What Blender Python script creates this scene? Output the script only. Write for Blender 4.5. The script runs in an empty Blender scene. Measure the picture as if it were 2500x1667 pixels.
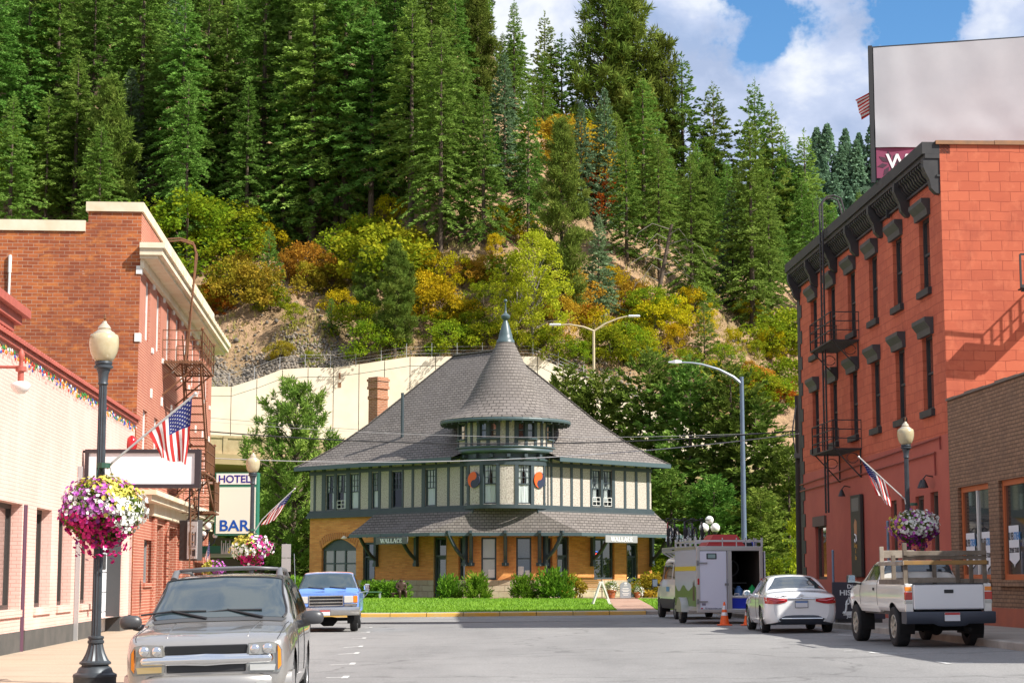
import bpy, math, random
import numpy as np
from mathutils import Vector, Matrix
# ------------------------------------------------------------------ camera, sky, sun, exposure
SC = bpy.context.scene
COL = SC.collection
F, HC = 4540.0, 1.6
TH = math.atan((1410 - 833.5) / F)
CT, ST = math.cos(TH), math.sin(TH)
cam = bpy.data.objects.new('camera', bpy.data.cameras.new('camera'))
COL.objects.link(cam)
cam.location = (0, 0, HC)
cam.rotation_euler = (math.pi / 2 + TH, 0, 0)
cam.data.sensor_width = 36
cam.data.lens = 36 * F / 2500
cam.data.clip_start, cam.data.clip_end = 0.5, 6000
SC.camera = cam
SUN_EL, SUN_AZ = math.radians(43), math.radians(27)     # azimuth: from +X turned towards -Y (behind the camera)
SUNV = Vector((math.cos(SUN_EL) * math.cos(SUN_AZ), -math.cos(SUN_EL) * math.sin(SUN_AZ), math.sin(SUN_EL)))
sd = bpy.data.lights.new('sun', 'SUN')
sd.energy, sd.angle, sd.color = 5.0, math.radians(0.5), (1.0, 0.96, 0.89)
sun = bpy.data.objects.new('sun', sd)
COL.objects.link(sun)
sun.rotation_euler = SUNV.to_track_quat('Z', 'Y').to_euler()
sun.location = (40, -20, 60)
SC.view_settings.view_transform = 'Standard'
SC.view_settings.look = 'None'
SC.view_settings.gamma = 1
SC.view_settings.exposure = 0.75
SC.cycles.max_bounces = 6
SC.cycles.diffuse_bounces = 3
SC.cycles.glossy_bounces = 3
SC.cycles.transmission_bounces = 4
SC.cycles.transparent_max_bounces = 6
SC.cycles.use_denoising = True
def ray(u, v):
 x, y = (u - 1250) / F, -(v - 833.5) / F
 return Vector((x, CT - y * ST, ST + y * CT))
def onY(u, v, Y):
 d = ray(u, v)
 return d * (Y / d.y) + Vector((0, 0, HC))
def onZ(u, v, z=0.0):
 d = ray(u, v)
 return d * ((z - HC) / d.z) + Vector((0, 0, HC))
def onP(u, v, P, n):
 d = ray(u, v)
 return d * ((Vector(P) - Vector((0, 0, HC))).dot(n) / d.dot(n)) + Vector((0, 0, HC))
def NT(nt):
 N = nt.nodes
 def new(t, **k):
  n = N.new(t)
  for a, b in k.items():
   if a.startswith('i_'):
    key = a[2:]
    key = int(key) if key.isdigit() else key.replace('_', ' ')
    n.inputs[key].default_value = b
   else:
    setattr(n, a, b)
  return n
 return new, (lambda a, b: nt.links.new(a, b))
def ramp(new, stops, interp='LINEAR'):
 r = new('ShaderNodeValToRGB')
 r.color_ramp.interpolation = interp
 e = r.color_ramp.elements
 while len(e) < len(stops):
  e.new(0.5)
 for el, (p, c) in zip(e, stops):
  el.position = p
  el.color = (c, c, c, 1) if isinstance(c, (int, float)) else (*c[:3], 1)
 return r
def make_world():
 w = bpy.data.worlds.new('World')
 SC.world = w
 w.use_nodes = True
 w.node_tree.nodes.clear()
 new, ln = NT(w.node_tree)
 sky = new('ShaderNodeTexSky', sky_type='NISHITA', sun_disc=False)
 sky.sun_elevation = SUN_EL
 sky.sun_rotation = math.atan2(SUNV.x, SUNV.y)
 sky.air_density, sky.dust_density, sky.ozone_density = 1.0, 0.3, 3.0
 tc = new('ShaderNodeTexCoord')
 mp = new('ShaderNodeMapping')
 mp.inputs['Scale'].default_value = (1.0, 1.0, 1.5)
 ln(tc.outputs['Generated'], mp.inputs['Vector'])
 n1 = new('ShaderNodeTexNoise', i_Scale=6.5, i_Detail=9.0, i_Roughness=0.56, i_Distortion=0.35)
 n2 = new('ShaderNodeTexNoise', i_Scale=15.0, i_Detail=7.0, i_Roughness=0.55, i_Distortion=0.2)
 ln(mp.outputs[0], n1.inputs['Vector'])
 ln(mp.outputs[0], n2.inputs['Vector'])
 dens = n1.outputs[0]
 nw = new('ShaderNodeTexNoise', i_Scale=16.0, i_Detail=6.0, i_Roughness=0.6)
 ln(tc.outputs['Generated'], nw.inputs['Vector'])
 w0 = new('ShaderNodeVectorMath', operation='SUBTRACT')
 w0.inputs[1].default_value = (.5, .5, .5)
 ln(nw.outputs[1], w0.inputs[0])
 warp = new('ShaderNodeVectorMath', operation='MULTIPLY_ADD')
 warp.inputs[1].default_value = (.11, .11, .11)
 ln(w0.outputs[0], warp.inputs[0])
 ln(tc.outputs['Generated'], warp.inputs[2])
 # clear gaps between the clouds, each a soft cone of directions
 for (u, v, deg, amt) in ((1850, 25, 2.0, 0.26), (2230, 45, 2.6, 0.42), (1000, -900, 12, 0.12)):
  d = ray(u, v).normalized()
  dp = new('ShaderNodeVectorMath', operation='DOT_PRODUCT')
  nv = new('ShaderNodeVectorMath', operation='NORMALIZE')
  ln(warp.outputs[0], nv.inputs[0])
  ln(nv.outputs[0], dp.inputs[0])
  dp.inputs[1].default_value = d
  mr = new('ShaderNodeMapRange')
  mr.interpolation_type = 'SMOOTHSTEP'
  mr.inputs['From Min'].default_value = math.cos(math.radians(deg))
  mr.inputs['From Max'].default_value = math.cos(math.radians(deg * 0.25))
  mr.inputs['To Min'].default_value = 0
  mr.inputs['To Max'].default_value = amt
  ln(dp.outputs['Value'], mr.inputs['Value'])
  sb = new('ShaderNodeMath', operation='SUBTRACT')
  ln(dens, sb.inputs[0])
  ln(mr.outputs[0], sb.inputs[1])
  dens = sb.outputs[0]
 cov = ramp(new, [(0.24, 0), (0.36, 0.75), (0.46, 1)])
 ln(dens, cov.inputs[0])
 shade = ramp(new, [(0.34, (3.6, 4.4, 6.2)), (0.48, (5.0, 5.7, 7.4)), (0.60, (7.6, 7.9, 8.4))])
 ln(n2.outputs[0], shade.inputs[0])
 hs = new('ShaderNodeHueSaturation')
 hs.inputs['Saturation'].default_value = 1.25
 hs.inputs['Value'].default_value = 1.35
 ln(sky.outputs[0], hs.inputs['Color'])
 mx = new('ShaderNodeMix', data_type='RGBA')
 ln(cov.outputs[0], mx.inputs[0])
 ln(hs.outputs[0], mx.inputs[6])
 ln(shade.outputs[0], mx.inputs[7])
 bg = new('ShaderNodeBackground')
 bg.inputs['Strength'].default_value = 0.075
 ln(mx.outputs[2], bg.inputs['Color'])
 ou = new('ShaderNodeOutputWorld')
 ln(bg.outputs[0], ou.inputs['Surface'])
make_world()
# ------------------------------------------------------------------ materials
MATS = {}
def M(name, base, rough=0.6, metal=0.0, var=None, bump=None, coat=0.0, spec=None, obj_var=0.0, trans=0.0, emit=None):
 """Plain painted / metal / stone surface; var = (scale, second colour, amount) of blotches, bump = (scale, strength)."""
 if name in MATS:
  return MATS[name]
 m = bpy.data.materials.new(name)
 m.use_nodes = True
 m.node_tree.nodes.clear()
 new, ln = NT(m.node_tree)
 b = new('ShaderNodeBsdfPrincipled')
 o = new('ShaderNodeOutputMaterial')
 b.inputs['Base Color'].default_value = (*base, 1)
 b.inputs['Roughness'].default_value = rough
 b.inputs['Metallic'].default_value = metal
 if coat:
  b.inputs['Coat Weight'].default_value = coat
  b.inputs['Coat Roughness'].default_value = 0.04
 if spec is not None:
  b.inputs['Specular IOR Level'].default_value = spec
 if emit:
  b.inputs['Emission Color'].default_value = (*emit[:3], 1)
  b.inputs['Emission Strength'].default_value = emit[3]
 tc = new('ShaderNodeTexCoord')
 csock = None
 if var:
  n = new('ShaderNodeTexNoise', i_Scale=var[0], i_Detail=6.0, i_Roughness=0.6)
  ln(tc.outputs['Object'], n.inputs['Vector'])
  r = ramp(new, [(0.38, 0), (0.66, var[2])])
  ln(n.outputs[0], r.inputs[0])
  mx = new('ShaderNodeMix', data_type='RGBA')
  mx.inputs[6].default_value = (*base, 1)
  mx.inputs[7].default_value = (*var[1], 1)
  ln(r.outputs[0], mx.inputs[0])
  csock = mx.outputs[2]
 if obj_var:
  oi = new('ShaderNodeObjectInfo')
  hs = new('ShaderNodeHueSaturation')
  mr = new('ShaderNodeMapRange')
  mr.inputs['To Min'].default_value = 1 - obj_var
  mr.inputs['To Max'].default_value = 1 + obj_var
  ln(oi.outputs['Random'], mr.inputs['Value'])
  ln(mr.outputs[0], hs.inputs['Value'])
  mh = new('ShaderNodeMath', operation='MULTIPLY_ADD')
  mh.inputs[1].default_value = 0.05
  mh.inputs[2].default_value = 0.475
  fr = new('ShaderNodeMath', operation='FRACT')
  m7 = new('ShaderNodeMath', operation='MULTIPLY')
  m7.inputs[1].default_value = 7.31
  ln(oi.outputs['Random'], m7.inputs[0])
  ln(m7.outputs[0], fr.inputs[0])
  ln(fr.outputs[0], mh.inputs[0])
  ln(mh.outputs[0], hs.inputs['Hue'])
  if csock is None:
   hs.inputs['Color'].default_value = (*base, 1)
  else:
   ln(csock, hs.inputs['Color'])
  csock = hs.outputs[0]
 if csock is not None:
  ln(csock, b.inputs['Base Color'])
 if bump:
  n = new('ShaderNodeTexNoise', i_Scale=bump[0], i_Detail=5.0)
  ln(tc.outputs['Object'], n.inputs['Vector'])
  bp = new('ShaderNodeBump', i_Strength=bump[1], i_Distance=0.05)
  ln(n.outputs[0], bp.inputs['Height'])
  ln(bp.outputs[0], b.inputs['Normal'])
 if trans:
  tr = new('ShaderNodeBsdfTranslucent')
  if csock is not None:
   ln(csock, tr.inputs['Color'])
  else:
   tr.inputs['Color'].default_value = (*base, 1)
  ms = new('ShaderNodeMixShader')
  ms.inputs[0].default_value = trans
  ln(b.outputs[0], ms.inputs[1])
  ln(tr.outputs[0], ms.inputs[2])
  ln(ms.outputs[0], o.inputs[0])
 else:
  ln(b.outputs[0], o.inputs[0])
 MATS[name] = m
 return m
def MBRICK(name, c1, c2, mortar, bw, bh, ms, mode='xy', stain=None, rough=0.85, bump=0.3, offset=0.5, freq=2, zk=1.0, radius=1.0, bias=0.0, patch=None):
 """Brick / block / shingle courses laid along the wall: mode 'plus' uses x+y along, 'minus' x-y, 'cone' the angle."""
 if name in MATS:
  return MATS[name]
 m = bpy.data.materials.new(name)
 m.use_nodes = True
 m.node_tree.nodes.clear()
 new, ln = NT(m.node_tree)
 b = new('ShaderNodeBsdfPrincipled')
 b.inputs['Roughness'].default_value = rough
 b.inputs['Specular IOR Level'].default_value = 0.25
 o = new('ShaderNodeOutputMaterial')
 tc = new('ShaderNodeTexCoord')
 sp = new('ShaderNodeSeparateXYZ')
 ln(tc.outputs['Object'], sp.inputs[0])
 cb = new('ShaderNodeCombineXYZ')
 if mode == 'cone':
  a = new('ShaderNodeMath', operation='ARCTAN2')
  ln(sp.outputs[1], a.inputs[0])
  ln(sp.outputs[0], a.inputs[1])
  k = new('ShaderNodeMath', operation='MULTIPLY')
  k.inputs[1].default_value = radius
  ln(a.outputs[0], k.inputs[0])
 elif mode == 'flat':
  k = None
 else:
  k = new('ShaderNodeMath', operation='ADD' if mode == 'plus' else 'SUBTRACT')
  ln(sp.outputs[0], k.inputs[0])
  ln(sp.outputs[1], k.inputs[1])
 if k is None:
  ln(sp.outputs[0], cb.inputs[0])
  ln(sp.outputs[1], cb.inputs[1])
 else:
  ln(k.outputs[0], cb.inputs[0])
  zm = new('ShaderNodeMath', operation='MULTIPLY')
  zm.inputs[1].default_value = zk
  ln(sp.outputs[2], zm.inputs[0])
  ln(zm.outputs[0], cb.inputs[1])
 # slight waviness so courses are not ruler straight
 wn = new('ShaderNodeTexNoise', i_Scale=1.3, i_Detail=2.0)
 ln(tc.outputs['Object'], wn.inputs['Vector'])
 wv = new('ShaderNodeVectorMath', operation='MULTIPLY_ADD')
 wv.inputs[1].default_value = (bh * 0.3,) * 3
 ln(wn.outputs[1], wv.inputs[0])
 ln(cb.outputs[0], wv.inputs[2])
 t = new('ShaderNodeTexBrick')
 t.offset, t.offset_frequency = offset, freq
 t.inputs['Color1'].default_value = (*c1, 1)
 t.inputs['Color2'].default_value = (*c2, 1)
 t.inputs['Mortar'].default_value = (*mortar, 1)
 t.inputs['Scale'].default_value = 1
 t.inputs['Mortar Size'].default_value = ms
 t.inputs['Mortar Smooth'].default_value = 0.3
 t.inputs['Bias'].default_value = bias
 t.inputs['Brick Width'].default_value = bw
 t.inputs['Row Height'].default_value = bh
 ln(wv.outputs[0], t.inputs['Vector'])
 col = t.outputs[0]
 for (sc, c, lo, hi, amt, squash) in (stain or []):
  mp = new('ShaderNodeMapping')
  mp.inputs['Scale'].default_value = (1, 1, squash)
  ln(tc.outputs['Object'], mp.inputs['Vector'])
  n = new('ShaderNodeTexNoise', i_Scale=sc, i_Detail=6.0, i_Roughness=0.65)
  ln(mp.outputs[0], n.inputs['Vector'])
  r = ramp(new, [(lo, 0), (hi, amt)])
  ln(n.outputs[0], r.inputs[0])
  mx = new('ShaderNodeMix', data_type='RGBA')
  ln(r.outputs[0], mx.inputs[0])
  ln(col, mx.inputs[6])
  mx.inputs[7].default_value = (*c, 1)
  col = mx.outputs[2]
 ln(col, b.inputs['Base Color'])
 bp = new('ShaderNodeBump', i_Strength=bump, i_Distance=0.02)
 bp.invert = True
 ln(t.outputs['Fac'], bp.inputs['Height'])
 ln(bp.outputs[0], b.inputs['Normal'])
 ln(b.outputs[0], o.inputs[0])
 MATS[name] = m
 return m
def GLASS(name, tint=(0.02, 0.025, 0.03), rough=0.02, spec=0.9):
 return M(name, tint, rough=rough, spec=spec, coat=1.0)
# ------------------------------------------------------------------ mesh helpers
class MB:
 """Collects polygons; build() links them as one mesh object."""
 def __init__(s):
  s.v, s.f, s.m, s.mats, s.cur = [], [], [], [], 0
 def mat(s, m):
  if m not in s.mats:
   s.mats.append(m)
  s.cur = s.mats.index(m)
  return s
 def face(s, pts):
  n = len(s.v)
  s.v.extend([tuple(p) for p in pts])
  s.f.append(tuple(range(n, n + len(pts))))
  s.m.append(s.cur)
 def mesh(s, vs, fs):
  n = len(s.v)
  s.v.extend([tuple(p) for p in vs])
  for f in fs:
   s.f.append(tuple(i + n for i in f))
   s.m.append(s.cur)
 def box(s, x0, x1, y0, y1, z0, z1, bev=0.0):
  if x0 > x1: x0, x1 = x1, x0
  if y0 > y1: y0, y1 = y1, y0
  if z0 > z1: z0, z1 = z1, z0
  b = bev
  if b <= 0:
   vs = [(x0, y0, z0), (x1, y0, z0), (x1, y1, z0), (x0, y1, z0), (x0, y0, z1), (x1, y0, z1), (x1, y1, z1), (x0, y1, z1)]
   s.mesh(vs, [(0, 3, 2, 1), (4, 5, 6, 7), (0, 1, 5, 4), (1, 2, 6, 5), (2, 3, 7, 6), (3, 0, 4, 7)])
   return
  b = min(b, (x1 - x0) / 2.01, (y1 - y0) / 2.01, (z1 - z0) / 2.01)
  rings = []
  for (z, i) in ((z0, b), (z0 + b, 0), (z1 - b, 0), (z1, b)):
   X0, X1, Y0, Y1 = x0 + i, x1 - i, y0 + i, y1 - i
   c = b * (1 if i == 0 else 0.4)
   rings.append([(X0 + c, Y0, z), (X1 - c, Y0, z), (X1, Y0 + c, z), (X1, Y1 - c, z), (X1 - c, Y1, z), (X0 + c, Y1, z), (X0, Y1 - c, z), (X0, Y0 + c, z)])
  s.loft(rings, True, True)
 def loft(s, rings, closed=True, caps=False):
  n = len(s.v)
  k = len(rings[0])
  for r in rings:
   s.v.extend([tuple(p) for p in r])
  for i in range(len(rings) - 1):
   for j in range(k if closed else k - 1):
    a, b = n + i * k + j, n + i * k + (j + 1) % k
    s.f.append((a, b, b + k, a + k))
    s.m.append(s.cur)
  if caps:
   s.f.append(tuple(n + j for j in reversed(range(k))))
   s.m.append(s.cur)
   e = n + (len(rings) - 1) * k
   s.f.append(tuple(e + j for j in range(k)))
   s.m.append(s.cur)
 def tube(s, pts, r, n=8, caps=True):
  pts = [Vector(p) for p in pts]
  rs = r if isinstance(r, (list, tuple)) else [r] * len(pts)
  rings = []
  up = None
  for i, p in enumerate(pts):
   a = pts[max(i - 1, 0)]
   b = pts[min(i + 1, len(pts) - 1)]
   t = (b - a).normalized()
   if up is None:
    up = Vector((0, 0, 1)) if abs(t.z) < 0.9 else Vector((1, 0, 0))
   x = t.cross(up)
   if x.length < 1e-4:
    x = t.orthogonal()
   x.normalize()
   y = x.cross(t).normalized()
   up = y
   rings.append([p + (x * math.cos(2 * math.pi * k / n) + y * math.sin(2 * math.pi * k / n)) * rs[i] for k in range(n)])
  s.loft([list(reversed(r_)) for r_ in rings], True, caps)
 def bar(s, p, q, w, h=None, up=(0, 0, 1)):
  """Square bar between two points."""
  h = h or w
  p, q = Vector(p), Vector(q)
  t = (q - p).normalized()
  u = Vector(up)
  if abs(t.dot(u)) > 0.95:
   u = Vector((0, 1, 0)) if abs(t.y) < 0.9 else Vector((1, 0, 0))
  x = t.cross(u).normalized()
  y = x.cross(t).normalized()
  c = [(-1, -1), (1, -1), (1, 1), (-1, 1)]
  s.loft([[e + x * (a * w / 2) + y * (b * h / 2) for a, b in c] for e in (p, q)], True, True)
 def lathe(s, prof, n=20, c=(0, 0, 0), flute=None, sx=1.0, a0=0.0, a1=2 * math.pi):
  full = abs(a1 - a0 - 2 * math.pi) < 1e-6
  rings = []
  for (r, z) in prof:
   ring = []
   for k in range(n if full else n + 1):
    a = a0 + (a1 - a0) * k / n
    rr = r
    if flute and flute[0] <= z <= flute[1] and k % 2:
     rr = r * flute[2]
    ring.append((c[0] + rr * math.cos(a) * sx, c[1] + rr * math.sin(a), c[2] + z))
   rings.append(ring)
  s.loft(rings, full, False)
  if full and prof[0][0] > 1e-3:
   nn = len(s.v) - n * len(prof)
   s.f.append(tuple(nn + k for k in reversed(range(n))))
   s.m.append(s.cur)
  if full and prof[-1][0] > 1e-3:
   nn = len(s.v) - n
   s.f.append(tuple(nn + k for k in range(n)))
   s.m.append(s.cur)
 def ball(s, c, r, n=16, sz=1.0, sxy=1.0):
  s.lathe([(max(r * math.sin(math.pi * i / 10), 1e-4) * sxy, -r * math.cos(math.pi * i / 10) * sz) for i in range(11)], n, c)
 def prism(s, poly, fn, d0, d1):
  """poly 2-D points, fn(a, b, d) -> 3-D; extruded from depth d0 to d1 (d0 is the side the polygon is counter-clockwise from)."""
  k = len(poly)
  A = [fn(a, b, d0) for a, b in poly]
  B = [fn(a, b, d1) for a, b in poly]
  n = len(s.v)
  s.v.extend([tuple(p) for p in A + B])
  s.f.append(tuple(n + i for i in range(k)))
  s.f.append(tuple(n + k + i for i in reversed(range(k))))
  s.m += [s.cur, s.cur]
  for i in range(k):
   j = (i + 1) % k
   s.f.append((n + i, n + k + i, n + k + j, n + j))
   s.m.append(s.cur)
 def disc(s, c, ax, r, n=20, r0=0.0):
  ax = Vector(ax).normalized()
  x = ax.orthogonal().normalized()
  y = ax.cross(x)
  c = Vector(c)
  ring = [c + (x * math.cos(2 * math.pi * k / n) + y * math.sin(2 * math.pi * k / n)) * r for k in range(n)]
  if r0 <= 0:
   s.face(ring)
  else:
   inn = [c + (x * math.cos(2 * math.pi * k / n) + y * math.sin(2 * math.pi * k / n)) * r0 for k in range(n)]
   s.loft([ring, inn], True, False)
 def cyl(s, p, q, r, n=16):
  s.tube([p, q], r, n, True)
 def build(s, name, material=None, parent=None, smooth=None, **props):
  me = bpy.data.meshes.new(name)
  me.from_pydata(s.v, [], s.f)
  mats = s.mats or [material]
  if material is not None and not s.mats:
   mats = [material]
  for m in mats:
   me.materials.append(m)
  if len(mats) > 1:
   me.polygons.foreach_set('material_index', s.m)
  me.update()
  o = bpy.data.objects.new(name, me)
  COL.objects.link(o)
  if parent is not None:
   o.parent = parent
  if smooth:
   shade(me, smooth)
  for k, v in props.items():
   o[k] = v
  return o
def shade(me, angle=40):
 me.polygons.foreach_set('use_smooth', [True] * len(me.polygons))
 try:
  me.set_sharp_from_angle(angle=math.radians(angle))
 except Exception:
  pass
def tag(o, label=None, cat=None, group=None, kind=None):
 if label: o['label'] = label
 if cat: o['category'] = cat
 if group: o['group'] = group
 if kind: o['kind'] = kind
 return o
def thing(name, loc, label, cat, rz=0.0, group=None, rx=0.0, ry=0.0):
 o = bpy.data.objects.new(name, None)
 COL.objects.link(o)
 o.empty_display_size = 0.3
 o.location = loc
 o.rotation_euler = (rx, ry, rz)
 return tag(o, label, cat, group)
def kids(o):
 return [c for c in bpy.data.objects if c.parent == o]
def dup_tree(root, loc, rz=None, label=None, scale=None, group=None):
 def cp(o, par):
  c = o.copy()
  COL.objects.link(c)
  if par is not None:
   c.parent = par
  for k in kids_of.get(o.name, []):
   cp(k, c)
  return c
 kids_of = {}
 for c in bpy.data.objects:
  if c.parent is not None:
   kids_of.setdefault(c.parent.name, []).append(c)
 r = cp(root, None)
 r.location = loc
 if rz is not None: r.rotation_euler.z = rz
 if scale is not None: r.scale = (scale,) * 3 if isinstance(scale, (int, float)) else scale
 if label: r['label'] = label
 if group: r['group'] = group
 return r
def text_mesh(txt, size, name, material, parent=None, depth=0.01, bold=0.0, align='CENTER', xscale=1.0):
 """Raised lettering in the local x-z plane, facing -y, baseline at z=0."""
 cu = bpy.data.curves.new(name, 'FONT')
 cu.body = txt
 cu.size = size
 cu.extrude = depth / 2
 cu.offset = bold
 cu.align_x = align
 tmp = bpy.data.objects.new(name, cu)
 COL.objects.link(tmp)
 dg = bpy.context.evaluated_depsgraph_get()
 me = bpy.data.meshes.new_from_object(tmp.evaluated_get(dg))
 bpy.data.objects.remove(tmp)
 me.name = name
 me.transform(Matrix.Diagonal((xscale, 1, 1, 1)))
 me.transform(Matrix.Rotation(math.pi / 2, 4, 'X'))
 me.materials.clear()
 me.materials.append(material)
 o = bpy.data.objects.new(name, me)
 COL.objects.link(o)
 if parent is not None:
  o.parent = parent
 return o
def wall_open(mb, fn, s0, s1, z0, z1, ops, depth, top=None):
 """Wall face split round rectangular openings (a0,a1,b0,b1) with reveals; fn(s,z,d) -> point, d inward."""
 S = sorted({s0, s1, *[max(s0, min(s1, o[i])) for o in ops for i in (0, 1)]})
 Z = sorted({z0, z1, *[max(z0, min(z1, o[i])) for o in ops for i in (2, 3)]})
 for i in range(len(S) - 1):
  for j in range(len(Z) - 1):
   a, b, c, d = S[i], S[i + 1], Z[j], Z[j + 1]
   cx, cz = (a + b) / 2, (c + d) / 2
   if any(o[0] < cx < o[1] and o[2] < cz < o[3] for o in ops):
    continue
   mb.face([fn(a, c, 0), fn(b, c, 0), fn(b, d, 0), fn(a, d, 0)])
 for o in ops:
  a, b, c, d = o[:4]
  dp = o[4] if len(o) > 4 else depth
  mb.face([fn(a, c, 0), fn(a, d, 0), fn(a, d, dp), fn(a, c, dp)])
  mb.face([fn(b, c, 0), fn(b, c, dp), fn(b, d, dp), fn(b, d, 0)])
  mb.face([fn(a, d, 0), fn(b, d, 0), fn(b, d, dp), fn(a, d, dp)])
  mb.face([fn(a, c, 0), fn(a, c, dp), fn(b, c, dp), fn(b, c, 0)])
def fbox(mb, fn, a0, a1, b0, b1, d0, d1):
 """Box in facade coordinates: along, height, inward depth (d0<d1)."""
 P = [fn(a, b, d) for d in (d0, d1) for (a, b) in ((a0, b0), (a1, b0), (a1, b1), (a0, b1))]
 mb.mesh(P, [(0, 1, 2, 3), (5, 4, 7, 6), (4, 0, 3, 7), (1, 5, 6, 2), (3, 2, 6, 7), (4, 5, 1, 0)])
def sash_window(par, fn, a0, a1, b0, b1, d, frame_m, glass_m, fw=0.08, rails=(0.5,), mull=(), name='window', top_grid=None, glass_d=0.05, pane_label=None):
 """Frame bars, mid rail, mullions and one glass sheet; frame is the part, pane the sub-part."""
 mb = MB()
 fbox(mb, fn, a0, a0 + fw, b0, b1, d, d + 0.09)
 fbox(mb, fn, a1 - fw, a1, b0, b1, d, d + 0.09)
 fbox(mb, fn, a0 + fw, a1 - fw, b0, b0 + fw, d, d + 0.088)
 fbox(mb, fn, a0 + fw, a1 - fw, b1 - fw, b1, d, d + 0.088)
 for r in rails:
  z = b0 + (b1 - b0) * r
  fbox(mb, fn, a0 + fw, a1 - fw, z - fw * 0.35, z + fw * 0.35, d + 0.01, d + 0.085)
 for q in mull:
  a = a0 + (a1 - a0) * q
  fbox(mb, fn, a - fw * 0.5, a + fw * 0.5, b0 + fw, b1 - fw, d + 0.005, d + 0.083)
 if top_grid:
  nx, nz, lo = top_grid
  zl = b0 + (b1 - b0) * lo
  for i in range(1, nx):
   a = a0 + fw + (a1 - a0 - 2 * fw) * i / nx
   fbox(mb, fn, a - 0.015, a + 0.015, zl, b1 - fw, d + 0.02, d + 0.06)
  for i in range(1, nz):
   z = zl + (b1 - fw - zl) * i / nz
   fbox(mb, fn, a0 + fw, a1 - fw, z - 0.015, z + 0.015, d + 0.022, d + 0.058)
 w = mb.build(name, frame_m, par)
 g = MB()
 g.face([fn(a0 + fw * .5, b0 + fw * .5, d + glass_d), fn(a1 - fw * .5, b0 + fw * .5, d + glass_d), fn(a1 - fw * .5, b1 - fw * .5, d + glass_d), fn(a0 + fw * .5, b1 - fw * .5, d + glass_d)])
 g.build('pane', glass_m, w)
 return w
# ------------------------------------------------------------------ the lie of the land
def sstep(a, b, x):
 t = min(max((x - a) / (b - a), 0), 1)
 return t * t * (3 - 2 * t)
def zg(x, y):
 """Street surface: it tilts up to the right-hand kerb, less so at the far end."""
 k = 0.0175 + (0.010 - 0.0175) * sstep(42, 80, y)
 return k * (min(max(x, -5), 14) + 5)
def kerbL(y): return -3.65 - 0.055 * y
def kerbR(y): return 10.7 - 0.035 * y
def strip(mb, f0, f1, ys, nx, dz):
 """Sheet between two lines x=f0(y), x=f1(y) laid on the street surface."""
 rows = []
 for y in ys:
  a, b = f0(y), f1(y)
  rows.append([(a + (b - a) * i / nx, y, zg(a + (b - a) * i / nx, y) + dz) for i in range(nx + 1)])
 for r0, r1 in zip(rows, rows[1:]):
  n = len(mb.v)
  mb.v.extend(r0 + r1)
  k = nx + 1
  for i in range(nx):
   mb.f.append((n + i, n + i + 1, n + k + i + 1, n + k + i))
   mb.m.append(mb.cur)
def frange(a, b, n): return [a + (b - a) * i / n for i in range(n + 1)]
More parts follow.
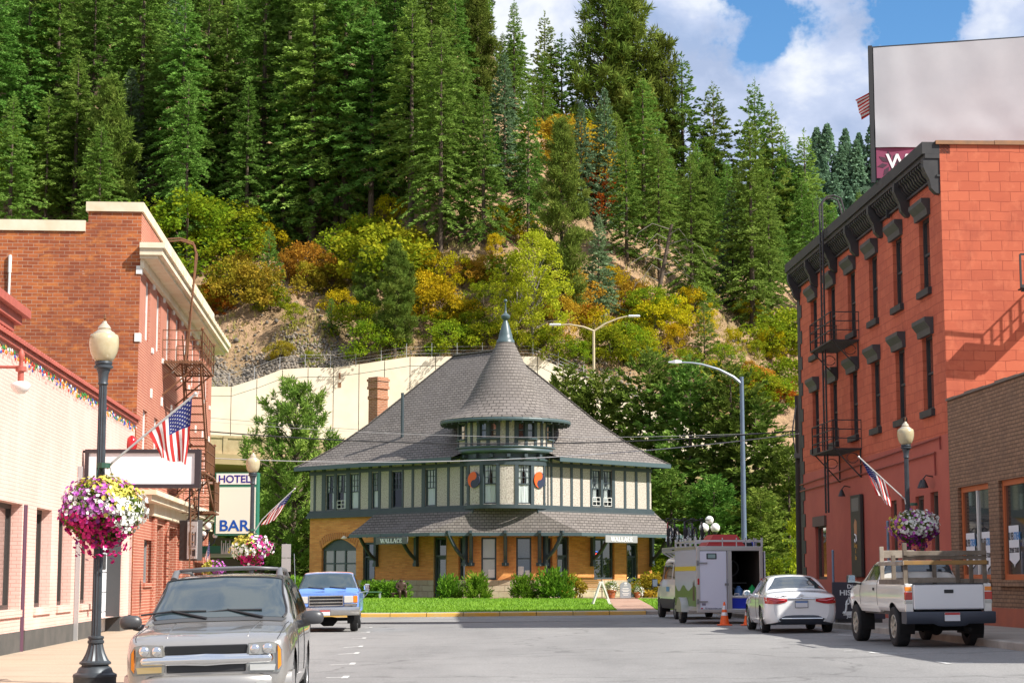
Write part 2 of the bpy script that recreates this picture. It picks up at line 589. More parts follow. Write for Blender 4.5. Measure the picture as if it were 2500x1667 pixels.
def asphalt_mat():
 m = bpy.data.materials.new('asphalt')
 m.use_nodes = True
 m.node_tree.nodes.clear()
 new, ln = NT(m.node_tree)
 b = new('ShaderNodeBsdfPrincipled', i_Roughness=0.85)
 b.inputs['Specular IOR Level'].default_value = 0.3
 o = new('ShaderNodeOutputMaterial')
 tc = new('ShaderNodeTexCoord')
 n1 = new('ShaderNodeTexNoise', i_Scale=0.25, i_Detail=5.0, i_Roughness=0.6)
 mp = new('ShaderNodeMapping')
 mp.inputs['Scale'].default_value = (1.0, 0.22, 1)
 ln(tc.outputs['Object'], mp.inputs['Vector'])
 ln(mp.outputs[0], n1.inputs['Vector'])
 r1 = ramp(new, [(0.3, (0.18, 0.176, 0.172)), (0.5, (0.235, 0.229, 0.222)), (0.7, (0.28, 0.272, 0.262))])
 ln(n1.outputs[0], r1.inputs[0])
 n2 = new('ShaderNodeTexNoise', i_Scale=28.0, i_Detail=4.0, i_Roughness=0.8)
 ln(tc.outputs['Object'], n2.inputs['Vector'])
 r2 = ramp(new, [(0.3, 0.62), (0.6, 1.12)])
 ln(n2.outputs[0], r2.inputs[0])
 n3 = new('ShaderNodeTexNoise', i_Scale=0.9, i_Detail=7.0, i_Roughness=0.7)
 ln(tc.outputs['Object'], n3.inputs['Vector'])
 r3 = ramp(new, [(0.30, 0.72), (0.42, 0.98), (0.7, 1.06)])
 ln(n3.outputs[0], r3.inputs[0])
 m3 = new('ShaderNodeMix', data_type='RGBA', blend_type='MULTIPLY')
 m3.inputs[0].default_value = 1
 ln(r1.outputs[0], m3.inputs[6])
 ln(r3.outputs[0], m3.inputs[7])
 mx = new('ShaderNodeMix', data_type='RGBA', blend_type='MULTIPLY')
 mx.inputs[0].default_value = 1
 ln(m3.outputs[2], mx.inputs[6])
 ln(r2.outputs[0], mx.inputs[7])
 # tar-sealed cracks
 v = new('ShaderNodeTexVoronoi', feature='DISTANCE_TO_EDGE', i_Scale=0.13)
 wn = new('ShaderNodeTexNoise', i_Scale=0.8, i_Detail=4.0)
 ln(tc.outputs['Object'], wn.inputs['Vector'])
 wa = new('ShaderNodeVectorMath', operation='MULTIPLY_ADD')
 wa.inputs[1].default_value = (2.2, 2.2, 0)
 ln(wn.outputs[1], wa.inputs[0])
 ln(tc.outputs['Object'], wa.inputs[2])
 ln(wa.outputs[0], v.inputs['Vector'])
 rc = ramp(new, [(0.0, 0.66), (0.004, 0.78), (0.009, 1.0)])
 ln(v.outputs['Distance'], rc.inputs[0])
 m2 = new('ShaderNodeMix', data_type='RGBA', blend_type='MULTIPLY')
 m2.inputs[0].default_value = 1
 ln(mx.outputs[2], m2.inputs[6])
 ln(rc.outputs[0], m2.inputs[7])
 ln(m2.outputs[2], b.inputs['Base Color'])
 bp = new('ShaderNodeBump', i_Strength=0.35, i_Distance=0.01)
 ln(n2.outputs[0], bp.inputs['Height'])
 ln(bp.outputs[0], b.inputs['Normal'])
 ln(b.outputs[0], o.inputs[0])
 return m
m_conc = M('concrete_walk', (0.42, 0.33, 0.24), 0.9, var=(0.9, (0.36, 0.28, 0.20), 0.7), bump=(18, 0.25))
m_kerb = M('kerb_concrete', (0.36, 0.33, 0.29), 0.9, var=(1.5, (0.22, 0.20, 0.17), 0.8), bump=(14, 0.3))
m_yel = M('kerb_yellow_paint', (0.62, 0.33, 0.03), 0.7, var=(0.9, (0.48, 0.36, 0.16), 0.8))
m_white = M('road_paint', (0.72, 0.71, 0.68), 0.8, var=(6, (0.4, 0.39, 0.37), 0.9))
m_dark_joint = M('joint_dirt', (0.10, 0.085, 0.07), 0.95)
# ground far and wide
mb = MB()
mb.face([(-3000, -600, -0.35), (3000, -600, -0.35), (3000, 5000, -0.35), (-3000, 5000, -0.35)])
tag(mb.build('ground', M('dry_ground', (0.16, 0.13, 0.07), 0.95, var=(0.05, (0.08, 0.10, 0.03), 0.8))), kind='structure')
mb = MB()
strip(mb, lambda y: -46 if y > 66 else kerbL(y) - 0.3, lambda y: kerbR(y) + 0.3 if y < 84 else 14, [-12, 0, 6, 12, 18, 24, 30, 36, 42, 48, 54, 60, 66, 66.01, 70, 74, 78], 14, 0.0)
tag(mb.build('road', asphalt_mat()), kind='structure')
def slab(name, fk, fw, y0, y1, kerb_side, m_top, m_k, n=24):
 """Raised pavement: kerb stone along fk, paving out to fw, with expansion joints."""
 top = MB()
 ys = frange(y0, y1, n)
 s = 1 if kerb_side == 'right' else -1
 strip(top.mat(m_top), (lambda y: fk(y) - s * 0.16) if s > 0 else fw, fw if s > 0 else (lambda y: fk(y) - s * 0.16), ys, 1, 0.15) if False else None
 a, b = (fw, lambda y: fk(y) - 0.16) if s > 0 else (lambda y: fk(y) + 0.16, fw)
 for y, y2 in zip(ys, ys[1:]):
  P = [(a(y), y), (b(y), y), (b(y2), y2), (a(y2), y2)]
  zk = [zg(fk(t[1]), t[1]) + 0.15 for t in P]
  top.mat(m_top).face([(p[0], p[1] + (0.012 if i < 2 else -0.012), z) for i, (p, z) in enumerate(zip(P, zk))])
  k0, k1 = fk(y), fk(y2)
  z0, z1 = zg(k0, y) + 0.15, zg(k1, y2) + 0.15
  i0, i1 = k0 - s * 0.16, k1 - s * 0.16
  top.mat(m_k)
  top.face([(i0, y, z0 + .003), (k0 - s * .02, y, z0 + .003), (k1 - s * .02, y2, z1 + .003), (i1, y2, z1 + .003)])
  top.face([(k0 - s * .02, y, z0 + .003), (k0, y, z0 - .02), (k1, y2, z1 - .02), (k1 - s * .02, y2, z1 + .003)])
  top.face([(k0, y, z0 - .02), (k0 + s * .01, y, z0 - .3), (k1 + s * .01, y2, z1 - .3), (k1, y2, z1 - .02)])
  top.mat(m_dark_joint)
  top.face([(a(y), y - .02, zk[0] - .015), (b(y), y - .02, zk[1] - .015), (b(y), y + .02, zk[1] - .015), (a(y), y + .02, zk[0] - .015)])
 # end face
 for y in (y0, y1):
  top.mat(m_k).face([(a(y), y, zg(fk(y), y) + .15), (b(y) , y, zg(fk(y), y) + .15), (b(y), y, -.3), (a(y), y, -.3)])
 # long joint half-way
 return tag(top.build(name), kind='structure')
slab('sidewalk', kerbL, lambda y: -7.0 - 0.0705 * y - 0.6, 2, 66, 'right', m_conc, m_kerb, 32)
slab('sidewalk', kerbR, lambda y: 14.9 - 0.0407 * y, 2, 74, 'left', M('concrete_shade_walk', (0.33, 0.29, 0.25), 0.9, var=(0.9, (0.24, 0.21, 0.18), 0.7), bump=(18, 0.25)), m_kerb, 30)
# parking ticks and the far edge lines
mb = MB()
def paint(p, q, w, dz=0.004):
 p, q = Vector(p), Vector(q)
 t = (q - p).normalized()
 n = Vector((-t.y, t.x)) * w / 2
 mb.face([(a.x, a.y, zg(a.x, a.y) + dz) for a in (p - n, q - n, q + n, p + n)])
for (u0, v0, u1, v1) in ((796, 1656, 845, 1656), (806, 1624, 862, 1622), (826, 1597, 872, 1595), (838, 1580, 882, 1578), (860, 1558, 890, 1557), (878, 1543, 900, 1542), (890, 1531, 906, 1530),
                         (2132, 1587, 2190, 1589), (2305, 1612, 2375, 1612), (2060, 1582, 2080, 1582), (1893, 1552, 1912, 1552), (1700, 1525, 1722, 1525), (2048, 1546, 2078, 1548)):
 a, b = onZ(u0, v0, 0.02 if u0 < 1000 else 0.25), onZ(u1, v1, 0.02 if u0 < 1000 else 0.25)
 paint((a.x, a.y), (b.x, b.y), 0.10)
 if u0 < 900 or u0 > 2100:
  s = 1 if u0 < 1000 else -1
  e = b if u0 < 1000 else a
  paint((e.x, e.y - 0.35), (e.x - 0.02, e.y + 0.35), 0.10, 0.008)
for x0, x1, y in ((-12, 8.5, 75.6), (-12, 8.5, 72.9)):
 for i in range(20):
  a, b = x0 + (x1 - x0) * i / 20, x0 + (x1 - x0) * (i + 1) / 20
  paint((a, y), (b, y), 0.12)
tag(mb.build('road_markings', m_white), kind='structure')
# ------------------------------------------------------------------ lawn in front of the station
KY = 77.0
def lawnz(x, y):
 return zg(x, KY) + 0.15 + (0.55 - 0.17 - zg(x, KY) + 0.02) * sstep(KY + 0.4, 94, y)
kmb = MB()
xs = frange(-44, 13, 38)
for a, b in zip(xs, xs[1:]):
 za, zb = zg(a, KY), zg(b, KY)
 kmb.mat(m_yel if b < 6.2 else m_kerb)
 g = 0.012
 kmb.face([(a + g, KY, za - .2), (b - g, KY, zb - .2), (b - g, KY + .02, zb + .13), (a + g, KY + .02, za + .13)])
 kmb.face([(a + g, KY + .02, za + .13), (b - g, KY + .02, zb + .13), (b - g, KY + .06, zb + .155), (a + g, KY + .06, za + .155)])
 kmb.mat(m_kerb)
 kmb.face([(a + g, KY + .06, za + .155), (b - g, KY + .06, zb + .155), (b - g, KY + 1.0, zb + .17), (a + g, KY + 1.0, za + .17)])
tag(kmb.build('kerb'), kind='structure')
mb = MB()
xs, ys = frange(-44, 30, 60), frange(KY + 0.98, 100, 20) + [118, 134]
n0 = len(xs)
for y in ys:
 for x in xs:
  mb.v.append((x, y, lawnz(x, y) - (0.0 if y < 100 else 0.25)))
for j in range(len(ys) - 1):
 for i in range(n0 - 1):
  mb.f.append((j * n0 + i, j * n0 + i + 1, (j + 1) * n0 + i + 1, (j + 1) * n0 + i))
  mb.m.append(0)
tag(mb.build('lawn', M('lawn_green', (0.17, 0.30, 0.02), 0.9, var=(1.2, (0.11, 0.23, 0.016), 0.8), bump=(30, 0.5))), kind='structure')
m_pav = MBRICK('path_pavers', (0.42, 0.24, 0.17), (0.36, 0.20, 0.14), (0.22, 0.15, 0.11), 0.22, 0.11, 0.012, mode='flat', stain=[(0.8, (0.45, 0.33, 0.25), .4, .7, .5, 1)])
mb = MB()
pth = [((1507, 1485), (1603, 1484)), ((1496, 1475), (1588, 1474)), ((1487, 1466), (1566, 1466)), ((1470, 1461), (1556, 1460))]
rows = []
for (p, q), y in zip(pth, (KY + 1.0, 84, 90, 94.5)):
 rows.append([(onY(*p, y).x, y), (onY(*q, y).x, y)])
for r0, r1 in zip(rows, rows[1:]):
 mb.face([(p[0], p[1], lawnz(p[0], p[1]) + 0.02) for p in (r0[0], r0[1], r1[1], r1[0])])
mb.face([(x, y, 0.59) for x, y in ((-3, 94.2), (11, 94.2), (11, 98), (-3, 98))])
tag(mb.build('path', m_pav), kind='structure')
def np_mesh(name, V, Fs, mat, parent=None, mi=None):
 """Fast mesh from numpy arrays: V (n,3), Fs (m,k)."""
 V = np.ascontiguousarray(V, dtype=np.float32)
 Fs = np.ascontiguousarray(Fs, dtype=np.int32)
 me = bpy.data.meshes.new(name)
 me.vertices.add(len(V))
 me.vertices.foreach_set('co', V.ravel())
 m, k = Fs.shape
 me.loops.add(m * k)
 me.loops.foreach_set('vertex_index', Fs.ravel())
 me.polygons.add(m)
 me.polygons.foreach_set('loop_start', np.arange(0, m * k, k, dtype=np.int32))
 mats = mat if isinstance(mat, list) else [mat]
 for a in mats:
  me.materials.append(a)
 if mi is not None:
  me.polygons.foreach_set('material_index', np.ascontiguousarray(mi, dtype=np.int32))
 me.update(calc_edges=True)
 o = bpy.data.objects.new(name, me)
 COL.objects.link(o)
 if parent is not None:
  o.parent = parent
 return o
# grass blades
rg = np.random.default_rng(4)
n = 42000
gx = rg.uniform(-16, 12.5, n)
gy = KY + 1.05 + (rg.random(n) ** 1.3) * 17.5
keep = np.ones(n, bool)
for i in range(len(rows) - 1):
 (l0, r0), (l1, r1) = rows[i], rows[i + 1]
 t = (gy - l0[1]) / (l1[1] - l0[1])
 ins = (t >= 0) & (t <= 1)
 keep &= ~(ins & (gx > l0[0] + (l1[0] - l0[0]) * t) & (gx < r0[0] + (r1[0] - r0[0]) * t))
keep &= ~((gy > 94.2) & (gx > -3))
gx, gy = gx[keep], gy[keep]
n = len(gx)
gz = np.array([lawnz(x, y) for x, y in zip(gx, gy)])
h = rg.uniform(0.04, 0.10, n)
a = rg.uniform(0, 6.28, n)
w = rg.uniform(0.02, 0.045, n)
ln_ = rg.normal(0, 0.03, (n, 2))
V = np.zeros((n, 3, 3))
V[:, 0] = np.c_[gx - np.cos(a) * w, gy - np.sin(a) * w, gz - .01]
V[:, 1] = np.c_[gx + np.cos(a) * w, gy + np.sin(a) * w, gz - .01]
V[:, 2] = np.c_[gx + ln_[:, 0], gy + ln_[:, 1], gz + h]
tag(np_mesh('grass', V.reshape(-1, 3), np.arange(n * 3).reshape(-1, 3), M('grass_blades', (0.23, 0.40, 0.025), 0.8, var=(0.7, (0.14, 0.29, 0.02), 0.8), trans=0.4)), kind='stuff')
# ------------------------------------------------------------------ hillside
WT = [(-150, 16.9), (-24.9, 16.98), (-22.4, 16.95), (-18.3, 18.5), (-14.3, 18.5), (-8.3, 19.4), (2, 19.45), (7.64, 16.75), (14, 14.0), (24, 11.6), (60, 10.5), (200, 10)]
def lerp_pts(P, x):
 for (x0, y0), (x1, y1) in zip(P, P[1:]):
  if x <= x1:
   return y0 + (y1 - y0) * max(0, (x - x0)) / (x1 - x0)
 return P[-1][1]
def wall_top(x): return lerp_pts(WT, x)
CAP = [(-200, 150), (-7, 130), (-2, 74), (2, 52), (6, 42), (14, 38), (22, 33), (32, 27), (60, 22), (200, 18)]
def hz(x, y):
 d = max(y - 150.6, 0)
 cap = lerp_pts(CAP, x)
 s = 0.84 + 0.05 * math.sin(x * 0.13 + 1)
 z = wall_top(x) - 0.35 + cap * (1 - math.exp(-s * d / cap))
 r = sstep(0, 6, d)
 z += r * (0.9 * math.sin(x * 0.31 + y * 0.17) + 0.6 * math.sin(x * 0.73 - y * 0.41 + 2) + 0.25 * math.sin(x * 1.9 + y * 1.3) + 0.18 * math.sin(x * 2.7 - y * 2.2))
 return z
def hill_mat():
 m = bpy.data.materials.new('hill_soil')
 m.use_nodes = True
 m.node_tree.nodes.clear()
 new, ln = NT(m.node_tree)
 b = new('ShaderNodeBsdfPrincipled', i_Roughness=0.95)
 b.inputs['Specular IOR Level'].default_value = 0.1
 o = new('ShaderNodeOutputMaterial')
 tc = new('ShaderNodeTexCoord')
 n1 = new('ShaderNodeTexNoise', i_Scale=0.12, i_Detail=8.0, i_Roughness=0.65)
 ln(tc.outputs['Object'], n1.inputs['Vector'])
 r1 = ramp(new, [(0.28, (0.19, 0.15, 0.075)), (0.45, (0.35, 0.235, 0.13)), (0.6, (0.46, 0.295, 0.175)), (0.75, (0.40, 0.30, 0.21))])
 ln(n1.outputs[0], r1.inputs[0])
 n2 = new('ShaderNodeTexNoise', i_Scale=1.6, i_Detail=8.0, i_Roughness=0.75)
 ln(tc.outputs['Object'], n2.inputs['Vector'])
 r2 = ramp(new, [(0.36, 0.35), (0.5, 0.95), (0.68, 1.25)])
 ln(n2.outputs[0], r2.inputs[0])
 mx = new('ShaderNodeMix', data_type='RGBA', blend_type='MULTIPLY')
 mx.inputs[0].default_value = 1
 ln(r1.outputs[0], mx.inputs[6])
 ln(r2.outputs[0], mx.inputs[7])
 ln(mx.outputs[2], b.inputs['Base Color'])
 bp = new('ShaderNodeBump', i_Strength=0.9, i_Distance=0.5)
 ln(n2.outputs[0], bp.inputs['Height'])
 ln(bp.outputs[0], b.inputs['Normal'])
 ln(b.outputs[0], o.inputs[0])
 return m
xs = np.concatenate([np.arange(-110, -42, 4), np.arange(-42, 48, 1.0), np.arange(48, 130, 4)])
ys = np.concatenate([np.arange(150.6, 185, 0.9), np.arange(185, 260, 2.5), np.arange(260, 420, 10)])
V = np.array([(x, y, hz(x, y)) for y in ys for x in xs])
nx = len(xs)
I = np.arange(nx * (len(ys) - 1)).reshape(len(ys) - 1, nx)[:, :-1].ravel()
hill = np_mesh('hill', V, np.c_[I, I + 1, I + nx + 1, I + nx], hill_mat())
shade(hill.data, 180)
tag(hill, kind='structure')
def on_hill(u, v, y0=151, y1=300):
 """First point of the hillside under a line of sight."""
 d = ray(u, v)
 y = y0
 while y < y1:
  p = d * (y / d.y) + Vector((0, 0, HC))
  if hz(p.x, p.y) >= p.z:
   return Vector((p.x, p.y, hz(p.x, p.y)))
  y += 0.5
 p = d * (y1 / d.y)
 return Vector((p.x, p.y, hz(p.x, p.y)))
# loose scree
rg = np.random.default_rng(9)
ico = np.array([(0, 0, 1), (.9, 0, .3), (.28, .85, .25), (-.72, .53, .35), (-.72, -.53, .25), (.28, -.85, .3), (0, 0, -.6)])
icf = np.array([(0, 1, 2), (0, 2, 3), (0, 3, 4), (0, 4, 5), (0, 5, 1), (6, 2, 1), (6, 3, 2), (6, 4, 3), (6, 5, 4), (6, 1, 5)])
VV, FF, MI = [], [], []
m_rk = [M('scree_grey', (0.23, 0.19, 0.145), 0.95), M('scree_tan', (0.46, 0.31, 0.19), 0.95), M('scree_dark', (0.13, 0.11, 0.09), 0.95)]
for i in range(6400):
 if i < 2900:
  x, y, s = rg.uniform(-27, -13), 151 + abs(rg.normal(0, 1.7)), rg.uniform(0.06, 0.22)
 elif i < 3900:
  x, y, s = rg.uniform(2, 17), 151 + abs(rg.normal(0, 2.2)), rg.uniform(0.06, 0.22)
 else:
  x, y, s = rg.uniform(-27, 20), 151 + rg.random() * 18, 0.05 + 0.26 * rg.random() ** 6
 a = rg.uniform(0, 6.28)
 R = np.array([[math.cos(a), -math.sin(a), 0], [math.sin(a), math.cos(a), 0], [0, 0, 1]])
 sc = s * rg.uniform(0.6, 1.4, 3)
 VV.append((ico * sc) @ R.T + (x, y, hz(x, y) + s * 0.1))
 FF.append(icf + 7 * i)
 MI += [int(rg.integers(0, 3)) if i >= 3900 else (0 if rg.random() < .7 else 2)] * 10
tag(np_mesh('scree', np.concatenate(VV), np.concatenate(FF), m_rk, mi=MI), kind='stuff')
# dry grass on the open slope
n = 16000
gx, gy = rg.uniform(-29, 22, n), 151 + rg.random(n) ** 1.3 * 24
gz = np.array([hz(x, y) for x, y in zip(gx, gy)])
pat = np.sin(gx * .7 + 1.3 * np.sin(gy * .5)) + np.sin(gy * .9 + gx * .3) + rg.normal(0, .5, n)
k = pat > .2
gx, gy, gz = gx[k], gy[k], gz[k]
n = len(gx)
a, h = rg.uniform(0, 6.28, n), rg.uniform(.12, .5, n)
V = np.zeros((n, 3, 3))
V[:, 0] = np.c_[gx - np.cos(a) * h * .25, gy - np.sin(a) * h * .25, gz - .05]
V[:, 1] = np.c_[gx + np.cos(a) * h * .25, gy + np.sin(a) * h * .25, gz - .05]
V[:, 2] = np.c_[gx + rg.normal(0, .12, n), gy - .1, gz + h]
tag(np_mesh('dry_grass', V.reshape(-1, 3), np.arange(n * 3).reshape(-1, 3), M('dry_grass_blades', (0.42, 0.33, 0.12), .9, var=(.3, (.22, .25, .06), .9), trans=.3)), kind='stuff')
# ------------------------------------------------------------------ retaining wall, its fence, and the elevated road
m_cream = M('cream_concrete', (0.78, 0.71, 0.56), 0.85, var=(0.35, (0.68, 0.58, 0.42), 0.7), bump=(6, 0.1))
m_cream2 = M('cream_parapet', (0.56, 0.43, 0.24), 0.85, var=(2.5, (0.42, 0.30, 0.15), 0.7), bump=(8, 0.15))
m_gap = M('joint_shadow_gap', (0.12, 0.10, 0.08), 0.95)
root = thing('retaining_wall', (-8, 150, 0), 'long cream concrete retaining wall of tall panels at the foot of the hill', 'wall')
X0 = -8
mb = MB()
pj = frange(-60, 60, 58)
for a, b in zip(pj, pj[1:]):
 g = 0.03
 za, zb = wall_top(a), wall_top(b)
 for (lo0, lo1, hi0, hi1) in ((0, 0, za - .78, zb - .78), (za - .74, zb - .74, za, zb)):
  A = [(a + g - X0, 0, lo0), (b - g - X0, 0, lo1), (b - g - X0, 0, hi1), (a + g - X0, 0, hi0)]
  B = [(p[0], .5, p[2]) for p in A]
  mb.mesh(A + B, [(0, 1, 2, 3), (3, 2, 6, 7), (0, 3, 7, 4), (1, 5, 6, 2)])
mb.build('wall_panel', m_cream, root)
mb = MB()
for a, b in zip(pj, pj[1:]):
 mb.face([(a - X0, .08, 0), (b - X0, .08, 0), (b - X0, .08, wall_top(b) - .05), (a - X0, .08, wall_top(a) - .05)])
mb.build('joint', m_gap, root)
mb = MB()
mb.box(-6.05, -5.9, -.06, 0, 17.6, 18.1)
mb.box(-6.1, -5.85, -.03, 0, 16.9, 17.3)
mb.build('drain_outlet', M('rust_stain', (0.25, 0.13, 0.07), 0.9), root)
fr = thing('wire_fence', (-8, 150.3, 17), 'thin grey post and wire fence along the top of the cream retaining wall', 'fence')
mb = MB()
px = frange(-58, 12, 34)
m_galv = M('galvanised', (0.42, 0.43, 0.44), 0.5, 0.6)
rails = MB()
for i, x in enumerate(px):
 t = wall_top(x)
 p = MB()
 p.cyl((x + 8, 0, t - 17.3), (x + 8, 0, t - 17 + 1.15), 0.022, 6)
 p.build('post', m_galv, fr)
 if i:
  x0 = px[i - 1]
  rails.cyl((x0 + 8, 0, wall_top(x0) - 17 + (1.08 if x < -12 else .3)), (x + 8, 0, t - 17 + (1.08 if x < -12 else .3)), 0.014, 5)
  for hh in (.55, .85):
   rails.cyl((x0 + 8, 0, wall_top(x0) - 17 + hh), (x + 8, 0, t - 17 + hh), 0.008, 4)
rails.build('rail', m_galv, fr)
vd = thing('elevated_road', (0, 135, 0), 'cream concrete elevated road with a dark space under it, behind the pine trees', 'bridge')
def dz(x): return 10.55 - 0.045 * (x + 21.7)
mb = MB()
for a, b in zip(frange(-70, 70, 20), frange(-70, 70, 20)[1:]):
 g = .02
 A = [(a + g, 0, dz(a)), (b - g, 0, dz(b)), (b - g, 0, dz(b) + 1.35), (a + g, 0, dz(a) + 1.35)]
 B = [(p[0], .3, p[2]) for p in A]
 mb.mesh(A + B, [(0, 1, 2, 3), (3, 2, 6, 7), (0, 3, 7, 4), (1, 5, 6, 2)])
 # recessed panel borders
 for q0, q1 in ((0, .14), (.86, 1)):
  mb.mesh([(a + g, -.06, dz(a) + 1.35 * q0), (b - g, -.06, dz(b) + 1.35 * q0), (b - g, -.06, dz(b) + 1.35 * q1), (a + g, -.06, dz(a) + 1.35 * q1),
                 (a + g, .0, dz(a) + 1.35 * q0), (b - g, .0, dz(b) + 1.35 * q0), (b - g, .0, dz(b) + 1.35 * q1), (a + g, .0, dz(a) + 1.35 * q1)],
    [(0, 1, 2, 3), (3, 2, 6, 7), (0, 4, 5, 1)])
 mb.mesh([(a + g, -.05, dz(a) + .19), (a + .35, -.05, dz(a) + .19), (a + .35, -.05, dz(a) + 1.16), (a + g, -.05, dz(a) + 1.16)], [(0, 1, 2, 3)])
mb.build('parapet', m_cream2, vd)
mb = MB()
A = [(-70, -.25, dz(-70)), (70, -.25, dz(70)), (70, 13.5, dz(70)), (-70, 13.5, dz(-70))]
B = [(x, y, z - .75) for x, y, z in A]
mb.mesh(A + B, [(0, 1, 2, 3), (7, 6, 5, 4), (0, 4, 5, 1), (2, 6, 7, 3)])
mb.build('deck', M('deck_concrete', (0.50, 0.37, 0.19), 0.9, var=(.5, (.4, .28, .14), .6)), vd)
for x in (-34, -13, 8, 29):
 mb = MB()
 mb.cyl((x, 6, -.5), (x, 6, dz(x) - .7), .7, 12)
 mb.build('pier', m_cream2, vd)
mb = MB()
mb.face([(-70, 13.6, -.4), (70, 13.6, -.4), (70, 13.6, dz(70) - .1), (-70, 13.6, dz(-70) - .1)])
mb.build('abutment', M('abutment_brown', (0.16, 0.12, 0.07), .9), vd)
# ------------------------------------------------------------------ facade frames
LD = Vector((-0.0703, 1, 0)).normalized()
LO = Vector((-7.13, 0, 0))
LRZ = math.atan2(LD.y, LD.x)
RD = Vector((-0.0407, 1, 0)).normalized()
RO = Vector((14.3, 0, 0))
RRZ = math.atan2(RD.y, RD.x)
def Ls(u, v):
 p = onP(u, v, LO, Vector((LD.y, -LD.x, 0)))
 return (p - LO).dot(LD), p.z
def Rs(u, v):
 p = onP(u, v, RO, Vector((RD.y, -RD.x, 0)))
 return (p - RO).dot(RD), p.z
def frame_root(side, s0, name, label, cat, z=0.0):
 o, d, rz = (LO, LD, LRZ) if side == 'L' else (RO, RD, RRZ)
 r = thing(name, (o + d * s0) + Vector((0, 0, z)), label, cat, rz)
 k = 1 if side == 'L' else -1
 return r, (lambda s, zz, dd: (s - s0, k * dd, zz - z))
m_pink = MBRICK('pink_painted_brick', (0.74, 0.47, 0.40), (0.71, 0.44, 0.37), (0.58, 0.33, 0.27), 0.21, 0.075, 0.008, bump=0.35,
    stain=[(0.5, (0.78, 0.54, 0.47), .45, .7, .8, .5), (7, (0.55, 0.27, 0.22), .60, .72, .45, .15)])
m_plinth = M('plinth_grey', (0.07, 0.068, 0.062), 0.85, var=(2, (0.11, 0.10, 0.09), .8))
m_darkframe = M('dark_window_frame', (0.045, 0.038, 0.034), 0.5)
g_dark = GLASS('shop_glass', (0.05, 0.045, 0.042))
m_redtile = M('red_clay_tile', (0.42, 0.10, 0.07), 0.6, var=(3, (0.30, 0.07, 0.05), .7))
m_white_p = M('white_paint', (0.78, 0.76, 0.71), 0.55)
m_offw = M('cream_paint', (0.74, 0.66, 0.50), 0.6, var=(1.2, (0.58, 0.40, 0.22), .55))
# ---- pink shop
root, fn = frame_root('L', 36, 'pink_shop', 'single-storey pale pink painted brick shop with red tile coping along the near pavement', 'building')
PE = 53.8
ops = [(27.5, 31.2, 0.98, 3.05, .32)]
for (u0, u1) in ((-30, 50), (85, 122.6), (140, 173.5), (197, 228)):
 a, b = Ls(u0, 1400)[0], Ls(u1, 1400)[0]
 ops.append((a, b, 0.98, 3.05, .32))
slot = (Ls(53, 1400)[0], Ls(64, 1400)[0], 0.15, 3.05, .10)
gar = (Ls(236, 1400)[0], Ls(296, 1400)[0], 0.15, 3.35, .42)
slot2 = (Ls(314.5, 1400)[0], Ls(320, 1400)[0], 0.15, 2.75, .25)
mb = MB()
wall_open(mb, fn, 18, PE, 0.55, 6.05, [o for o in ops] + [slot[:2] + (0.55,) + slot[3:], gar[:2] + (.55,) + gar[3:], slot2[:2] + (.55,) + slot2[3:]], .32)
fbox(mb, fn, 18, PE, 5.4, 6.05, .30, .55)
mb.build('wall', m_pink, root)
mb = MB()
wall_open(mb, lambda s, z, d: fn(s, z, d - .012), 18, PE, 0.0, 0.55, [slot[:2] + (-.01, .56, .1), gar[:2] + (-.01, .56, .1), slot2[:2] + (-.01, .56, .1)], .1)
mb.build('plinth', m_plinth, root)
for o in ops[1:]:
 sash_window(root, fn, o[0], o[1], o[2], o[3], .22, m_darkframe, g_dark, fw=.09, rails=())
 mb = MB()
 fbox(mb, fn, o[0] - .06, o[1] + .06, o[2] - .14, o[2] - .003, -.05, .1)
 mb.build('window_sill', m_pink, root)
mb = MB()
mb.cyl(fn(sum(slot[:2]) / 2 - .1, 0.15, .02), fn(sum(slot[:2]) / 2 - .1, 3.05, .02), .07, 10)
mb.build('downspout', M('purple_pipe', (0.09, 0.035, 0.06), .5), root)
mb = MB()
mb.face([fn(slot[0], .15, .1), fn(slot[1], .15, .1), fn(slot[1], 3.05, .1), fn(slot[0], 3.05, .1)])
mb.build('recess', m_pink, root)
s_ = Ls(183, 1400)[0]
mb = MB()
fbox(mb, fn, s_ - .05, s_ + .05, .15, 4.2, -.10, -.01)
mb.build('downspout', M('grey_pipe', (0.42, 0.42, 0.42), .45, .4), root)
mb = MB()
a, b, c, d, e = gar
for i in range(6):
 z0 = c + (d - c) * i / 6
 fbox(mb, fn, a, b, z0 + .012, z0 + (d - c) / 6 - .012, e - .02, e + .03)
fbox(mb, fn, a, b, c, d, e + .03, e + .05)
gd = mb.build('garage_door', M('roller_white', (0.72, 0.74, 0.76), .5), root)
mb = MB()
zz = c + (d - c) * 3.15 / 6
for i in range(4):
 w = (b - a - .4) / 4
 fbox(mb, fn, a + .2 + w * i + .05, a + .2 + w * (i + 1) - .05, zz, zz + .42, e - .035, e - .022)
mb.build('pane', g_dark, gd)
mb = MB()
fbox(mb, fn, b - .01, b + .015, c, d, .02, e)
fbox(mb, fn, a, b, d - .02, d + .015, .02, e)
mb.build('jamb', M('jamb_charcoal', (0.05, 0.05, 0.052), .7), root)
mb = MB()
mb.face([fn(slot2[0], .15, .25), fn(slot2[1], .15, .25), fn(slot2[1], 2.75, .25), fn(slot2[0], 2.75, .25)])
mb.build('side_door', M('door_red', (0.35, 0.08, 0.06), .5), root)
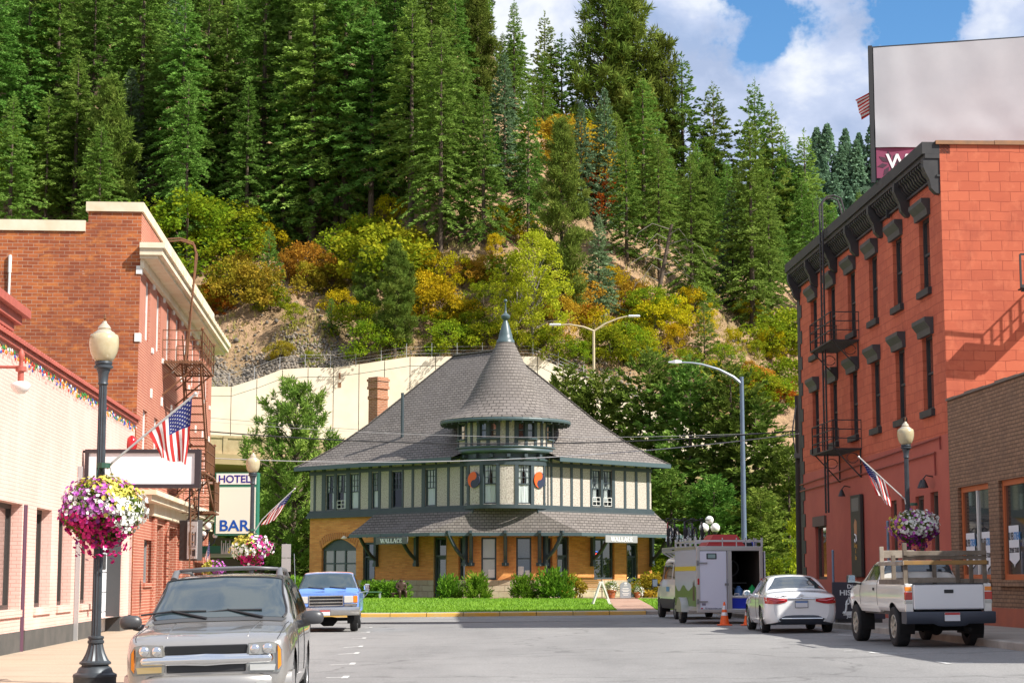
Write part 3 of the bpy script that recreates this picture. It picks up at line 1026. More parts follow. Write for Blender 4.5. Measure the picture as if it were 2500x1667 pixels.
# tile coping: row of barrel tiles
mb = MB()
fbox(mb, fn, 18, PE, 6.0, 6.16, -.10, .60)
n = int((PE - 18) / .24)
for i in range(n):
 s0 = 18 + .24 * i
 ring = lambda dd, zz: [fn(s0 + .12 + .115 * math.cos(math.pi * k / 6), zz + .10 * math.sin(math.pi * k / 6), dd) for k in range(7)]
 mb.loft([ring(-.16, 6.09), ring(-.16 + .001, 6.09), ring(.5, 6.22)], False)
 mb.face(ring(-.16, 6.09))
mb.build('tile_coping', m_redtile, root)
rd = random.Random(3)
sl = MB()
cols = [M('bulb_' + n_, c_, .3) for n_, c_ in (('red', (.5, .04, .02)), ('green', (.05, .25, .06)), ('blue', (.04, .1, .4)), ('amber', (.6, .3, .03)), ('white', (.7, .7, .65)))]
s0 = 20.0
while s0 < PE - .3:
 sl.mat(cols[rd.randrange(5)])
 z0 = 5.93 - rd.random() * .16
 p = Vector(fn(s0, z0, -.05 - rd.random() * .04))
 sl.lathe([(.004, -.055), (.022, -.02), (.012, .02), (.004, .03)], 5, p)
 s0 += .07 + rd.random() * .05
sl.mat(M('cord_green', (.03, .07, .03), .7))
sl.tube([fn(20 + i * .5, 5.95 - .05 * (i % 2), -.045) for i in range(int((PE - 20.5) / .5))], .008, 4)
sl.build('string_lights', None, root)
# red gabled hood at the left edge and the gooseneck lamp
mb = MB()
a, z0 = Ls(22, 780)
for i, (dz_, ex) in enumerate(((0, .1), (.16, .2), (.32, .32))):
 fbox(mb, fn, 26, a + .25 * i, 6.25 + dz_, 6.25 + dz_ + .155, -ex, .5)
mb.build('cornice', m_redtile, root)
p = onY(50, 938, 30.5)
lr = thing('wall_lamp', p, 'red gooseneck wall lamp with a white glass shade on the pink shop', 'wall lamp', LRZ)
mb = MB()
mb.tube([(0, 1.6, .28), (0, .9, .285), (0, -.02, .285)], .026, 8)
mb.tube([(0, 1.5, -.02), (0, 1.0, .1), (0, .7, .27)], .018, 6)
mb.lathe([(.02, 0), (.05, .02), (.05, .2), (.09, .22), (.09, .29), (.035, .30), (.03, .40), (.05, .44), (.055, .50), (.03, .56), (.001, .60)], 12, (0, 0, 0))
mb.build('arm', m_redtile, lr, smooth=40)
mb = MB()
mb.lathe([(.001, -.16), (.07, -.15), (.13, -.10), (.165, -.04), (.165, .0), (.11, .04), (.05, .05)], 18)
mb.build('shade', M('opal_glass', (0.80, 0.78, 0.74), .25, coat=.5), lr, smooth=60)
# ---- brick hotel
m_hbrick = MBRICK('hotel_brick', (0.44, 0.125, 0.04), (0.25, 0.062, 0.026), (0.42, 0.25, 0.17), 0.30, 0.105, 0.010, bump=0.4,
                  stain=[(0.45, (0.17, 0.05, 0.03), .42, .68, .75, 1), (2.0, (0.55, 0.19, 0.05), .52, .68, .7, 2.5), (5, (0.66, 0.56, 0.46), .68, .74, .5, 2)])
m_hbrick2 = MBRICK('hotel_street_brick', (0.40, 0.12, 0.07), (0.35, 0.10, 0.06), (0.58, 0.38, 0.28), 0.23, 0.085, 0.010, bump=0.3, stain=[(0.5, (0.30, 0.09, 0.06), .45, .7, .5, 1)])
HS0, HS1 = 54.1, 77.6
root, fn = frame_root('L', 60, 'brick_hotel', 'tall red brick hotel with a cream cornice and rusty fire escape on the street side', 'building')
HT = 12.5
ops = []
for i in range(8):
 s0 = 55.5 + 2.78 * i
 ops.append((s0, s0 + 1.05, 8.7, 10.55, .22))
 ops.append((s0, s0 + 1.05, 4.95, 6.6, .22))
low = (Ls(350, 1400)[0], Ls(368, 1400)[0], 1.45, 2.75, .25)
shop = [(59.0, 61.4, .2, 3.3, .8), (62.6, 65.5, .2, 3.3, .8), (67, 70, .2, 3.3, .8), (71.5, 75.5, .2, 3.3, .8)]
mb = MB()
wall_open(mb, fn, HS0, HS1, 0, HT, ops + [low] + shop, .22)
mb.face([fn(HS1, 0, 0), fn(HS1, 0, 12), fn(HS1, HT, 12), fn(HS1, HT, 0)])
mb.face([fn(HS0, 11.6, .01), fn(HS1, 11.6, .01), fn(HS1, 11.6, 14), fn(HS0, 11.6, 14)])
mb.face([fn(HS0 + .4, 11.6, .4), fn(HS1, 11.6, .4), fn(HS1, HT, .4), fn(HS0 + .4, HT, .4)])
mb.build('street_wall', m_hbrick2, root)
gap = Ls(265, 600)
gz = lambda d: 12.55 if d < 1.55 else 11.98
mb = MB()
mb.face([fn(HS0, 0, 0), fn(HS0, 0, 1.55), fn(HS0, 12.55, 1.55), fn(HS0, 12.55, 0)])
mb.face([fn(HS0, 0, 1.55), fn(HS0, 0, 14), fn(HS0, 11.98, 14), fn(HS0, 11.98, 1.55)])
mb.face([fn(HS0, 11.98, 1.55), fn(HS0 + .4, 11.98, 1.55), fn(HS0 + .4, 12.55, 1.55), fn(HS0, 12.55, 1.55)])
mb.build('end_wall', m_hbrick, root)
mb = MB()
fbox(mb, fn, HS0 - .06, HS0 + .5, 12.3, 12.58, -.06, 1.62)
fbox(mb, fn, HS0 + .5, HS1, 12.3, 12.58, -.06, .5)
fbox(mb, fn, HS0 - .05, HS0 + .5, 11.7, 12.02, 1.625, 14)
mb.build('coping', m_offw, root)
# main cornice
mb = MB()
fbox(mb, fn, HS0 - .32, HS1 + .3, 11.18, 11.34, -.74, .0)
fbox(mb, fn, HS0 - .26, HS1 + .25, 10.98, 11.178, -.66, .0)
fbox(mb, fn, HS0 - .18, HS1 + .2, 10.88, 10.978, -.52, .0)
fbox(mb, fn, HS0 - .06, HS1 + .1, 10.62, 10.878, -.12, .0)
for i in range(1, 30):
 s0 = HS0 + i * .8
 fbox(mb, fn, s0, s0 + .03, 11.18, 11.36, -.765, -.742)
mb.build('cornice', m_offw, root)
def one_block(*a):
 mb = MB()
 fbox(mb, fn, *a)
 mb.build('stone_block', m_white_p, root)
for (z0, zh) in ((10.5, .13), (8.5, .14)):
 one_block(HS0 - .03, HS0 + .22, z0 - .05, z0 + zh + .06, -.05, .12)
 for o in ops[::2]:
  one_block(o[1] + .55, o[1] + .85, z0 - .02, z0 + zh, -.05, .05)
for o in ops[1::2]:
 one_block(o[1] + .55, o[1] + .8, 7.1, 7.38, -.04, .05)
m_wh_frame = M('white_sash', (0.74, 0.73, 0.70), .5)
g_win = GLASS('house_glass', (0.03, 0.035, 0.04))
for o in ops:
 sash_window(root, fn, o[0], o[1], o[2], o[3], .08, m_wh_frame, g_win, fw=.09)
sash_window(root, fn, low[0], low[1], low[2], low[3], .15, M('grey_frame', (.25, .25, .25), .5), g_win, fw=.08, rails=(), mull=(.5,))
for i, o in enumerate(shop):
 sash_window(root, fn, o[0], o[1], o[2], o[3], .7, m_darkframe, g_win, fw=.1, rails=(.25, .78), mull=(.5,), name='shop_window')
mb = MB()
fbox(mb, fn, low[0] - .1, low[1] + .1, low[2] - .13, low[2] - .003, -.06, .1)
mb.build('window_sill', m_hbrick2, root)
for s0 in (58.3, 61.7, 66.0, 70.4, 75.9):
 mb = MB()
 fbox(mb, fn, s0, s0 + .6, .15, 3.45, -.10, -.004)
 mb.build('pilaster', m_hbrick2, root)
mb = MB()
fbox(mb, fn, 54.6, HS1, 4.02, 4.16, -.55, -.003)
fbox(mb, fn, 54.7, HS1, 3.85, 4.018, -.42, -.003)
fbox(mb, fn, 57.5, HS1, 3.5, 3.848, -.16, -.003)
mb.build('shop_cornice', m_offw, root)
mb = MB()
mb.cyl(fn(HS0, 5, 0), fn(HS0, 5, 0.001), .001, 3)
pp = onP(25, 640, (LO + LD * HS0), LD)
y_ = -(pp - (LO + LD * HS0)).dot(Vector((LD.y, -LD.x, 0)))
mb = MB()
mb.cyl((HS0 - 60 - .05, y_, 6), (HS0 - 60 - .05, y_, pp.z - .3), .035, 8)
mb.cyl((HS0 - 60 - .05, y_, pp.z - .32), (HS0 - 60 - .05, y_, pp.z + .2), .05, 8)
mb.build('vent_pipe', m_white_p, root)
# rusty fire escape (part of the hotel), its pieces as sub-parts
m_rust = M('rusty_iron', (0.20, 0.085, 0.035), .85, var=(4, (0.09, 0.045, 0.025), .8))
def rail(mb, fn, pts, z, h, r=.018, n=3, post=1.2):
 for a, b in zip(pts, pts[1:]):
  for k in range(1, n + 1):
   mb.bar(fn(a[0], z + h * k / n, a[1]), fn(b[0], z + h * k / n, b[1]), r * 1.6)
  L = math.hypot(b[0] - a[0], b[1] - a[1])
  m = max(1, round(L / post))
  for i in range(m + 1):
   t = i / m
   s, d = a[0] + (b[0] - a[0]) * t, a[1] + (b[1] - a[1]) * t
   mb.bar(fn(s, z, d), fn(s, z + h, d), r * 2)
mb = MB()
mb.tube([fn(61.6, 6.4, -.5), fn(61.6, 12.4, -.85), fn(61.6, 12.75, -.75), fn(61.6, 12.9, -.3), fn(61.6, 12.85, .2), fn(61.6, 12.5, .5)], .03, 6)
mb.tube([fn(62.05, 8.7, -.5), fn(62.05, 12.4, -.85), fn(62.05, 12.75, -.75), fn(62.05, 12.9, -.3), fn(62.05, 12.85, .2), fn(62.05, 12.5, .5)], .03, 6)
for i in range(13):
 z = 8.9 + i * .3
 d = -.5 - .35 * (z - 8.7) / 3.7
 mb.cyl(fn(61.6, z, d), fn(62.05, z, d), .012, 5)
fe = mb.build('fire_escape', m_rust, root)
for (s0, s1, z, h) in ((60.0, 64.2, 8.62, .95), (62.0, 65.3, 5.15, 1.0), (65.5, 67.3, 3.95, 1.0)):
 mb = MB()
 fbox(mb, fn, s0, s1, z - .12, z - .06, -1.3, -1.24)
 fbox(mb, fn, s0, s0 + .06, z - .12, z - .06, -1.24, 0)
 fbox(mb, fn, s1 - .06, s1, z - .12, z - .06, -1.24, 0)
 for i in range(14):
  q = -1.22 + i * .09
  fbox(mb, fn, s0, s1, z - .055, z - .02, q, q + .045)
 for s in (s0 + .2, s1 - .2):
  mb.bar(fn(s, z - .1, -1.2), fn(s, z - 1.15, 0), .05)
  mb.bar(fn(s, z - .1, -.6), fn(s, z - .62, 0), .04)
 mb.build('platform', m_rust, fe)
 mb = MB()
 rail(mb, fn, [(s0, 0), (s0, -1.28), (s1, -1.28), (s1, 0)], z, h, n=3, post=.9)
 for s in (s0, s1):
  mb.ball(fn(s, z + h + .05, -1.28), .05, 8)
 if z < 8:
  for i in range(22):
   s = s0 + (s1 - s0) * i / 21
   mb.bar(fn(s, z, -1.27), fn(s, z + h, -1.27), .022)
 mb.build('railing', m_rust, fe)
for (sa, za, sb, zb, d) in ((60.3, 8.6, 63.6, 5.15, -1.2), (63.0, 5.1, 66.3, 3.95, -1.2)):
 mb = MB()
 for dd in (d, d + .6):
  mb.bar(fn(sa, za, dd), fn(sb, zb, dd), .05, .14)
  mb.bar(fn(sa, za + .85, dd), fn(sb, zb + .85, dd), .035)
 n = int((za - zb) / .23)
 for i in range(n):
  t = (i + .5) / n
  fbox(mb, fn, sa + (sb - sa) * t - .09, sa + (sb - sa) * t + .09, za + (zb - za) * t - .015, za + (zb - za) * t + .015, d, d + .6)
 mb.build('stair', m_rust, fe)
mb = MB()
for s in (61.2, 62.6):
 mb.bar(fn(s, 3.9, -.9), fn(s, 1.9, -.9), .04)
for i in range(8):
 mb.bar(fn(61.2, 2.0 + i * .26, -.9), fn(62.6, 2.0 + i * .26, -.9), .025)
for s in (61.2, 62.6):
 mb.bar(fn(s, 3.95, -.9), fn(s + 2.5, 4.9, -.9), .035)
mb.build('drop_ladder', m_rust, fe)
# ---- red block building
m_block = MBRICK('red_painted_block', (0.56, 0.145, 0.075), (0.49, 0.118, 0.062), (0.34, 0.075, 0.042), 0.60, 0.285, 0.012, bump=0.3,
                 stain=[(0.4, (0.36, 0.085, 0.05), .46, .70, .75, 1.8), (3, (0.63, 0.19, 0.10), .52, .72, .6, 1), (1.1, (.26, .06, .04), .60, .72, .5, .3)])
m_plast = M('red_plaster', (0.38, 0.085, 0.058), .8, var=(0.5, (0.47, 0.115, 0.072), .8), bump=(3, .15))
m_blk = M('charcoal_trim', (0.025, 0.024, 0.025), .6, var=(2, (0.045, 0.042, 0.042), .8))
RS0, RS1, RT = 51.95, 73.0, 13.9
root, fn = frame_root('R', 60, 'red_building', 'three-storey red painted building with black window hoods and a black bracketed cornice', 'building')
wc = [53.85 + 3.22 * i for i in range(6)]
ops = []
for c in wc:
 ops.append((c - .58, c + .58, 6.42, 8.62, .28))
 ops.append((c - .58, c + .58, 9.95, 12.1, .28))
lo_ops = [(Rs(2019, 1400)[0], Rs(1993, 1400)[0], 1.55, 3.55, .3)]
for (u1, u0) in ((2191, 2176), (2219, 2203), (2258, 2237)):
 lo_ops.append((Rs(u1, 1300)[0], Rs(u0, 1300)[0], 1.3, 4.0, .2))
lo_ops.append((Rs(2293, 1300)[0], Rs(2274, 1300)[0], .4, 4.05, .25))
mb = MB()
wall_open(mb, fn, RS0, RS1, 5.6, RT - .3, ops, .28)
mb.build('upper_wall', m_block, root)
mb = MB()
wall_open(mb, fn, RS0, RS1, 0, 5.6, lo_ops, .28)
mb.build('lower_wall', m_plast, root)
mb = MB()
mb.face([fn(RS0, 0, 0), fn(RS0, RT - .05, 0), fn(RS0, RT - .05, 22), fn(RS0, 0, 22)])
mb.face([fn(RS1, 0, 0), fn(RS1, RT - .3, 0), fn(RS1, RT - .3, 22), fn(RS1, 0, 22)])
mb.face([fn(RS0, RT - .35, .1), fn(RS1, RT - .35, .1), fn(RS1, RT - .35, 22), fn(RS0, RT - .35, 22)])
mb.build('end_wall', m_block, root)
mb = MB()
for i, sx in enumerate(frange(.0, 22, 14)[:-1]):
 fbox(mb, fn, RS0 - .06, RS0 + .35, RT - .05, RT + .06 + .012 * (i % 2), sx + .01 - (.12 if i == 0 else 0), sx + 22 / 14 - .005)
mb.build('coping', M('tan_coping', (0.34, 0.16, 0.07), .7, var=(2, (.16, .1, .06), .8)), root)
mb = MB()
fbox(mb, fn, RS0 - .0, RS1, RT - .32, RT + .02, -.50, .3)
fbox(mb, fn, RS0 - .0, RS1, RT - .45, RT - .322, -.42, .0)
fbox(mb, fn, RS0 - .0, RS1, RT - .98, RT - .92, -.10, -.003)
n = int((RS1 - RS0) / .27)
for i in range(n):                               # small S-shaped corbels
 s0 = RS0 + .12 + .27 * i
 P = [(-.38, 0), (-.38, -.08), (-.28, -.16), (-.22, -.30), (-.12, -.40), (-.004, -.46), (-.004, 0)]
 mb.prism(P, lambda a, b, d: fn(s0 + d, RT - .452 + b, a), 0, .12)
for i in range(7):                               # big consoles
 s0 = RS0 + .03 + 3.42 * i
 P = [(-.47, 0), (-.47, -.25), (-.40, -.42), (-.30, -.62), (-.26, -.85), (-.12, -1.0), (-.004, -1.02), (-.004, 0)]
 mb.prism(P, lambda a, b, d: fn(s0 + d, RT - .452 + b, a), 0, .26)
mb.build('cornice', m_blk, root)
g_red = GLASS('tall_window_glass', (0.03, 0.03, 0.03))
for o in ops:
 w = sash_window(root, fn, o[0], o[1], o[2], o[3], .12, m_blk, g_red, fw=.10)
 mb = MB()
 fbox(mb, fn, o[0] - .08, o[1] + .08, o[2] - .20, o[2] - .003, -.12, .1)
 mb.build('sill', m_blk, w)
 mb = MB()
 P = [(-.26, .36), (-.26, .24), (-.2, .16), (-.12, .06), (-.1, -.12), (-.003, -.12), (-.003, .36)]
 a, b = o[0] - .16, o[1] + .16
 mb.prism(P, lambda q, h, d: fn(d, o[3] + .08 + h, q), a, b)
 mb.build('hood', M('hood_grey', (0.045, 0.044, 0.046), .55, var=(3, (.07, .068, .07), .7)), w)
for i, o in enumerate(lo_ops):
 w = sash_window(root, fn, o[0], o[1], o[2], o[3], .1, M('brown_frame', (0.09, 0.06, 0.045), .7), g_red, fw=.10, rails=(.68,) if i else (), name='window' if i < 4 else 'door')
 if i == 0:
  mb = MB()
  fbox(mb, fn, o[0] - .12, o[1] + .12, o[3] - .05, o[3] + .32, -.09, .03)
  mb.build('lintel', M('weathered_board', (0.13, 0.09, 0.07), .9), w)
mb = MB()
for i in range(24):                              # black quoins at the far corner
 z = 1.0 + .51 * i
 fbox(mb, fn, RS1 - (.75 if i % 2 else .42), RS1 + .02, z, z + .5, -.03, -.003)
fbox(mb, fn, RS1 - .02, RS1 + .03, .2, RT - .5, -.034, .3)
mb.build('quoin', m_blk, root)
mb = MB()
for path in ([(52.6, 5.2), (52.6, 5.55), (73, 5.2)], [(53.2, 4.5), (53.2, 5.15), (62, 5.05), (73, 4.95)]):
 mb.tube([fn(s, z, -.05) for s, z in path], .028, 6)
mb.build('conduit', M('conduit_red', (0.26, 0.05, 0.035), .6), root)
# fire escape
mb = MB()
for s in (65.1, 65.55):
 mb.tube([fn(s, 3.85, -.62), fn(s, 13.3, -.62), fn(s, RT + .9, -.62), fn(s, RT + 1.15, -.45), fn(s, RT + 1.2, -.2), fn(s, RT + 1.1, .05), fn(s, RT + .3, .25)], .035, 6)
for i in range(38):
 mb.cyl(fn(65.1, 3.95 + .27 * i, -.62), fn(65.55, 3.95 + .27 * i, -.62), .012, 5)
fe = mb.build('fire_escape', m_blk, root)
for z in (9.62, 5.95):
 s0, s1 = 62.5, 66.0
 mb = MB()
 fbox(mb, fn, s0, s1, z - .07, z - .02, -.98, -.93)
 for s in (s0, s1 - .05):
  fbox(mb, fn, s, s + .05, z - .07, z - .02, -.93, 0)
 for i in range(11):
  q = -.90 + i * .085
  fbox(mb, fn, s0 + .05, s1 - .05, z - .065, z - .03, q, q + .04)
 for s in (s0 + .1, s1 - .1):
  mb.bar(fn(s, z - .05, -.9), fn(s, z - 1.0, -.02), .04)
  mb.bar(fn(s, z - .05, -.03), fn(s, z - 1.0, -.03), .04)
  mb.tube([fn(s, z - .35 + .17 * math.sin(t * .5), -.3 + .2 * math.cos(t * .5)) for t in range(13)], .015, 5)
 mb.build('platform', m_blk, fe)
 mb = MB()
 rail(mb, fn, [(s0, 0), (s0, -.96), (s1, -.96), (s1, 0)], z, .92, r=.02, n=3, post=1.8)
 mb.build('railing', m_blk, fe)
# outside stair on the sunny end wall; its shadow falls on the blocks
mb = MB()
for d in (.9, 1.0):
 pass
A, B = Vector((15.3, 50.9, 9.55)), Vector((18.6, 50.9, 12.7))
def wl(p):
 return root.matrix_world.inverted() @ p
bpy.context.view_layer.update()
for off in (0, 0.85):
 o_ = Vector((0, off, 0))
 mb.bar(wl(A + o_), wl(B + o_), .06, .22)
 for hh in (.5, .95):
  mb.bar(wl(A + o_ + Vector((0, 0, hh))), wl(B + o_ + Vector((0, 0, hh))), .05)
 for i in range(12):
  p = A + (B - A) * (i / 11) + o_
  mb.bar(wl(p), wl(p + Vector((0, 0, .95))), .035)
for i in range(15):
 p = A + (B - A) * ((i + .5) / 15)
 mb.bar(wl(p), wl(p + Vector((0, .85, 0))), .2, .03)
mb.bar(wl(A + Vector((-1.2, 0, 0))), wl(A), .06, .2)
mb.bar(wl(A + Vector((-1.2, 0, .95))), wl(A + Vector((0, 0, .95))), .05)
mb.bar(wl(A + Vector((-1.2, 0, 0))), wl(A + Vector((-1.2, 0, .95))), .05)
mb.bar(wl(A + Vector((-1.2, .1, 0))), wl(A + Vector((0, .1, 0))), .5, .03)
mb.build('outside_stair', m_blk, root)
# ---- low brown brick shop
m_brn = MBRICK('brown_brick', (0.30, 0.185, 0.115), (0.23, 0.14, 0.085), (0.12, 0.075, 0.05), 0.30, 0.10, 0.016, bump=0.6, stain=[(0.6, (0.15, 0.10, 0.07), .5, .75, .7, 2), (3, (.33, .2, .12), .5, .7, .5, 1)])
root, fn = frame_root('R', 40, 'brown_shop', 'low brown ribbed brick shop with big windows in orange frames', 'building')
BZ = 6.5
W1 = (Rs(2416, 1300)[0], Rs(2341, 1300)[0], 1.55, 4.05, .3)
W2 = (43.2, Rs(2441, 1300)[0], 1.55, 4.05, .3)
W3 = (38.4, 42.0, 1.55, 4.05, .3)
mb = MB()
wall_open(mb, fn, 28, RS0 - .02, .85, BZ, [W1, W2, W3], .3)
mb.face([fn(28, 0, 0), fn(28, 0, 15), fn(28, BZ, 15), fn(28, BZ, 0)])
mb.face([fn(28, BZ - .1, .3), fn(RS0 - .02, BZ - .1, .3), fn(RS0 - .02, BZ - .1, 15), fn(28, BZ - .1, 15)])
mb.build('wall', m_brn, root)
mb = MB()
fbox(mb, fn, 28, RS0 - .02, .2, .85, -.04, .2)
mb.build('plinth', M('orange_plinth', (0.38, 0.10, 0.05), .7, var=(1.5, (.28, .08, .05), .7)), root)
mb = MB()
n = 26
for i in range(n):
 a = 28 + (RS0 - 28.05) * i / n
 b = 28 + (RS0 - 28.05) * (i + 1) / n
 fbox(mb, fn, a + .01, b - .01, BZ, BZ + .05 + .015 * (i % 3), -.06, .35)
mb.build('coping', M('grey_coping', (.18, .14, .11), .9), root)
m_or = M('orange_frame', (0.50, 0.13, 0.04), .5)
m_decal = M('window_decal_white', (0.72, 0.74, 0.76), .5)
for k, o in enumerate((W1, W2, W3)):
 w = sash_window(root, fn, o[0], o[1], o[2], o[3], .10, m_or, g_red, fw=.14, rails=(), mull=())
 mb = MB()
 for q in (.5,):
  a = o[0] + (o[1] - o[0]) * q
  fbox(mb, fn, a - .03, a + .03, o[2] + .14, o[3] - .14, .1, .16)
 mb.build('mullion', m_white_p, w)
 mb = MB()
 fbox(mb, fn, o[0] - .05, o[1] + .05, o[2] - .16, o[2] - .003, -.1, .1)
 mb.build('sill', m_brn, w)
DEC = [W1[0] + .75, W1[1] - .62, W2[1] - .72]
for j, s0 in enumerate(DEC):
 z0 = 1.95 if j < 2 else 2.05
 dr = thing('window_decal', RO + RD * s0 + Vector((-.0, 0, 0)), 'white tour sticker ' + ('in the near half of the window beside the red building', 'in the far half of the window beside the red building', 'in the second window from the red building')[j], 'window sticker', RRZ)
 mb = MB()
 P = [(-.40, .0), (-.05, -.12), (.0, -.2), (.05, -.12), (.40, 0), (.40, .85), (-.40, .85)]
 mb.prism(P, lambda a, b, d: (a, -(.135 - d), z0 + b), 0.0, .004)
 mb.build('sticker', m_decal, dr)
 for tx, sz, zz, mm, xs_ in (('SILVER', .26, .50, M('decal_black', (.02, .02, .025), .5), .62), ('STREAK', .26, .50, M('decal_blue', (.02, .2, .5), .5), .62), ('ZIPLINE TOURS', .17, .18, MATS['decal_black'], .68)):
  t = text_mesh(tx, sz, 'lettering', mm, dr, .004, .006, 'RIGHT' if tx == 'SILVER' else 'LEFT' if tx == 'STREAK' else 'CENTER', xs_)
  t.rotation_euler.z = math.pi
  t.location = (0.0 if tx != 'ZIPLINE TOURS' else .0, -.128, z0 + zz)
  if tx == 'SILVER': t.location.x = .01
  if tx == 'STREAK': t.location.x = -.01
  t.scale = (.95, 1, 1)
# ------------------------------------------------------------------ railway station, seen on its corner
Q = math.sqrt(.5)
DC = Vector((-.35, 96.5, 0))
dep = thing('railway_station', DC, 'two-storey brick and half-timbered railway station with a round corner turret and grey shingle roofs', 'building', math.pi / 4)
fnW = lambda s, z, d: (d, s, z)      # left-hand front (x = 0), s runs away to the left
fnE = lambda s, z, d: (s, d, z)      # right-hand front (y = 0), s runs away to the right
NW, NE = Vector((-Q, -Q, 0)), Vector((Q, -Q, 0))
def DW(u, v=1200):
 p = onP(u, v, DC, NW.cross(Vector((0, 0, 1))).cross(Vector((0, 0, 1))) if False else Vector((-Q, -Q, 0)))
 return (p - DC).dot(Vector((-Q, Q, 0)))
def DE(u, v=1200):
 p = onP(u, v, DC, Vector((Q, -Q, 0)))
 return (p - DC).dot(Vector((Q, Q, 0)))
z4 = lambda x: 700 + x / 3.3364
z5 = lambda x: 1200 + x / 3.3364
m_dbrick = MBRICK('station_brick', (0.72, 0.29, 0.085), (0.56, 0.195, 0.055), (0.44, 0.24, 0.11), 0.42, 0.085, 0.008, mode='minus', bump=0.25, stain=[(1.2, (0.74, 0.36, 0.11), .5, .72, .6, 3), (0.4, (.46, .21, .075), .5, .7, .5, 1)])
m_stone = MBRICK('station_stone', (0.46, 0.38, 0.27), (0.38, 0.29, 0.19), (0.24, 0.18, 0.12), 0.9, 0.31, 0.02, mode='minus', bump=0.7, stain=[(2, (.5, .42, .32), .45, .7, .7, 1), (5, (.28, .2, .13), .55, .7, .6, 1)])
def pebble():
 m = bpy.data.materials.new('pebble_dash')
 m.use_nodes = True
 m.node_tree.nodes.clear()
 new, ln = NT(m.node_tree)
 b = new('ShaderNodeBsdfPrincipled', i_Roughness=0.95)
 o = new('ShaderNodeOutputMaterial')
 tc = new('ShaderNodeTexCoord')
 n = new('ShaderNodeTexNoise', i_Scale=16.0, i_Detail=3.0, i_Roughness=0.7)
 ln(tc.outputs['Object'], n.inputs['Vector'])
 r = ramp(new, [(0.32, (0.20, 0.165, 0.135)), (0.45, (0.385, 0.335, 0.285)), (0.6, (0.53, 0.475, 0.41))])
 ln(n.outputs[0], r.inputs[0])
 ln(r.outputs[0], b.inputs['Base Color'])
 bp = new('ShaderNodeBump', i_Strength=0.5, i_Distance=0.02)
 ln(n.outputs[0], bp.inputs['Height'])
 ln(bp.outputs[0], b.inputs['Normal'])
 ln(b.outputs[0], o.inputs[0])
 return m
m_peb = pebble()
m_grn = M('dark_green_trim', (0.036, 0.052, 0.060), .5, var=(1.5, (0.05, 0.068, 0.074), .7))
m_grnl = M('green_trim_gloss', (0.065, 0.098, 0.106), .4)
SH = dict(stain=[(0.5, (0.17, 0.15, 0.14), .45, .7, .6, 1)], bump=0.5, offset=0.5)
m_shing = MBRICK('roof_shingles', (0.205, 0.180, 0.160), (0.155, 0.135, 0.12), (0.05, 0.043, 0.04), 0.34, 0.15, 0.022, mode='minus', **SH)
m_shcone = MBRICK('turret_shingles', (0.205, 0.180, 0.160), (0.155, 0.135, 0.12), (0.05, 0.043, 0.04), 0.34, 0.17, 0.022, mode='cone', radius=2.2, **SH)
def glass_clear():
 m = bpy.data.materials.new('clear_glass')
 m.use_nodes = True
 m.node_tree.nodes.clear()
 new, ln = NT(m.node_tree)
 t = new('ShaderNodeBsdfTransparent')
 t.inputs[0].default_value = (.82, .86, .86, 1)
 g = new('ShaderNodeBsdfGlossy', i_Roughness=0.02)
 lw = new('ShaderNodeLayerWeight')
 pw_ = new('ShaderNodeMath', operation='POWER')
 pw_.inputs[1].default_value = 4
 ln(lw.outputs['Facing'], pw_.inputs[0])
 fr = new('ShaderNodeMath', operation='MULTIPLY_ADD')
 fr.inputs[1].default_value = 0.9
 fr.inputs[2].default_value = 0.06
 ln(pw_.outputs[0], fr.inputs[0])
 mx = new('ShaderNodeMixShader')
 o = new('ShaderNodeOutputMaterial')
 ln(fr.outputs[0], mx.inputs[0])
 ln(t.outputs[0], mx.inputs[1])
 ln(g.outputs[0], mx.inputs[2])
 ln(mx.outputs[0], o.inputs[0])
 return m
g_clear = glass_clear()
m_curt = M('white_curtain', (0.86, 0.86, 0.84), .9, trans=.2)
m_room = M('dark_room', (0.035, 0.032, 0.03), .9)
ZB, ZS, ZT, ZE = 0.45, 1.48, 5.0, 7.95
WL, EL = 16.0, 11.55
CH = 2.9
# --- lower storey
arch = (DW(z4(570)), DW(z4(290)), 1.5, 3.80, .3)
d1 = (DW(z4(725)), DW(z4(632)), .55, 3.55, .35)
d2 = (DW(z4(1305)), DW(z4(1205)), .55, 3.75, .35)
nw = (CH + .12, CH + .62, 1.5, 3.7, .3)
ne = (CH + .12, CH + .62, 1.5, 3.7, .3)
d3 = (DE(z5(530)), DE(z5(622)), .55, 3.75, .35)
dw = (DE(z5(832)), DE(z5(998)), 1.52, 3.72, .3)
d4 = (DE(z5(1095)), DE(z5(1180)), .55, 3.5, .35)
c0, c1 = Vector((0, CH, 0)), Vector((CH, 0, 0))
cd = (c1 - c0).normalized()
CW = (c1 - c0).length
fnC = lambda s, z, d: tuple(c0 + cd * s + Vector((Q, Q, 0)) * d + Vector((0, 0, z)))
w1 = (.78, 1.58, 1.5, 3.72, .3)
w2 = (2.62, 3.42, 1.5, 3.72, .3)
br, st = MB(), MB()
for f_, a, b, ops in ((fnW, CH, WL, [arch, d1, d2, nw]), (fnC, 0, CW, [w1, w2]), (fnE, CH, EL, [ne, d3, dw, d4])):
 wall_open(br, f_, a, b, ZS, ZT, ops, .3)
 wall_open(st, (lambda f_: lambda s, z, d: f_(s, z, d - .05))(f_), a - .02, b + .05, ZB, ZS, [o for o in ops if o[2] < 1], .35)
br.face([(0, WL, ZS), (11, WL, ZS), (11, WL, ZT), (0, WL, ZT)])
br.face([(EL, 0, ZS), (EL, 15, ZS), (EL, 15, ZT), (EL, 0, ZT)])
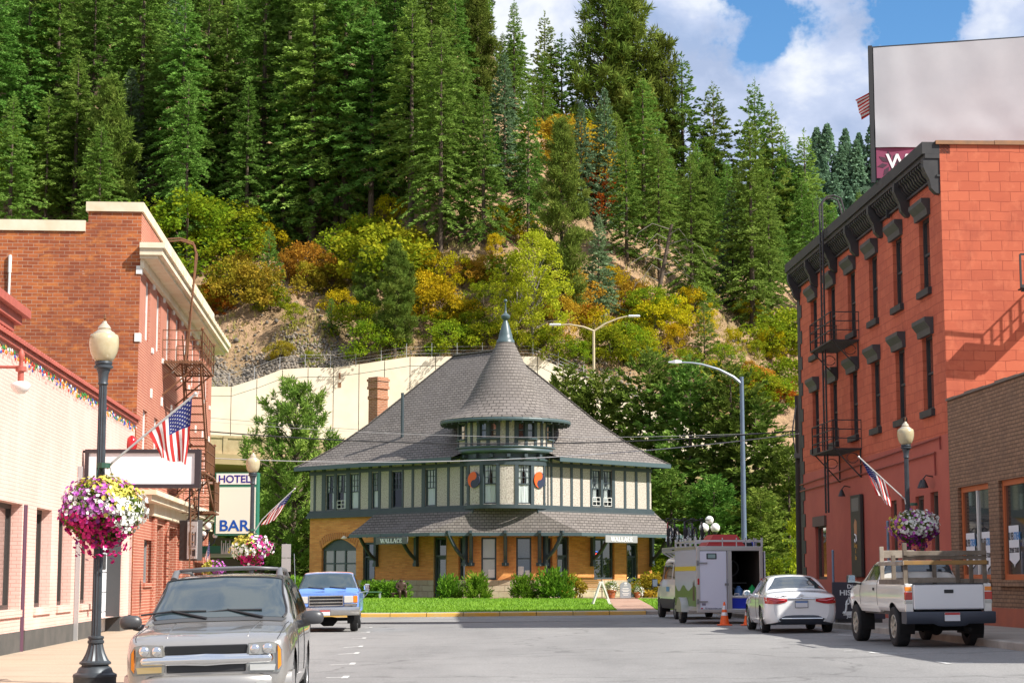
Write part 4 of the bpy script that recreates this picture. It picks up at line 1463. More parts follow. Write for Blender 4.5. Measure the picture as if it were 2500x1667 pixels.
st.face([(-.05, WL, ZB), (11, WL + .05, ZB), (11, WL + .05, ZS), (-.05, WL + .05, ZS)])
st.face([(EL + .05, -.05, ZB), (EL + .05, 15, ZB), (EL + .05, 15, ZS), (EL + .05, -.05, ZS)])
# arched head over the triple window
sp = MB()
aw = arch[1] - arch[0]
for sgn in (0, 1):
 P = [(0, 0), (0, -.62)]
 for k in range(7):
  t = k / 6
  P.append((aw / 2 * t, -.62 + .60 * math.sin(t * math.pi / 2)))
 P.append((aw / 2, 0))
 P = P[:2] + P[2:]
 f2 = (lambda a, b, d: fnW(arch[0] + a, 3.8 + b, d)) if sgn == 0 else (lambda a, b, d: fnW(arch[1] - a, 3.8 + b, d))
 br.prism([(0, .0)] + [(aw / 2 * k / 6, -.55 + .54 * math.sin(k / 6 * math.pi / 2)) for k in range(7)], f2, .002, .28)
br.build('brick_wall', m_dbrick, dep)
st.build('stone_base', m_stone, dep)
va = MB()                                        # voussoirs
for k in range(19):
 t = -1 + 2 * k / 18
 s_ = (arch[0] + arch[1]) / 2 + t * aw / 2
 zc = 3.8 - .55 * (1 - math.sqrt(max(0, 1 - t * t * .97)))
 va.bar(fnW(s_, zc - .02, -.01), fnW(s_ + t * .16, zc + .36, -.01), .10, .04, up=(1, 0, 0))
va.build('arch_brick', M('arch_brick', (0.46, 0.18, 0.06), .85), dep)
fl = MB()
fl.face([(.4, .4, 5.2), (EL, .4, 5.2), (EL, WL, 5.2), (.4, WL, 5.2)])
fl.build('floor', m_room, dep)
rm = MB()
rm.face([(1.6, CH, ZB), (1.6, WL, ZB), (1.6, WL, 8), (1.6, CH, 8)])
rm.face([(CH, 1.6, ZB), (EL, 1.6, ZB), (EL, 1.6, 8), (CH, 1.6, 8)])
rm.face([(.9, CH + 1.3, ZB), (CH + 1.3, .9, ZB), (CH + 1.3, .9, 5.2), (.9, CH + 1.3, 5.2)])
rm.build('inner_wall', m_room, dep)
g_teal = GLASS('tinted_glass', (0.018, 0.035, 0.042))
g_grey = GLASS('blind_glass', (0.14, 0.14, 0.12), .15)
sash_window(dep, fnW, arch[0], arch[1], arch[2], 3.25, .14, m_grn, g_grey, fw=.12, rails=(.52,), mull=(.36, .68))
fan = MB()
fan.prism([(0, 0)] + [(aw, 0)] + [(aw * (1 - k / 10), .5 * math.sin(math.pi * k / 10) ** .6) for k in range(1, 10)], lambda a, b, d: fnW(arch[0] + a, 3.25 + b, .15 + d), 0, .05)
fan.build('arch_panel', m_grn, dep)
for f_, o in ((fnW, nw), (fnE, ne)):
 sash_window(dep, f_, o[0], o[1], o[2], o[3], .14, m_grn, g_teal, fw=.08)
wa = sash_window(dep, fnC, *w1[:4], .14, m_grn, GLASS('paper_glass', (0.42, 0.42, 0.37), .2), fw=.09)
wb = sash_window(dep, fnC, *w2[:4], .14, m_grn, g_teal, fw=.09)
m_paper = M('paper_white', (.75, .75, .72), .6)
for w_, L in ((wa, ((1.15, 1.5, 1.62, 2.05), (.88, 1.08, 1.6, 1.78))), (wb, ((2.72, 3.02, 1.75, 2.2), (3.08, 3.33, 1.64, 2.0), (2.72, 3.02, 1.64, 1.72)))):
 mb = MB()
 for a, b, c, d in L:
  fbox(mb, fnC, a, b, c, d, .175, .185)
 mb.build('notice', m_paper, w_)
wc_ = sash_window(dep, fnE, *dw[:4], .14, m_grn, g_teal, fw=.10, mull=(.5,))
# neon sign in the double window
mb = MB()
sx, szz = dw[0] + .32, 2.86
mb.mat(M('neon_red', (.8, .05, .05), .4, emit=(1, .06, .05, 1.6)))
for k, ch in enumerate('OPEN'):
 pass
t_ = text_mesh('OPEN', .2, 'neon_letters', MATS['neon_red'], wc_, .01, .004, 'CENTER', 1)
t_.location = (sx, .165, szz - .07)
mb2 = MB()
mb2.mat(M('neon_blue', (.05, .1, .6), .4, emit=(.06, .2, 1, 1.5)))
mb2.tube([(sx + .31 * math.cos(a), .165, szz + .17 * math.sin(a)) for a in frange(0, 2 * math.pi, 24)], .012, 5)
mb2.build('neon_ring', None, wc_)
def door(f_, o, hand):
 mb = MB()
 a, b, c, d = o[:4]
 fbox(mb, f_, a, a + .1, c, d, .06, .2)
 fbox(mb, f_, b - .1, b, c, d, .06, .2)
 fbox(mb, f_, a + .1, b - .1, d - .1, d, .06, .198)
 fbox(mb, f_, a + .1, b - .1, c + 2.15, c + 2.25, .06, .196)
 fbox(mb, f_, a + .1, b - .1, c, c + 1.0, .16, .22)
 fbox(mb, f_, a + .1, a + .24, c + 1, c + 2.15, .16, .22)
 fbox(mb, f_, b - .24, b - .1, c + 1, c + 2.15, .16, .22)
 fbox(mb, f_, a + .24, b - .24, c + 2.02, c + 2.15, .16, .218)
 fbox(mb, f_, a + .28, b - .28, c + .15, c + .45, .145, .16)
 fbox(mb, f_, a + .28, b - .28, c + .55, c + .88, .145, .16)
 r = mb.build('door', m_grn, dep)
 g = MB()
 g.face([f_(a + .1, c + 1, .19), f_(b - .1, c + 1, .19), f_(b - .1, d - .1, .19), f_(a + .1, d - .1, .19)])
 g.build('pane', g_teal, r)
 h = MB()
 s_ = b - .17 if hand else a + .17
 h.cyl(f_(s_, c + 1.05, .16), f_(s_, c + 1.05, .10), .025, 8)
 h.ball(f_(s_, c + 1.05, .08), .035, 8)
 h.build('handle', M('brass', (.55, .4, .15), .3, .9), r)
for f_, o, h in ((fnW, d1, 0), (fnW, d2, 0), (fnE, d3, 1), (fnE, d4, 0)):
 door(f_, o, h)
# --- belt, upper storey
mb = MB()
for f_, a, b in ((fnW, 2.2, WL), (fnE, 2.2, EL)):
 fbox(mb, f_, a, b + .12, 4.98, 5.12, -.22, .1)
 fbox(mb, f_, a, b + .10, 5.12, 5.30, -.14, .1)
mb.build('belt_course', m_grn, dep)
UZ0, UZ1 = 5.30, 8.05
pw = lambda *xs: [DW(z4(x)) for x in xs]
pe = lambda *xs: [DE(z5(x)) for x in xs]
upW = [(DW(z4(b)), DW(z4(a)), 5.42, 7.42, .2) for a, b in ((320, 390), (408, 487), (514, 588), (694, 748), (855, 942), (1128, 1212))]
upE = [(DE(z5(a)), DE(z5(b)), 5.42, 7.42, .2) for a, b in ((815, 889), (905, 981))]
mb = MB()
wall_open(mb, fnW, 2.0, WL, UZ0, UZ1, upW, .2)
wall_open(mb, fnE, 2.0, EL, UZ0, UZ1, upE, .2)
mb.face([(0, WL, UZ0), (11, WL, UZ0), (11, WL, UZ1), (0, WL, UZ1)])
mb.face([(EL, 0, UZ0), (EL, 15, UZ0), (EL, 15, UZ1), (EL, 0, UZ1)])
mb.build('stucco_wall', m_peb, dep)
# timbers
tb = MB()
for f_, L in ((fnW, [(222, 238), (288, 318), (389, 409), (486, 516), (587, 601), (667, 695), (747, 767), (834, 857), (940, 953), (1019, 1037), (1101, 1129), (1211, 1223), (1309, 1327), (1414, 1432)]),
              (fnE, [(480, 494), (559, 577), (642, 660), (723, 741), (803, 817), (888, 907), (979, 1003), (1077, 1095), (1168, 1187), (1263, 1284)])):
 P, zz = (DW, z4) if f_ is fnW else (DE, z5)
 for a, b in L:
  s0, s1 = sorted((P(zz(a)), P(zz(b))))
  fbox(tb, f_, s0, s1, UZ0, UZ1, -.035, .01)
 e = WL if f_ is fnW else EL
 fbox(tb, f_, 2.2, e + .03, 7.46, 7.66, -.045, .01)
 fbox(tb, f_, 2.2, e + .03, UZ0, UZ0 + .11, -.045, .01)
 # the frieze posts between the rafters
tb.build('timber', m_grn, dep)
def curtain(par, f_, a, b, z0, z1, d, part='full'):
 """Gathered white cloth behind the glass; part: full, tied, left, right."""
 mb = MB()
 n = 12
 def sheet(s0a, s1a, za, s0b, s1b, zb):
  A = [f_(s0a + (s1a - s0a) * i / n, za, d + .02 * math.sin(i * 2.1)) for i in range(n + 1)]
  B = [f_(s0b + (s1b - s0b) * i / n, zb, d + .025 * math.sin(i * 2.1 + .5)) for i in range(n + 1)]
  mb.loft([A, B], False)
 zm = z0 + (z1 - z0) * .5
 w = b - a
 if part == 'full':
  sheet(a, b, z1, a, b, z0)
 elif part == 'tied':
  sheet(a, a + w * .5, z1, a, a + w * .2, zm)
  sheet(b - w * .5, b, z1, b - w * .2, b, zm)
  sheet(a, b, zm - .04, a, b, z0)
 elif part == 'slit':
  sheet(a, a + w * .5, z1, a + w * .0, a + w * .42, z0)
  sheet(b - w * .35, b, z1, b - w * .1, b, zm)
 elif part == 'mid':
  sheet(a, a + w * .5, z1, a, a + w * .3, zm)
  sheet(b - w * .5, b, z1, b - w * .3, b, zm)
  sheet(a + w * .35, a + w * .7, zm + .1, a + w * .3, a + w * .75, z0 + .2)
 mb.build('curtain', m_curt, par)
cs = ['slit', 'slit', 'full', 'full', None, 'full']
for o, c in zip(upW, cs):
 w = sash_window(dep, fnW, *o[:4], .06, m_grn, g_clear, fw=.06, rails=(.5,), top_grid=(3, 3, .5), name='upper_window')
 if c: curtain(w, fnW, o[0] + .05, o[1] - .05, o[2] + .08, o[3] - .05, .14, c)
for o in upE:
 w = sash_window(dep, fnE, *o[:4], .06, m_grn, g_clear, fw=.06, rails=(.5,), top_grid=(3, 3, .5), name='upper_window')
 curtain(w, fnE, o[0] + .05, o[1] - .05, o[2] + .08, o[3] - .05, .14, 'mid')
# window guards
for f_, o in ((fnW, upW[1]), (fnE, upE[0]), (fnE, upE[1])):
 mb = MB()
 for z in (5.5, 5.72, 5.94):
  mb.bar(f_(o[0] + .08, z, -.02), f_(o[1] - .08, z, -.02), .025)
 for q in (.08, .5, .92):
  s_ = o[0] + (o[1] - o[0]) * q
  mb.bar(f_(s_, 5.5, -.02), f_(s_, 5.94, -.02), .025)
 mb.build('window_guard', m_white_p, dep)
# --- turret
TC = Vector((2.12, 2.12, 0))
def tp(ang, r, z):
 """ang 0 faces the camera (local -x-y), positive to the right."""
 a = math.radians(225) + ang
 return (TC.x + r * math.cos(a), TC.y + r * math.sin(a), z)
def patch(mb, a0, a1, z0, z1, r, thick=0.0):
 n = max(2, int(abs(a1 - a0) / math.radians(6)))
 A = frange(a0, a1, n)
 if thick <= 0:
  mb.loft([[tp(a, r, z0) for a in A], [tp(a, r, z1) for a in A]], False)
 else:
  mb.loft([[tp(a, r - thick, z0) for a in A], [tp(a, r, z0) for a in A], [tp(a, r, z1) for a in A], [tp(a, r - thick, z1) for a in A], [tp(a, r - thick, z0) for a in A]], False)
  for a in (a0, a1):
   mb.face([tp(a, r - thick, z0), tp(a, r, z0), tp(a, r, z1), tp(a, r - thick, z1)])
asn = lambda x, c, R: math.asin(max(-1, min(1, (x - c) / R)))
LR, UR = 2.35, 2.55
la = lambda x: asn(x, 922, 585)
ua = lambda x: asn(x, 918, 625)
wall_, tim = MB(), MB()
LW_ = [(372, 428), (638, 808), (1088, 1252), (1438, 1474)]
UW_ = [(315, 400), (597, 677), (720, 808), (1082, 1167), (1203, 1287), (1452, 1522)]
x0 = 340
for a, b in LW_ + [(1504, 1504)]:
 patch(wall_, la(x0), la(a), 5.2, 8.4, LR)
 if b > a:
  patch(wall_, la(a), la(b), 5.2, 5.44, LR)
  patch(wall_, la(a), la(b), 7.5, 8.4, LR)
 x0 = b
x0 = 296
for a, b in UW_ + [(1540, 1540)]:
 patch(wall_, ua(x0), ua(a), 8.2, 9.95, UR)
 if b > a:
  patch(wall_, ua(a), ua(b), 8.2, 8.83, UR)
  patch(wall_, ua(a), ua(b), 9.7, 9.95, UR)
 x0 = b
for s in (-1, 1):
 patch(wall_, s * math.radians(88), s * math.radians(140), 5.2, 9.95, LR)
wall_.build('turret_wall', m_peb, dep)
for a, b in ((345, 372), (428, 455), (592, 638), (808, 852), (1045, 1088), (1252, 1292), (1418, 1438), (1474, 1500)):
 patch(tim, la(a), la(b), 5.2, 7.5, LR + .05, .08)
patch(tim, la(340), la(1504), 7.46, 7.72, LR + .06, .09)
patch(tim, la(340), la(1504), 7.72, 8.1, LR + .03, .05)
patch(tim, la(340), la(1504), 5.2, 5.4, LR + .06, .09)
for a, b in ((298, 315), (400, 425), (470, 498), (556, 597), (677, 720), (808, 852), (922, 966), (1034, 1082), (1167, 1203), (1287, 1322), (1371, 1400), (1440, 1452), (1522, 1540)):
 patch(tim, ua(a), ua(b), 8.45, 9.9, UR + .04, .06)
for a, b in ((556, 852), (1034, 1322)):
 patch(tim, ua(a), ua(b), 8.74, 8.83, UR + .07, .09)
 patch(tim, ua(a), ua(b), 9.68, 9.9, UR + .045, .06)
tim.build('turret_timber', m_grn, dep)
sl_ = MB()
for a, b in ((570, 840), (1060, 1310), (300, 405), (1450, 1530)):
 patch(sl_, ua(a), ua(b), 8.80, 8.86, UR + .14, .14)
sl_.build('turret_sill', m_grnl, dep)
led = MB()
full = [math.radians(a) for a in range(-150, 151, 6)]
prof = [(2.3, 8.02), (2.45, 8.10), (2.62, 8.14), (2.66, 8.22), (2.62, 8.34), (2.70, 8.40), (2.70, 8.46), (2.54, 8.47)]
led.loft([[tp(a, r, z) for a in full] for r, z in prof], False)
led.build('turret_ledge', m_grnl, dep, smooth=35)
bl = MB()
for k in range(-4, 5):
 a = math.radians(21 * k + 4)
 patch(bl, a - .035, a + .035, 7.86, 8.03, LR + .26, .26)
bl.build('ledge_block', m_grn, dep)
md = MB()
md.loft([[tp(a, r, z) for a in full] for r, z in ((2.38, 7.70), (2.47, 7.72), (2.49, 7.79), (2.40, 7.82))], False)
md.build('turret_moulding', m_grnl, dep, smooth=35)
def turret_window(a0, a1, z0, z1, r, cur):
 mb = MB()
 fw = .05 / r
 patch(mb, a0, a0 + fw, z0, z1, r - .03, .08)
 patch(mb, a1 - fw, a1, z0, z1, r - .03, .08)
 for z in (z0, z0 + (z1 - z0) * .5 - .03, z1 - .06):
  patch(mb, a0, a1, z, z + .06, r - .035, .075)
 if z1 - z0 > 1.5:
  zm = z0 + (z1 - z0) * .5
  for q in (1 / 3, 2 / 3):
   patch(mb, a0 + (a1 - a0) * q - .006, a0 + (a1 - a0) * q + .006, zm, z1, r - .05, .03)
   patch(mb, a0, a1, zm + (z1 - zm) * q - .012, zm + (z1 - zm) * q + .012, r - .052, .03)
 w = mb.build('turret_window', m_grn, dep)
 g = MB()
 patch(g, a0, a1, z0, z1, r - .07)
 g.build('pane', g_clear if cur else g_teal, w)
 if cur:
  c = MB()
  zm = z0 + (z1 - z0) * .52
  m = (a0 + a1) / 2
  R_ = r - .11
  def sh(p, q, za, p2, q2, zb):
   c.loft([[tp(p + (q - p) * i / 8, R_ + .02 * math.sin(i * 2), za) for i in range(9)], [tp(p2 + (q2 - p2) * i / 8, R_ + .025 * math.sin(i * 2 + 1), zb) for i in range(9)]], False)
  k = (a1 - a0)
  sh(a0, m, z1, a0, a0 + k * .28, zm)
  sh(m, a1, z1, a1 - k * .28, a1, zm)
  sh(a0, a1, zm - .03, a0, a1, z0)
  c.build('curtain', m_curt, w)
for i, (a, b) in enumerate(LW_):
 turret_window(la(a), la(b), 5.44, 7.5, LR, True)
for a, b in UW_:
 turret_window(ua(a), ua(b), 8.83, 9.7, UR, False)
bk = MB()
bk.loft([[tp(a, LR - .75, 5.2) for a in full], [tp(a, LR - .75, 9.9) for a in full]], False)
bk.build('turret_lining', m_room, dep)
# round two-colour emblems
for xc in (522, 1356):
 a = la(xc)
 c = Vector(tp(a, LR + .09, 6.70))
 n = (c - Vector((TC.x, TC.y, 6.70))).normalized()
 t = Vector((0, 0, 1)).cross(n).normalized()
 e = bpy.data.objects.new('emblem', None)
 fnM = lambda p, q, d: c + t * p + Vector((0, 0, q)) - n * d
 R_ = .425
 def half(sg):
  P = []
  for k in range(25):      # outer semicircle
   th = math.pi / 2 + sg * math.pi * k / 24
   P.append((R_ * math.cos(th), R_ * math.sin(th)))
  for k in range(1, 13):   # lower small bulge, back up through the centre
   th = -math.pi / 2 + sg * math.pi * k / 12 * (1 if sg > 0 else -1) * (1 if sg > 0 else -1)
   th = -math.pi / 2 - math.pi * k / 12
   P.append((R_ / 2 * math.cos(th), -R_ / 2 + R_ / 2 * math.sin(th)))
  for k in range(1, 12):
   th = -math.pi / 2 + math.pi * k / 12
   P.append((R_ / 2 * math.cos(th), R_ / 2 + R_ / 2 * math.sin(th)))
  return P
 mb = MB()
 mb.mat(M('emblem_red', (0.72, 0.10, 0.01), .5)).prism(half(1), fnM, 0, .05)
 mb.mat(M('emblem_navy', (0.022, 0.028, 0.06), .5)).prism(half(-1), fnM, .0, .05)
 mb.build('emblem', None, dep)
# --- roofs
cone = MB()
prof = [(3.46, 9.80), (3.5, 9.90), (2.95, 10.16), (2.42, 10.56), (2.1, 11.0), (1.87, 11.42), (1.62, 11.9), (1.38, 12.40), (1.13, 12.86), (.90, 13.3), (.66, 13.76), (.46, 14.2)]
P2 = []
for i, (r, z) in enumerate(prof):
 P2.append((r, z))
 if i > 1 and i + 1 < len(prof):
  P2.append(((r + prof[i + 1][0]) / 2 - .012, (z + prof[i + 1][1]) / 2))
cone.lathe(P2, 72, (0, 0, 0))
co = cone.build('turret_roof', m_shcone, dep, smooth=40)
co.location = (TC.x, TC.y, 0)
cap = MB()
cap.lathe([(.50, 14.16), (.47, 14.3), (.40, 14.36), (.36, 14.6), (.27, 14.9), (.17, 15.2), (.12, 15.32), (.10, 15.4), (.18, 15.44), (.25, 15.54), (.25, 15.62), (.17, 15.70), (.09, 15.76), (.05, 15.9), (.035, 16.35), (.04, 16.36)], 20, (TC.x, TC.y, 0))
cap.ball((TC.x, TC.y, 16.44), .10, 12)
cap.build('finial', m_grnl, dep, smooth=40)
ev = MB()
ev.loft([[(TC.x + r * math.cos(a), TC.y + r * math.sin(a), z) for a in frange(0, 2 * math.pi, 60)] for r, z in ((3.30, 9.70), (3.50, 9.70), (3.52, 9.80), (3.47, 9.89), (3.3, 9.9))], False)
ev.build('turret_fascia', m_grnl, dep)
rf = MB()
for k in range(36):
 a = 2 * math.pi * k / 36
 d_ = Vector((math.cos(a), math.sin(a), 0))
 rf.bar(Vector((TC.x, TC.y, 9.78)) + d_ * 2.5, Vector((TC.x, TC.y, 9.66)) + d_ * 3.45, .07, .12)
rf.lathe([(2.5, 9.86), (3.45, 9.80)], 48, (TC.x, TC.y, 0))
rf.build('turret_rafter', m_grn, dep)
x0, x1, y0, y1 = -.8, 12.3, -.8, 16.5
RISE = [(0, 7.90), (.8, 8.42), (1.7, 9.12), (3.0, 10.4), (6.55, 14.45)]
def rise(i): return lerp_pts(RISE, i)
ro = MB()
half = (x1 - x0) / 2
CUT = 4.05                                       # front corner chamfer, inside the turret
for (i0, za), (i1, zb) in zip(RISE, RISE[1:]):
 def ring(i):
  return [x0 + i, x1 - i, y0 + i, y1 - i]
 a, b = ring(i0), ring(i1)
 k0 = max(0, CUT - 2 * i0)
 k1 = max(0, CUT - 2 * i1)
 ro.face([(a[0], a[2] + k0, za), (b[0], b[2] + k1, zb), (b[0], b[3], zb), (a[0], a[3], za)])
 ro.face([(a[0] + k0, a[2], za), (a[1], a[2], za), (b[1], b[2], zb), (b[0] + k1, b[2], zb)])
 ro.face([(a[1], a[2], za), (a[1], a[3], za), (b[1], b[3], zb), (b[1], b[2], zb)])
 ro.face([(a[0], a[3], za), (b[0], b[3], zb), (b[1], b[3], zb), (a[1], a[3], za)])
ro.build('roof', m_shing, dep)
rc = MB()
xm = (x0 + x1) / 2
rc.bar((xm, y0 + half - .05, 14.46), (xm, y1 - half + .05, 14.46), .28, .08)
for (cx, cy) in ((x0, y1), (x1, y0)):
 pts = []
 for i, z in RISE:
  pts.append((cx + (i if cx == x0 else -i), cy + (i if cy == y0 else -i), z + .02))
 for p, q in zip(pts, pts[1:]):
  rc.bar(p, q, .22, .05)
rc.build('ridge_cap', m_shing, dep)
fa = MB()
fa.box(x0 - .04, x0, y0 + CUT, y1, 7.70, 7.93)
fa.box(x0 + CUT, x1, y0 - .04, y0, 7.70, 7.93)
fa.box(x1, x1 + .04, y0, y1, 7.70, 7.93)
fa.box(x0, x1, y1, y1 + .04, 7.70, 7.93)
fa.build('fascia', m_grnl, dep)
so = MB()
so.face([(x0, y0 + CUT, 7.88), (x0, y1, 7.88), (.3, y1, 8.15), (.3, y0 + CUT, 8.15)])
so.face([(x0 + CUT, y0, 7.88), (x1, y0, 7.88), (x1, .3, 8.15), (x0 + CUT, .3, 8.15)])
so.build('soffit', m_grn, dep)
ra = MB()
for k in range(20):
 s = y0 + CUT + .2 + k * .72
 if s < y1: ra.bar((x0 + .02, s, 7.76), (.05, s, 7.98), .09, .14)
for k in range(15):
 s = x0 + CUT + .2 + k * .72
 if s < x1: ra.bar((s, y0 + .02, 7.76), (s, .05, 7.98), .09, .14)
ra.build('rafter', m_grn, dep)
vp = MB()
vp.cyl((1.2, 9.4, 9.4), (1.2, 9.4, 11.9), .09, 10)
vp.build('vent_pipe', m_grn, dep)
# porch roof
PP, PZ, PT, S1 = 2.0, 3.95, 5.25, 3.6
PW, PEr = 10.1, 11.8
po = MB()
inr = [(0.02, PW), (.02, 2.1), (2.1, .02), (PEr, .02)]
out = [(-PP, PW), (-PP, S1), (S1, -PP), (PEr, -PP)]
N = 6
zf = lambda t: PZ + (PT - PZ) * (t ** .9) - .10 * math.sin(math.pi * t)
for (o0, o1, i0, i1) in ((out[0], out[1], inr[0], inr[1]), (out[1], out[2], inr[1], inr[2]), (out[2], out[3], inr[2], inr[3])):
 rows = []
 for k in range(N + 1):
  t = k / N
  rows.append([(o[0] + (i[0] - o[0]) * t, o[1] + (i[1] - o[1]) * t, zf(t)) for o, i in ((o0, i0), (o1, i1))])
 po.loft(rows, False)
po.build('porch_roof', m_shing, dep)
pf = MB()
pts = [Vector((*p, 0)) for p in out]
for p, q in zip(pts, pts[1:]):
 pf.bar(p + Vector((0, 0, PZ - .09)), q + Vector((0, 0, PZ - .09)), .05, .17)
pf.build('porch_fascia', m_grnl, dep)
ps = MB()
for (o0, o1, i0, i1) in ((out[0], out[1], inr[0], inr[1]), (out[1], out[2], inr[1], inr[2]), (out[2], out[3], inr[2], inr[3])):
 ps.face([(*o0, PZ - .03), (*o1, PZ - .03), (*i1, PT - .25), (*i0, PT - .25)])
ps.build('porch_soffit', M('porch_boards', (.10, .075, .05), .7), dep)
pr = MB()
for k in range(9): pr.bar((-PP + .02, S1 + .4 + k * .78, PZ - .16), (0, S1 + .4 + k * .78, PZ + .6), .07, .1)
for k in range(11): pr.bar((S1 + .4 + k * .78, -PP + .02, PZ - .16), (S1 + .4 + k * .78, 0, PZ + .6), .07, .1)
e0, e1 = Vector((*out[1], PZ - .16)), Vector((*out[2], PZ - .16))
for k in range(1, 10):
 p = e0 + (e1 - e0) * (k / 10)
 pr.bar(p, p + Vector((1.1, 1.1, .7)), .07, .1)
pr.build('porch_rafter', m_grn, dep)
def bracket(p, n):
 p, n = Vector(p), Vector(n).normalized()
 mb = MB()
 mb.bar(p + n * .1 + Vector((0, 0, 2.35)), p + n * .1 + Vector((0, 0, 4.3)), .2, .2, up=n)
 mb.bar(p + n * .12 + Vector((0, 0, 4.02)), p + n * 1.4 + Vector((0, 0, 3.97)), .14, .16)
 P0 = p + n * .15 + Vector((0, 0, 2.6))
 pts = [P0 + n * (1.2 * t) + Vector((0, 0, 1.35 * t - .18 * math.sin(math.pi * t))) for t in (0, .25, .5, .75, 1)]
 for a, b in zip(pts, pts[1:]):
  mb.bar(a, b, .13, .15)
 mb.box(p.x + n.x * .1 - .13, p.x + n.x * .1 + .13, p.y + n.y * .1 - .13, p.y + n.y * .1 + .13, 2.22, 2.4)
 mb.build('bracket', m_grn, dep)
for s in (DW(z4(742)), DW(z4(1068))): bracket((0, s, 0), (-1, 0, 0))
for s in (DE(z5(812)), DE(z5(1290))): bracket((s, 0, 0), (0, -1, 0))
for s, n in ((.0, (-1, .0, 0)), (.25, (-Q, -Q, 0)), (CW / 2, (-1, -1, 0)), (CW - .25, (-Q, -Q, 0)), (CW, (0, -1, 0))):
 bracket(fnC(s, 0, 0), n)
for p in ((-1.5, DW(z4(640)), 3.78), (-1.5, DW(z4(1195)) , 3.78), (DE(z5(635)), -1.5, 3.78), (DE(z5(1190)), -1.5, 3.78)):
 mb = MB()
 mb.lathe([(.001, 0), (.05, .0), (.06, .12), (.17, .0), (.17, -.04), (.001, -.04)], 14, p)
 mb.build('porch_lamp', m_offw, dep)
# chimney
mb = MB()
bx, by = .0, 0
cp = onY(923, 1000, 109)
chl = Matrix.Rotation(-math.pi / 4, 3, 'Z') @ (Vector((cp.x, cp.y, 0)) - DC)
for (w, za, zb) in ((.40, 7.5, 12.0), (.44, 12.0, 12.2), (.40, 12.2, 12.6), (.47, 12.6, 12.75), (.43, 12.75, 13.05), (.48, 13.05, 13.2), (.42, 13.2, 13.3)):
 mb.box(chl.x - w, chl.x + w, chl.y - w, chl.y + w, za, zb)
mb.build('chimney', MBRICK('chimney_brick', (.42, .17, .08), (.30, .11, .05), (.45, .34, .25), .3, .1, .012, mode='minus'), dep)
# hanging name boards
m_sbd = M('signboard_grey', (0.10, 0.10, 0.10), .6, var=(3, (.14, .14, .14), .6))
m_letw = M('letter_white', (0.82, 0.82, 0.80), .5)
def serif_word(txt, h, par):
 """Slab-serif capitals drawn from strokes, local x-z plane facing -y."""
 S = {'W': (1.25, [(0, 1, .3, 0, .2), (.3, 0, .62, 1, .1), (.62, 1, .92, 0, .2), (.92, 0, 1.25, 1, .1)], [(0, 1), (.62, 1), (1.25, 1)]),
         'A': (.95, [(0, 0, .46, 1, .1), (.46, 1, .92, 0, .21), (.2, .34, .72, .34, .1)], [(0, 0), (.92, 0)]),
         'L': (.78, [(.16, 0, .16, 1, .22), (.0, .05, .72, .05, .1), (.69, .05, .69, .3, .1)], [(.16, 1), (.16, 0)]),
         'C': (.86, [(.72, .72, .72, .95, .09), (.72, .9, .44, .97, .1), (.44, .97, .2, .8, .16), (.2, .8, .14, .5, .22), (.14, .5, .2, .2, .22), (.2, .2, .44, .03, .16), (.44, .03, .74, .16, .1)], []),
         'E': (.82, [(.16, 0, .16, 1, .22), (0, .95, .7, .95, .1), (0, .05, .74, .05, .1), (.16, .52, .52, .52, .1), (.68, .95, .68, .72, .1), (.72, .05, .72, .3, .1), (.5, .4, .5, .64, .09)], [])}
 mb = MB()
 tot = sum(S[c][0] for c in txt) + .2 * (len(txt) - 1)
 x = -tot / 2
 k = 0
 for c in txt:
  w, st, sr = S[c]
  for (a, b, c2, d, t) in st:
   p, q = Vector(((x + a) * h, 0, b * h)), Vector(((x + c2) * h, 0, d * h))
   k += 1
   mb.bar(p, q, t * h, .02 + .0006 * (k % 7), up=(0, 1, 0))
  for (a, b) in sr:
   k += 1
   mb.bar(Vector(((x + a - .17) * h, 0, (b * .93 + .035) * h)), Vector(((x + a + .17) * h, 0, (b * .93 + .035) * h)), .08 * h, .02 + .0006 * (k % 7), up=(0, 1, 0))
  x += w + .2
 return mb.build('lettering', m_letw, par)
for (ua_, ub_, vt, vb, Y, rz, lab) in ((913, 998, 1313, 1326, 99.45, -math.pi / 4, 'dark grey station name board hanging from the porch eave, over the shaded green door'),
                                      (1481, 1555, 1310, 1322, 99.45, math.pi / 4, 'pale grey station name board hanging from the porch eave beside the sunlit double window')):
 p = onY((ua_ + ub_) / 2, (vt + vb) / 2, Y)
 sg = thing('name_board', p, lab, 'sign', rz)
 L = 2.55
 mb = MB()
 mb.box(-L / 2, L / 2, 0, .06, -.18, .20, .01)
 mb.build('board', m_sbd if rz < 0 else M('signboard_lit', (.27, .27, .27), .6), sg)  # right board: lit copy of the grey, sunlight put into its colour
 t = serif_word('WALLACE', .225, sg)
 t.location = (0, -.012, -.11)
 mb = MB()
 for x in (-.9, .9):
  mb.cyl((x, .03, .2), (x, .03, .42), .012, 6)
 mb.build('hanger', m_blk, sg)
